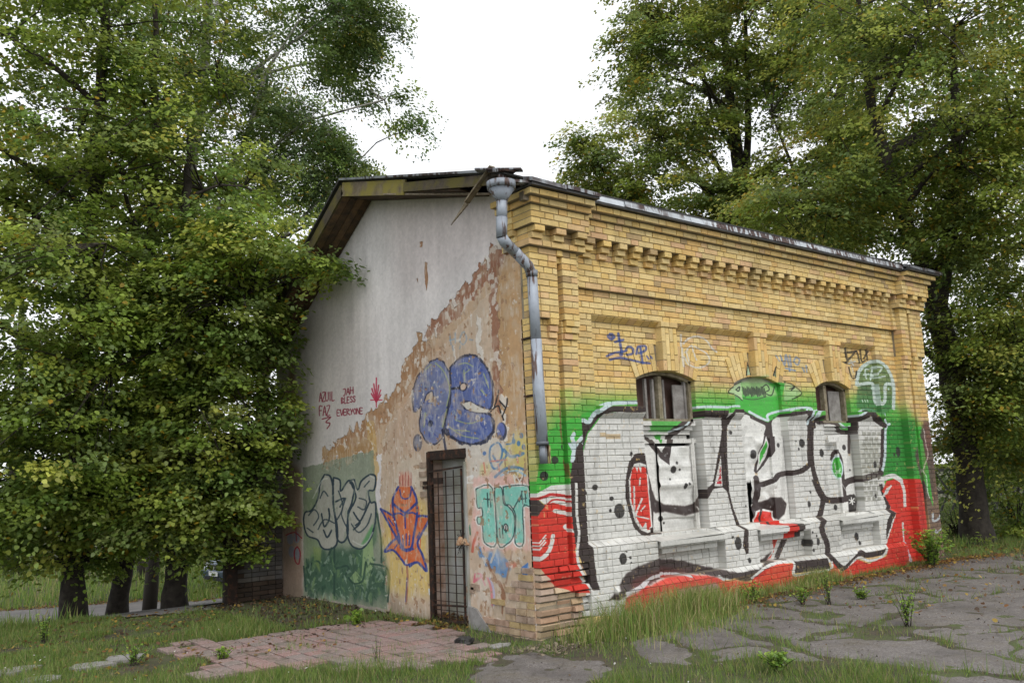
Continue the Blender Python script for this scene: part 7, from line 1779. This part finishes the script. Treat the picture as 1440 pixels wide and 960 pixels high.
for lab, px, d, lobes in (('dark tree at the right edge of the yard, behind the concrete fence', 1450, 27, [(23.07, 3.74, 3.43) + (2.6, 2.4, 2.0, 120), (22.93, 2.85, 8.45) + (2.8, 2.6, 2.4, 110), (19.88, 2.13, 4.78) + (1.3, 1.3, 1.4, 90), (18.61, 2.46, 1.68) + (1.0, 1.2, .9, 70), (22.69, 4.68, 6.74) + (1.8, 2, 1.4, 50), (22.81, 2.03, 13.03) + (2.8,2.6,2.2,90)]),):
    tree('maple_tree', lab, 'tree', [(23.50, 4.20, -0.52) + (.22,), (23.13, 3.44, 4.73) + (.16,), (22.66, 2.49, 11.30) + (.06,)], lobes, .15, 70, limbs=10, twigs=90, **TR_)
def bush(label, lobes, size, per, name='shrub', **kw):
    c = lobes[0]; t = empty(name, (c[0], c[1], tz(c[0], c[1])), label, 'bush'); P, Nn, D, S, Cc, CC = crown_arrays(lobes, size, per, **kw)
    link('foliage', leaves_mesh('foliage', P, Nn, D, S, Cc, 4), M['leaf'], t); mb = MB()
    for i in RS.choice(len(CC), min(24, len(CC)), replace=False): e = Vector(CC[i]); s = Vector((c[0] + RS.randn() * .1, c[1] + RS.randn() * .1, tz(c[0], c[1]) - .05)); mb.tube([s, s.lerp(e, .5) + Vector((0, 0, .1)), e], [.016, .01, .004], 4, False)
    mb.obj('stems', M['bark'], t); return t
bush('tall dark shrub just right of the leaning trunk', [(13.81, 0.61, 0.93) + (.9, .9, .75, 60), (14.45, 0.48, 2.29) + (1.0, 1, .9, 60), (13.26, 0.55, 0.15) + (.6, .5, .3, 24)], .09, 60, pale=.2, yellow=.08)
bush('pale feathery shrub between building corner and leaning trunk', [(12.86, 1.49, 0.31) + (.28, .3, .38, 34)], .035, 90, tone=(1.7, 1.6, 1.6), spread=.2)
bush('low ivy mound at the foot of the leaning trunk', [(11.20, 0.30, -0.06) + (.55, .3, .14, 26)], .06, 50, spread=.22, pale=.1)
bush('dark undergrowth behind the concrete fence', [(23.58, 6.26, 1.77) + (2.0, 1.6, 1.4, 80), (25.08, 5.37, 0.29) + (2.2, 1.5, .9, 80)], .14, 50, pale=.1)
for i, (lab, lb_) in enumerate((('far hedge of bushes beyond the road at the left edge', [(-0.28, 31.67, 1.69) + (4, 2.4, 1.6, 110)]), ('far dark thicket beyond the road behind the middle lindens', [(3.31, 31.39, 1.81) + (4, 2.4, 1.8, 120)]), ('far thicket beyond the road behind the parked car', [(6.81, 28.70, 1.33) + (4.0, 2.4, 2.0, 120)]))): bush(lab, lb_, .2, 60, pale=.15)
tree('distant_tree', 'slim grey trunked tree across the road seen between two lindens', 'tree', [(1.57, 20.30, -0.48) + (.24,), (1.46, 19.78, 2.57) + (.18,), (1.07, 18.61, 9.94) + (.08,)], [(1.07, 18.61, 9.94) + (3, 2.6, 3, 110), (0.70, 21.09, 5.49) + (3.2, 2.4, 1.6, 90)], .15, 60, shape=4, limbs=8, twigs=60)
tree('distant_tree', 'far tree across the road at the left edge of the view', 'tree', [(-0.88, 27.27, 0.23) + (.3,), (-1.03, 26.61, 4.11) + (.2,), (-1.21, 25.88, 8.48) + (.08,)], [(-1.59, 25.60, 11.41) + (3.6, 3, 4, 150), (-0.41, 25.94, 5.05) + (3.4, 2.6, 1.8, 100)], .17, 60, shape=4, limbs=8, twigs=60)
tree('distant_tree', 'far tree beyond the annex filling the gap behind the lindens', 'tree', [(5.90, 21.96, -0.13) + (.3,), (5.50, 21.02, 6.19) + (.2,), (5.03, 19.92, 13.48) + (.08,)], [(5.04, 20.55, 10.33) + (3.2, 3, 2.6, 120), (5.07, 21.84, 3.79) + (3.4, 2.6, 1.8, 100)], .17, 60, shape=4, limbs=8, twigs=60)

# ------------------------------------------------------------ grass, weeds, fallen leaves
def in_building(x, y): return ((x > -.03) & (x < 9.05) & (y > -.26) & (y < 7)) | ((x > -1.02) & (x < 0) & (y > 6.6) & (y < 9.6))
def blades(name, x, y, h, wd, cols, lean=.5, segs=1, z=None):
    n = len(x); z = terrain(x, y) - .01 if z is None else z; a = RS.rand(n) * 6.283; b_ = RS.rand(n) * 6.283; L_ = lean * h * RS.rand(n) ** 1.2
    sx_, sy_ = np.cos(a) * wd / 2, np.sin(a) * wd / 2; dx, dy = np.cos(b_) * L_, np.sin(b_) * L_
    if segs == 1:
        v = np.stack([np.stack([x - sx_, y - sy_, z], 1), np.stack([x + sx_, y + sy_, z], 1), np.stack([x + dx, y + dy, z + h], 1)], 1); q = np.arange(n * 3).reshape(n, 3); k = 3
    else:
        m1 = .5; v = np.stack([np.stack([x - sx_, y - sy_, z], 1), np.stack([x + sx_, y + sy_, z], 1), np.stack([x + sx_ * .8 + dx * .3, y + sy_ * .8 + dy * .3, z + h * .6], 1), np.stack([x + dx, y + dy, z + h * .95], 1), np.stack([x - sx_ * .8 + dx * .3, y - sy_ * .8 + dy * .3, z + h * .6], 1)], 1); i5 = np.arange(n)[:, None] * 5; q = np.concatenate([i5 + [0, 1, 2], i5 + [0, 2, 4], i5 + [4, 2, 3]]); k = 5
    o = link(name, np_mesh(name, v.reshape(-1, 3), q, np.repeat(cols, k, 0)), M['grass']); tag(o, kind='stuff'); return o
GC = np.array([(.13, .205, .040), (.17, .235, .050), (.10, .18, .04), (.25, .25, .09), (.30, .25, .13)])
def gcols(n, p=(.32, .27, .22, .12, .07), k=1.0): return GC[RS.choice(5, n, p=p)] * RS.uniform(.7, 1.3, (n, 1)) * k
def scatter(n, x0, x1, y0, y1): return RS.uniform(x0, x1, n), RS.uniform(y0, y1, n)
# lawn left of and in front of the building, patchy
x, y = scatter(1050000, -8.5, 14, -7.5, 7.2)
rel = (x - C_[0]) * f_[0] + (y - C_[1]) * f_[1]; lat = (x - C_[0]) * r_[0] + (y - C_[1]) * r_[1]
k = (rel > 5) & (np.abs(lat) < rel * .68 + .6) & ~in_building(x, y); x, y, rel = x[k], y[k], rel[k]
am = asph_mask(x, y); tmk = tile_mask(x, y); patch = fbm(x * .9, y * .9, 201, 4); fine_ = fbm(x * 4, y * 4, 203, 3)
dens = np.where(x < .6, .95, .7) * smooth01((patch * .6 + fine_ * .4 - .25) / .12)
dens = np.where((x > -.6) & (am < 0) & (am > -.35), dens * np.where(rel < 8.6, .8, .45), dens); dens = np.where(am > -.012, (am < .05) * .10, dens)
dens = np.where(tmk, .16 * (fine_ > .54), dens)
dens = np.where((x > -1.5) & (x < 0) & (y > 2.9) & (y < 6.7), dens * .06, dens)                      # bare soil by the gable
dens = np.where((x > -.55) & (x < 0) & (y < 3), dens * .35, dens)
dens = np.where(road_mask(x, y) > -.05, 0, dens)
dens = np.where((x > 9) & (y > -1), dens * .4, dens)
dens *= np.clip(16 / rel ** 1.1, .25, 1.0)
k = RS.rand(len(x)) < dens; x, y, rel, patch = x[k], y[k], rel[k], patch[k]
h = (.035 + .075 * RS.rand(len(x)) ** 2) * (1 + (patch - .45) * 2.4) * (1 + .9 * (vnoise(x * 1.7, y * 1.7, 9) > .72)); wd = .004 + rel * .0005
blades('grass', x, y, np.clip(h, .02, .25), wd, gcols(len(x)), .9)
print('grass', len(x))
# verge across the road and further grass at right
x, y = scatter(90000, -16, 10, 7, 32); k = (road_mask(x, y) < -.05) & ~in_building(x, y) & (RS.rand(len(x)) < np.clip(14 / (y + 2), .3, 1)); x, y = x[k], y[k]
blades('verge_grass', x, y, .12 + .25 * RS.rand(len(x)), .02 + .015 * RS.rand(len(x)), gcols(len(x), k=1.25), .6)
x, y = scatter(26000, 9.6, 30, .2, 14); blades('verge_grass', x, y, .06 + .2 * RS.rand(len(x)) * (vnoise(x, y, 3) > .4), .02 + .01 * RS.rand(len(x)), gcols(len(x), k=1.1), .6)
# tall grass against the plinth
def tuft(cx, cy, sx_, sy_, n, h0, label=None, dry=.2, nm='tall_grass'):
    n = int(n * 1.5); x = cx + RS.randn(n) * sx_; y = np.minimum(cy + RS.randn(n) * sy_, -.26 if cx > .7 else 9); h = h0 * RS.uniform(.35, 1.1, n)
    pp_ = np.array([.24, .24, .12, .22, .18]); return blades(nm, x, y, h, .004 + .004 * RS.rand(n), gcols(n, pp_, 1.2), .8, 2)
for cx, cy, sx_, sy_, n, h0 in ((1.75, -.72, .30, .17, 1500, .40), (.75, -.72, .24, .2, 700, .42), (2.4, -.5, .3, .10, 420, .30), (3.3, -.42, .35, .08, 300, .22), (4.75, -.42, .30, .07, 1100, .26), (3.95, -.5, .3, .12, 420, .2), (.35, -.55, .2, .15, 500, .25), (1.2, -1.2, .5, .2, 700, .2)): tuft(cx, cy, sx_, sy_, n, h0)
# leaf litter
def litter(n, x, y, size=.045, z=None, pal=None, nm='fallen_leaves'):
    pal = np.array(pal or [(.30, .18, .05), (.22, .11, .045), (.14, .08, .04), (.44, .31, .07), (.10, .065, .04), (.17, .11, .06)]); c = pal[RS.randint(0, len(pal), n)] * RS.uniform(.7, 1.2, (n, 1))
    zz = terrain(x, y) + .012 + .03 * (asph_mask(x, y) > 0) + .02 * RS.rand(n) if z is None else z; Nn = np.array([0, 0, 1.0]) + RS.normal(size=(n, 3)) * .45; Nn /= np.linalg.norm(Nn, axis=1, keepdims=True)
    o = link(nm, leaves_mesh(nm, np.stack([x, y, zz], 1), Nn, RS.normal(size=(n, 3)), RS.uniform(.5, 1.2, n) * size, c, 6), M['leaf']); tag(o, kind='stuff')
n = 2600; x = RS.uniform(1.8, 9.6, n); y = -.35 - np.abs(RS.randn(n)) * .28; litter(n, x, y)
n = 2200; x, y = scatter(n, -7, -.1, 1.5, 6.6); litter(n, x, y, .05)
n = 700; x, y = scatter(n, 3, 13, -5, -.6); litter(n, x, y, .05)
n = 5200; x, y = scatter(n, -2, 13, -6.5, -.5); k = asph_mask(x, y) > 0; x, y = x[k], y[k]; litter(len(x), x, y, .02, terrain(x, y) + .022, [(.10, .085, .07), (.22, .19, .15), (.30, .27, .24), (.16, .11, .06), (.08, .07, .06)], 'grit')
n = 1500; x = RS.uniform(9, 20, n); y = RS.uniform(-1.6, 1.2, n); litter(n, x, y, .07)
n = 2000; x = RS.uniform(-9, 2, n); y = np.interp(x, [p[0] for p in ROADF], [p[1] for p in ROADF]) + np.abs(RS.randn(n)) * .5 - .1; litter(n, x, y, .08)
n = 420; x = RS.uniform(-.35, .2, n); y = RS.uniform(DY0 - .05, DY1, n); litter(n, x, y, .05, terrain(x, y) + .02 + .06 * RS.rand(n) * (x > 0))
n = 900; x = RS.uniform(-1.7, -.02, n); y = RS.uniform(2.3, 6.6, n); litter(n, x, y, .05, None, [(.07, .05, .035), (.12, .09, .06), (.05, .04, .03)])
n = 500; x = RS.uniform(-.6, 1.2, n) ; y = -.2 - RS.rand(n) * .6; litter(n, x, y, .04, None, [(.30, .26, .2), (.2, .17, .13), (.36, .3, .22)], 'brick_rubble')
# daisies
n = 170; x, y = scatter(n, -5, 1.5, -5.5, 3); k = (asph_mask(x, y) < -.05) & ~tile_mask(x, y); x, y = x[k], y[k]; litter(len(x), x, y, .022, terrain(x, y) + .09 + .08 * RS.rand(len(x)), [(.75, .74, .7)], 'small_white_flowers')
# weeds that stand on their own
def weed(label, cx, cy, h, n, size, spread, name='weed_plant', tone=(1.5, 1.6, 1.2)):
    t = empty(name, (cx, cy, tz(cx, cy)), label, 'weed'); mb = MB(); Ps, Ns, Ds, Ss, Cs = [], [], [], [], []; z0 = tz(cx, cy)
    for i in range(n):
        a = RS.rand() * 6.28; r = spread * RS.rand(); e = Vector((cx + math.cos(a) * r, cy + math.sin(a) * r, z0 + h * RS.uniform(.55, 1))); s = Vector((cx + RS.randn() * .02, cy + RS.randn() * .02, z0)); md = s.lerp(e, .5) + Vector((0, 0, h * .08)); mb.tube([s, md, e], [.004, .003, .0015], 4, False)
        for j in range(int(9 + h * 22)):
            tt = RS.uniform(.15, 1); p = (s.lerp(md, tt * 2) if tt < .5 else md.lerp(e, tt * 2 - 1)); o_ = RS.normal(size=3); o_[2] = abs(o_[2]) * .3; o_ /= np.linalg.norm(o_); Ps.append(np.array(p) + o_ * size * .5); Ns.append(np.array([0, 0, 1]) + RS.normal(size=3) * .4); Ds.append(o_); Ss.append(size * RS.uniform(.6, 1.2)); Cs.append(GREENS[RS.randint(0, 5)] * np.array(tone) * RS.uniform(.8, 1.4))
    Ns = np.array(Ns); Ns /= np.linalg.norm(Ns, axis=1, keepdims=True); link('leaves', leaves_mesh('leaves', np.array(Ps), Ns, np.array(Ds), np.array(Ss), np.array(Cs), 6), M['leaf'], t); mb.obj('stems', M['bark'], t); return t
for lab, p, h, n, sz, sp in (('leafy green shrub against the right foot of the graffiti wall', (7.47, -0.65, 0.00), .62, 46, .055, .42), ('upright weed growing from the crack in the right foreground asphalt', (3.36, -1.43, 0.00), .42, 12, .022, .14), ('tall bushy weed in the asphalt left of the right frame edge', (2.58, -2.81, 0.00), .40, 20, .026, .20),
        ('bushy green weed in the gap before the middle of the wall', (2.96, -0.66, 0.00), .26, 20, .03, .24), ('low spreading weed in the crack below the red paint', (3.29, -1.13, -0.00), .22, 16, .028, .22), ('pale grassy weed alone on the asphalt', (3.93, -1.53, 0.00), .16, 20, .03, .12), ('broad leaved weed at the edge of the paving by the gable', (-0.81, 2.59, -0.10), .2, 12, .05, .14),
        ('thin dry stalk weed at the front of the pink tiles', (-1.80, 0.28, -0.10), .3, 6, .014, .16), ('tall wispy weed in the lawn at the left', (-3.96, 4.66, -0.10), .4, 12, .03, .2), ('green weed tuft against the pavement front edge', (-2.77, 1.79, -0.10), .16, 14, .03, .14), ('purple grey clover clump by the bottom left slabs', (-3.52, 2.30, -0.10), .2, 18, .028, .22), ('small rosette weed at the bottom edge of the asphalt', (0.28, -2.88, -0.06), .2, 22, .04, .2)): weed(lab, p[0], p[1], h, n, sz, sp)
# ------------------------------------------------------------ odd things lying about
def lump(name, label, cat, p, s, mat_, seed=1, amp=.3):
    bm = bmesh.new(); bmesh.ops.create_icosphere(bm, subdivisions=3, radius=1)
    for v in bm.verts:
        k = 1 + amp * (float(fbm(np.array([v.co.x * 1.7 + seed]), np.array([v.co.y * 1.7 + v.co.z]), seed)[0]) - .45) * 2; v.co = Vector((v.co.x * s[0] * k, v.co.y * s[1] * k, max(v.co.z, -.4) * s[2] * k))
    me = bpy.data.meshes.new(name); bm.to_mesh(me); bm.free(); o = link(name, me, mat_, None, p); return tag(o, label, cat)
M['concrete'] = simple('grey_concrete', (.30, .29, .28, 1), (.20, .19, .18, 1), 8, .95, bmp=.7)
M['cloth'] = simple('rust_brown_rag', (.34, .17, .08, 1), (.50, .36, .24, 1), 16, .95, bmp=.4)
M['white'] = simple('white_plastic', (.6, .6, .58, 1), None, rough=.5)
q = (-0.60, 0.50, -0.10); lump('dark_rag', 'black crumpled rag on the tiles by the doorway corner', 'rag', (q[0], q[1], tz(q[0], q[1]) + .03), (.09, .06, .055), M['dark'], 4, .8)
q = (-0.42, 0.10, -0.10); lump('stone_lump', 'flat dark stone in the grass near the building corner', 'stone', (q[0], q[1], tz(q[0], q[1]) + .01), (.13, .06, .03), M['concrete'], 9, .5)
q = (0.56, -0.68, -0.04); lump('plastic_cup', 'crushed white plastic cup in the tall grass', 'litter', (q[0], q[1], tz(q[0], q[1]) + .05), (.05, .03, .025), M['white'], 14, .4)
q = (1.75, -0.82, 0.00); lump('white_wrapper', 'torn white wrapper on the asphalt edge', 'litter', (q[0], q[1], tz(q[0], q[1]) + .03), (.06, .03, .012), M['white'], 17, .4)
q = (-0.06, 1.26, 0.91); o = lump('rag_on_gate', 'brown rag knotted round the grille gate', 'rag', q, (.05, .085, .065), M['cloth'], 21, 1.0)
mb = MB()
for i in range(26):
    a = random.random() * 6.28; mb.beam(q, (q[0] - .03, q[1] + math.cos(a) * .12 * random.random(), q[2] + .02 + .16 * random.random() * (1 if i % 2 else -1)), .006, .006)
o2 = mb.obj('frayed_string', M['dark'], o); o2.matrix_parent_inverse = Matrix.Translation(-Vector(q))
# concrete footing wedge by the door, standing against the gable
mb = MB(); mb.add([(-.03, .72, -.2), (-.03, 1.22, -.2), (-.03, 1.22, .17), (-.03, 1.08, .15), (-.03, .86, -.02), (.0, .72, -.2), (.0, 1.22, -.2), (.0, 1.22, .17), (.0, 1.08, .15), (.0, .86, -.02)], [(0, 1, 2, 3, 4)[::-1], (0, 5, 6, 1), (1, 6, 7, 2), (2, 7, 8, 3), (3, 8, 9, 4), (4, 9, 5, 0)]); mb.obj('cement_patch', M['concrete'], BLD)
# broken slabs at the bottom left
for i, (px_, lab) in enumerate((((-4.51, 2.95, -0.10), 'grey broken slab at the lower left corner of the yard'), ((-4.42, 2.23, -0.10), 'cracked grey slab beside the corner slab, lower left'), ((-3.51, 2.73, -0.10), 'small grey slab sunk in grass left of the pink tiles'), ((-3.87, 2.55, -0.10), 'mossy slab fragment between the slabs and the tiles'))):
    mb = MB(); x, y = px_[0], px_[1]; z = tz(x, y); pts = []; n = 7
    for k in range(n): a = 2 * math.pi * k / n + i; r = random.uniform(.14, .22); pts.append((x + math.cos(a) * r * 1.2, y + math.sin(a) * r))
    vs = [(a, b, z - .03) for a, b in pts] + [(a, b, z + .035) for a, b in pts]; fs = [tuple(range(n, 2 * n))] + [(k, (k + 1) % n, n + (k + 1) % n, n + k) for k in range(n)]; mb.add(vs, fs); tag(mb.obj('broken_slab', M['concrete']), lab, 'slab', 'broken slabs in the grass')
# concrete fence behind the right corner
M['fence'] = simple('dark_concrete', (.12, .12, .115, 1), (.07, .07, .07, 1), 5, .95)
A_ = np.array((19.06, 5.14, -0.54)); B_ = np.array((21.78, 2.93, -0.29)); zb = tz(A_[0], A_[1]); D_ = (B_ - A_); D_[2] = 0; ln = np.linalg.norm(D_); D_ /= ln
FN = empty('concrete_fence', (A_[0], A_[1], zb), 'dark concrete lattice fence behind the right corner of the building', 'fence'); W_ = 1.35
for k in range(4):
    s = Vector(A_ + D_ * k * 1.9); s.z = zb; e = Vector(A_ + D_ * (k + 1) * 1.9); e.z = zb
    mb = MB(); mb.beam(s + Vector((0, 0, .0)), s + Vector((0, 0, W_ + .1)), .14, .14); mb.obj('post', M['fence'], FN)
    mb = MB()
    for z in (.08, .72, W_): mb.beam(s + Vector((0, 0, z)), e + Vector((0, 0, z)), .07, .09)
    for j in range(6):
        a = s.lerp(e, j / 6); b2 = s.lerp(e, (j + 1) / 6); mb.beam(a + Vector((0, 0, .12)), b2 + Vector((0, 0, .7)), .04, .05); mb.beam(a + Vector((0, 0, 1.3)), b2 + Vector((0, 0, .76)), .04, .05)
    mb.beam(s.lerp(e, .5) + Vector((0, 0, .1)), s.lerp(e, .5) + Vector((0, 0, W_)), .05, .06); mb.obj('fence_panel', M['fence'], FN)
# parked car whose nose shows past the annex
M['paint'] = simple('silver_blue_car_paint', (.13, .18, .25, 1), (.12, .165, .235, 1), 2, .28, .3, 0)
M['tyre'] = simple('tyre_rubber', (.02, .02, .02, 1), rough=.9); M['chrome'] = simple('light_metal', (.6, .6, .62, 1), rough=.25, metal=.9, bmp=0); M['plate'] = simple('number_plate', (.75, .75, .73, 1), rough=.5, bmp=0)
M['lamp'] = simple('headlamp_lens', (.7, .72, .75, 1), rough=.12, bmp=0)
cp = Vector((3.74, 14.86, -0.84)); cp.z = tz(cp.x, cp.y) + .02
CR = empty('parked_car', cp, 'silver blue car on the road, only its nose visible past the annex', 'car'); CR.rotation_euler = (0, 0, math.radians(4))
# profile along x (nose at -x), half widths per station
st = [(-2.05, .32, .52, .70), (-1.98, .24, .66, .80), (-1.55, .20, .82, .85), (-.95, .18, .92, .86), (-.25, .18, 1.38, .62), (.9, .18, 1.42, .62), (1.6, .2, 1.02, .82), (2.0, .28, .92, .78)]
bm = bmesh.new(); rings = []
for (x, zl, zh, hw) in st:
    zm = min(zh, .86); P = [(-.86 * .95 if hw < .7 and zh > 1 else -hw, zl), (-.88 if zh > .8 else -hw, zl + (zm - zl) * .5), (-.84 if zh > .8 else -hw * .97, zm), (-hw * .97, zh - .02), (0, zh + .015), (hw * .97, zh - .02), (.84 if zh > .8 else hw * .97, zm), (.88 if zh > .8 else hw, zl + (zm - zl) * .5), (.86 * .95 if hw < .7 and zh > 1 else hw, zl)]
    rings.append([bm.verts.new((x, y, z)) for y, z in P])
for a, b2 in zip(rings[:-1], rings[1:]):
    for i in range(8): bm.faces.new((a[i], a[i + 1], b2[i + 1], b2[i]))
    bm.faces.new((a[8], a[0], b2[0], b2[8]))
bm.faces.new(rings[0][::-1]); bm.faces.new(rings[-1]); bmesh.ops.recalc_face_normals(bm, faces=bm.faces)
me = bpy.data.meshes.new('car_body'); bm.to_mesh(me); bm.free(); me.polygons.foreach_set('use_smooth', [True] * len(me.polygons)); o = link('body', me, M['paint']); o.parent = CR; md = o.modifiers.new('bevel', 'BEVEL'); md.width = .04; md.segments = 3
def cpart(name, mb, m, smooth=False): o = mb.obj(name, m, None, smooth); o.parent = CR; return o
for sy in (-1, 1):
    mb = MB(); mb.hexa([(-2.03, sy * .78, .50), (-2.06, sy * .42, .50), (-1.8, sy * .42, .52), (-1.75, sy * .84, .52), (-1.98, sy * .78, .66), (-2.0, sy * .44, .66), (-1.75, sy * .44, .72), (-1.70, sy * .84, .70)]); cpart('headlight', mb, M['lamp'])
    for xw in (-1.3, 1.25):
        mb = MB(); mb.tube([(xw, sy * .68, .31), (xw, sy * .87, .31)], .31, 24); wh = cpart('wheel', mb, M['tyre'], False); mb = MB(); mb.tube([(xw, sy * .865, .31), (xw, sy * .885, .31)], .19, 18); r2 = mb.obj('rim', M['chrome'], None); r2.parent = wh
    mb = MB(); mb.hexa([(-.85, sy * .80, .93), (1.3, sy * .80, .95), (1.3, sy * .83, .95), (-.85, sy * .83, .93), (-.28, sy * .62, 1.33), (.85, sy * .62, 1.36), (.85, sy * .66, 1.36), (-.28, sy * .66, 1.33)]); cpart('side_window', mb, M['glass'])
mb = MB(); mb.hexa([(-.98, -.74, .93), (-.98, .74, .93), (-.93, .74, .92), (-.93, -.74, .92), (-.30, -.58, 1.37), (-.30, .58, 1.37), (-.26, .58, 1.34), (-.26, -.58, 1.34)]); cpart('windscreen', mb, M['glass'])
mb = MB(); mb.box(-2.09, -2.0, -.40, .40, .52, .64); cpart('grille', mb, M['tyre'])
mb = MB(); mb.tube([(-2.10, 0, .58), (-2.085, 0, .58)], .045, 14); cpart('badge', mb, M['chrome'])
mb = MB(); mb.hexa([(-2.02, -.82, .28), (-2.02, .82, .28), (-1.9, .86, .28), (-1.9, -.86, .28), (-2.10, -.80, .48), (-2.10, .80, .48), (-1.9, .87, .48), (-1.9, -.87, .48)]); cpart('bumper', mb, M['paint'])
mb = MB(); mb.box(-2.115, -2.10, -.26, .26, .38, .49); pl = cpart('number_plate', mb, M['plate'])
mb = MB(); mb.box(-2.10, -2.04, -.55, .55, .27, .35); cpart('air_intake', mb, M['tyre'])
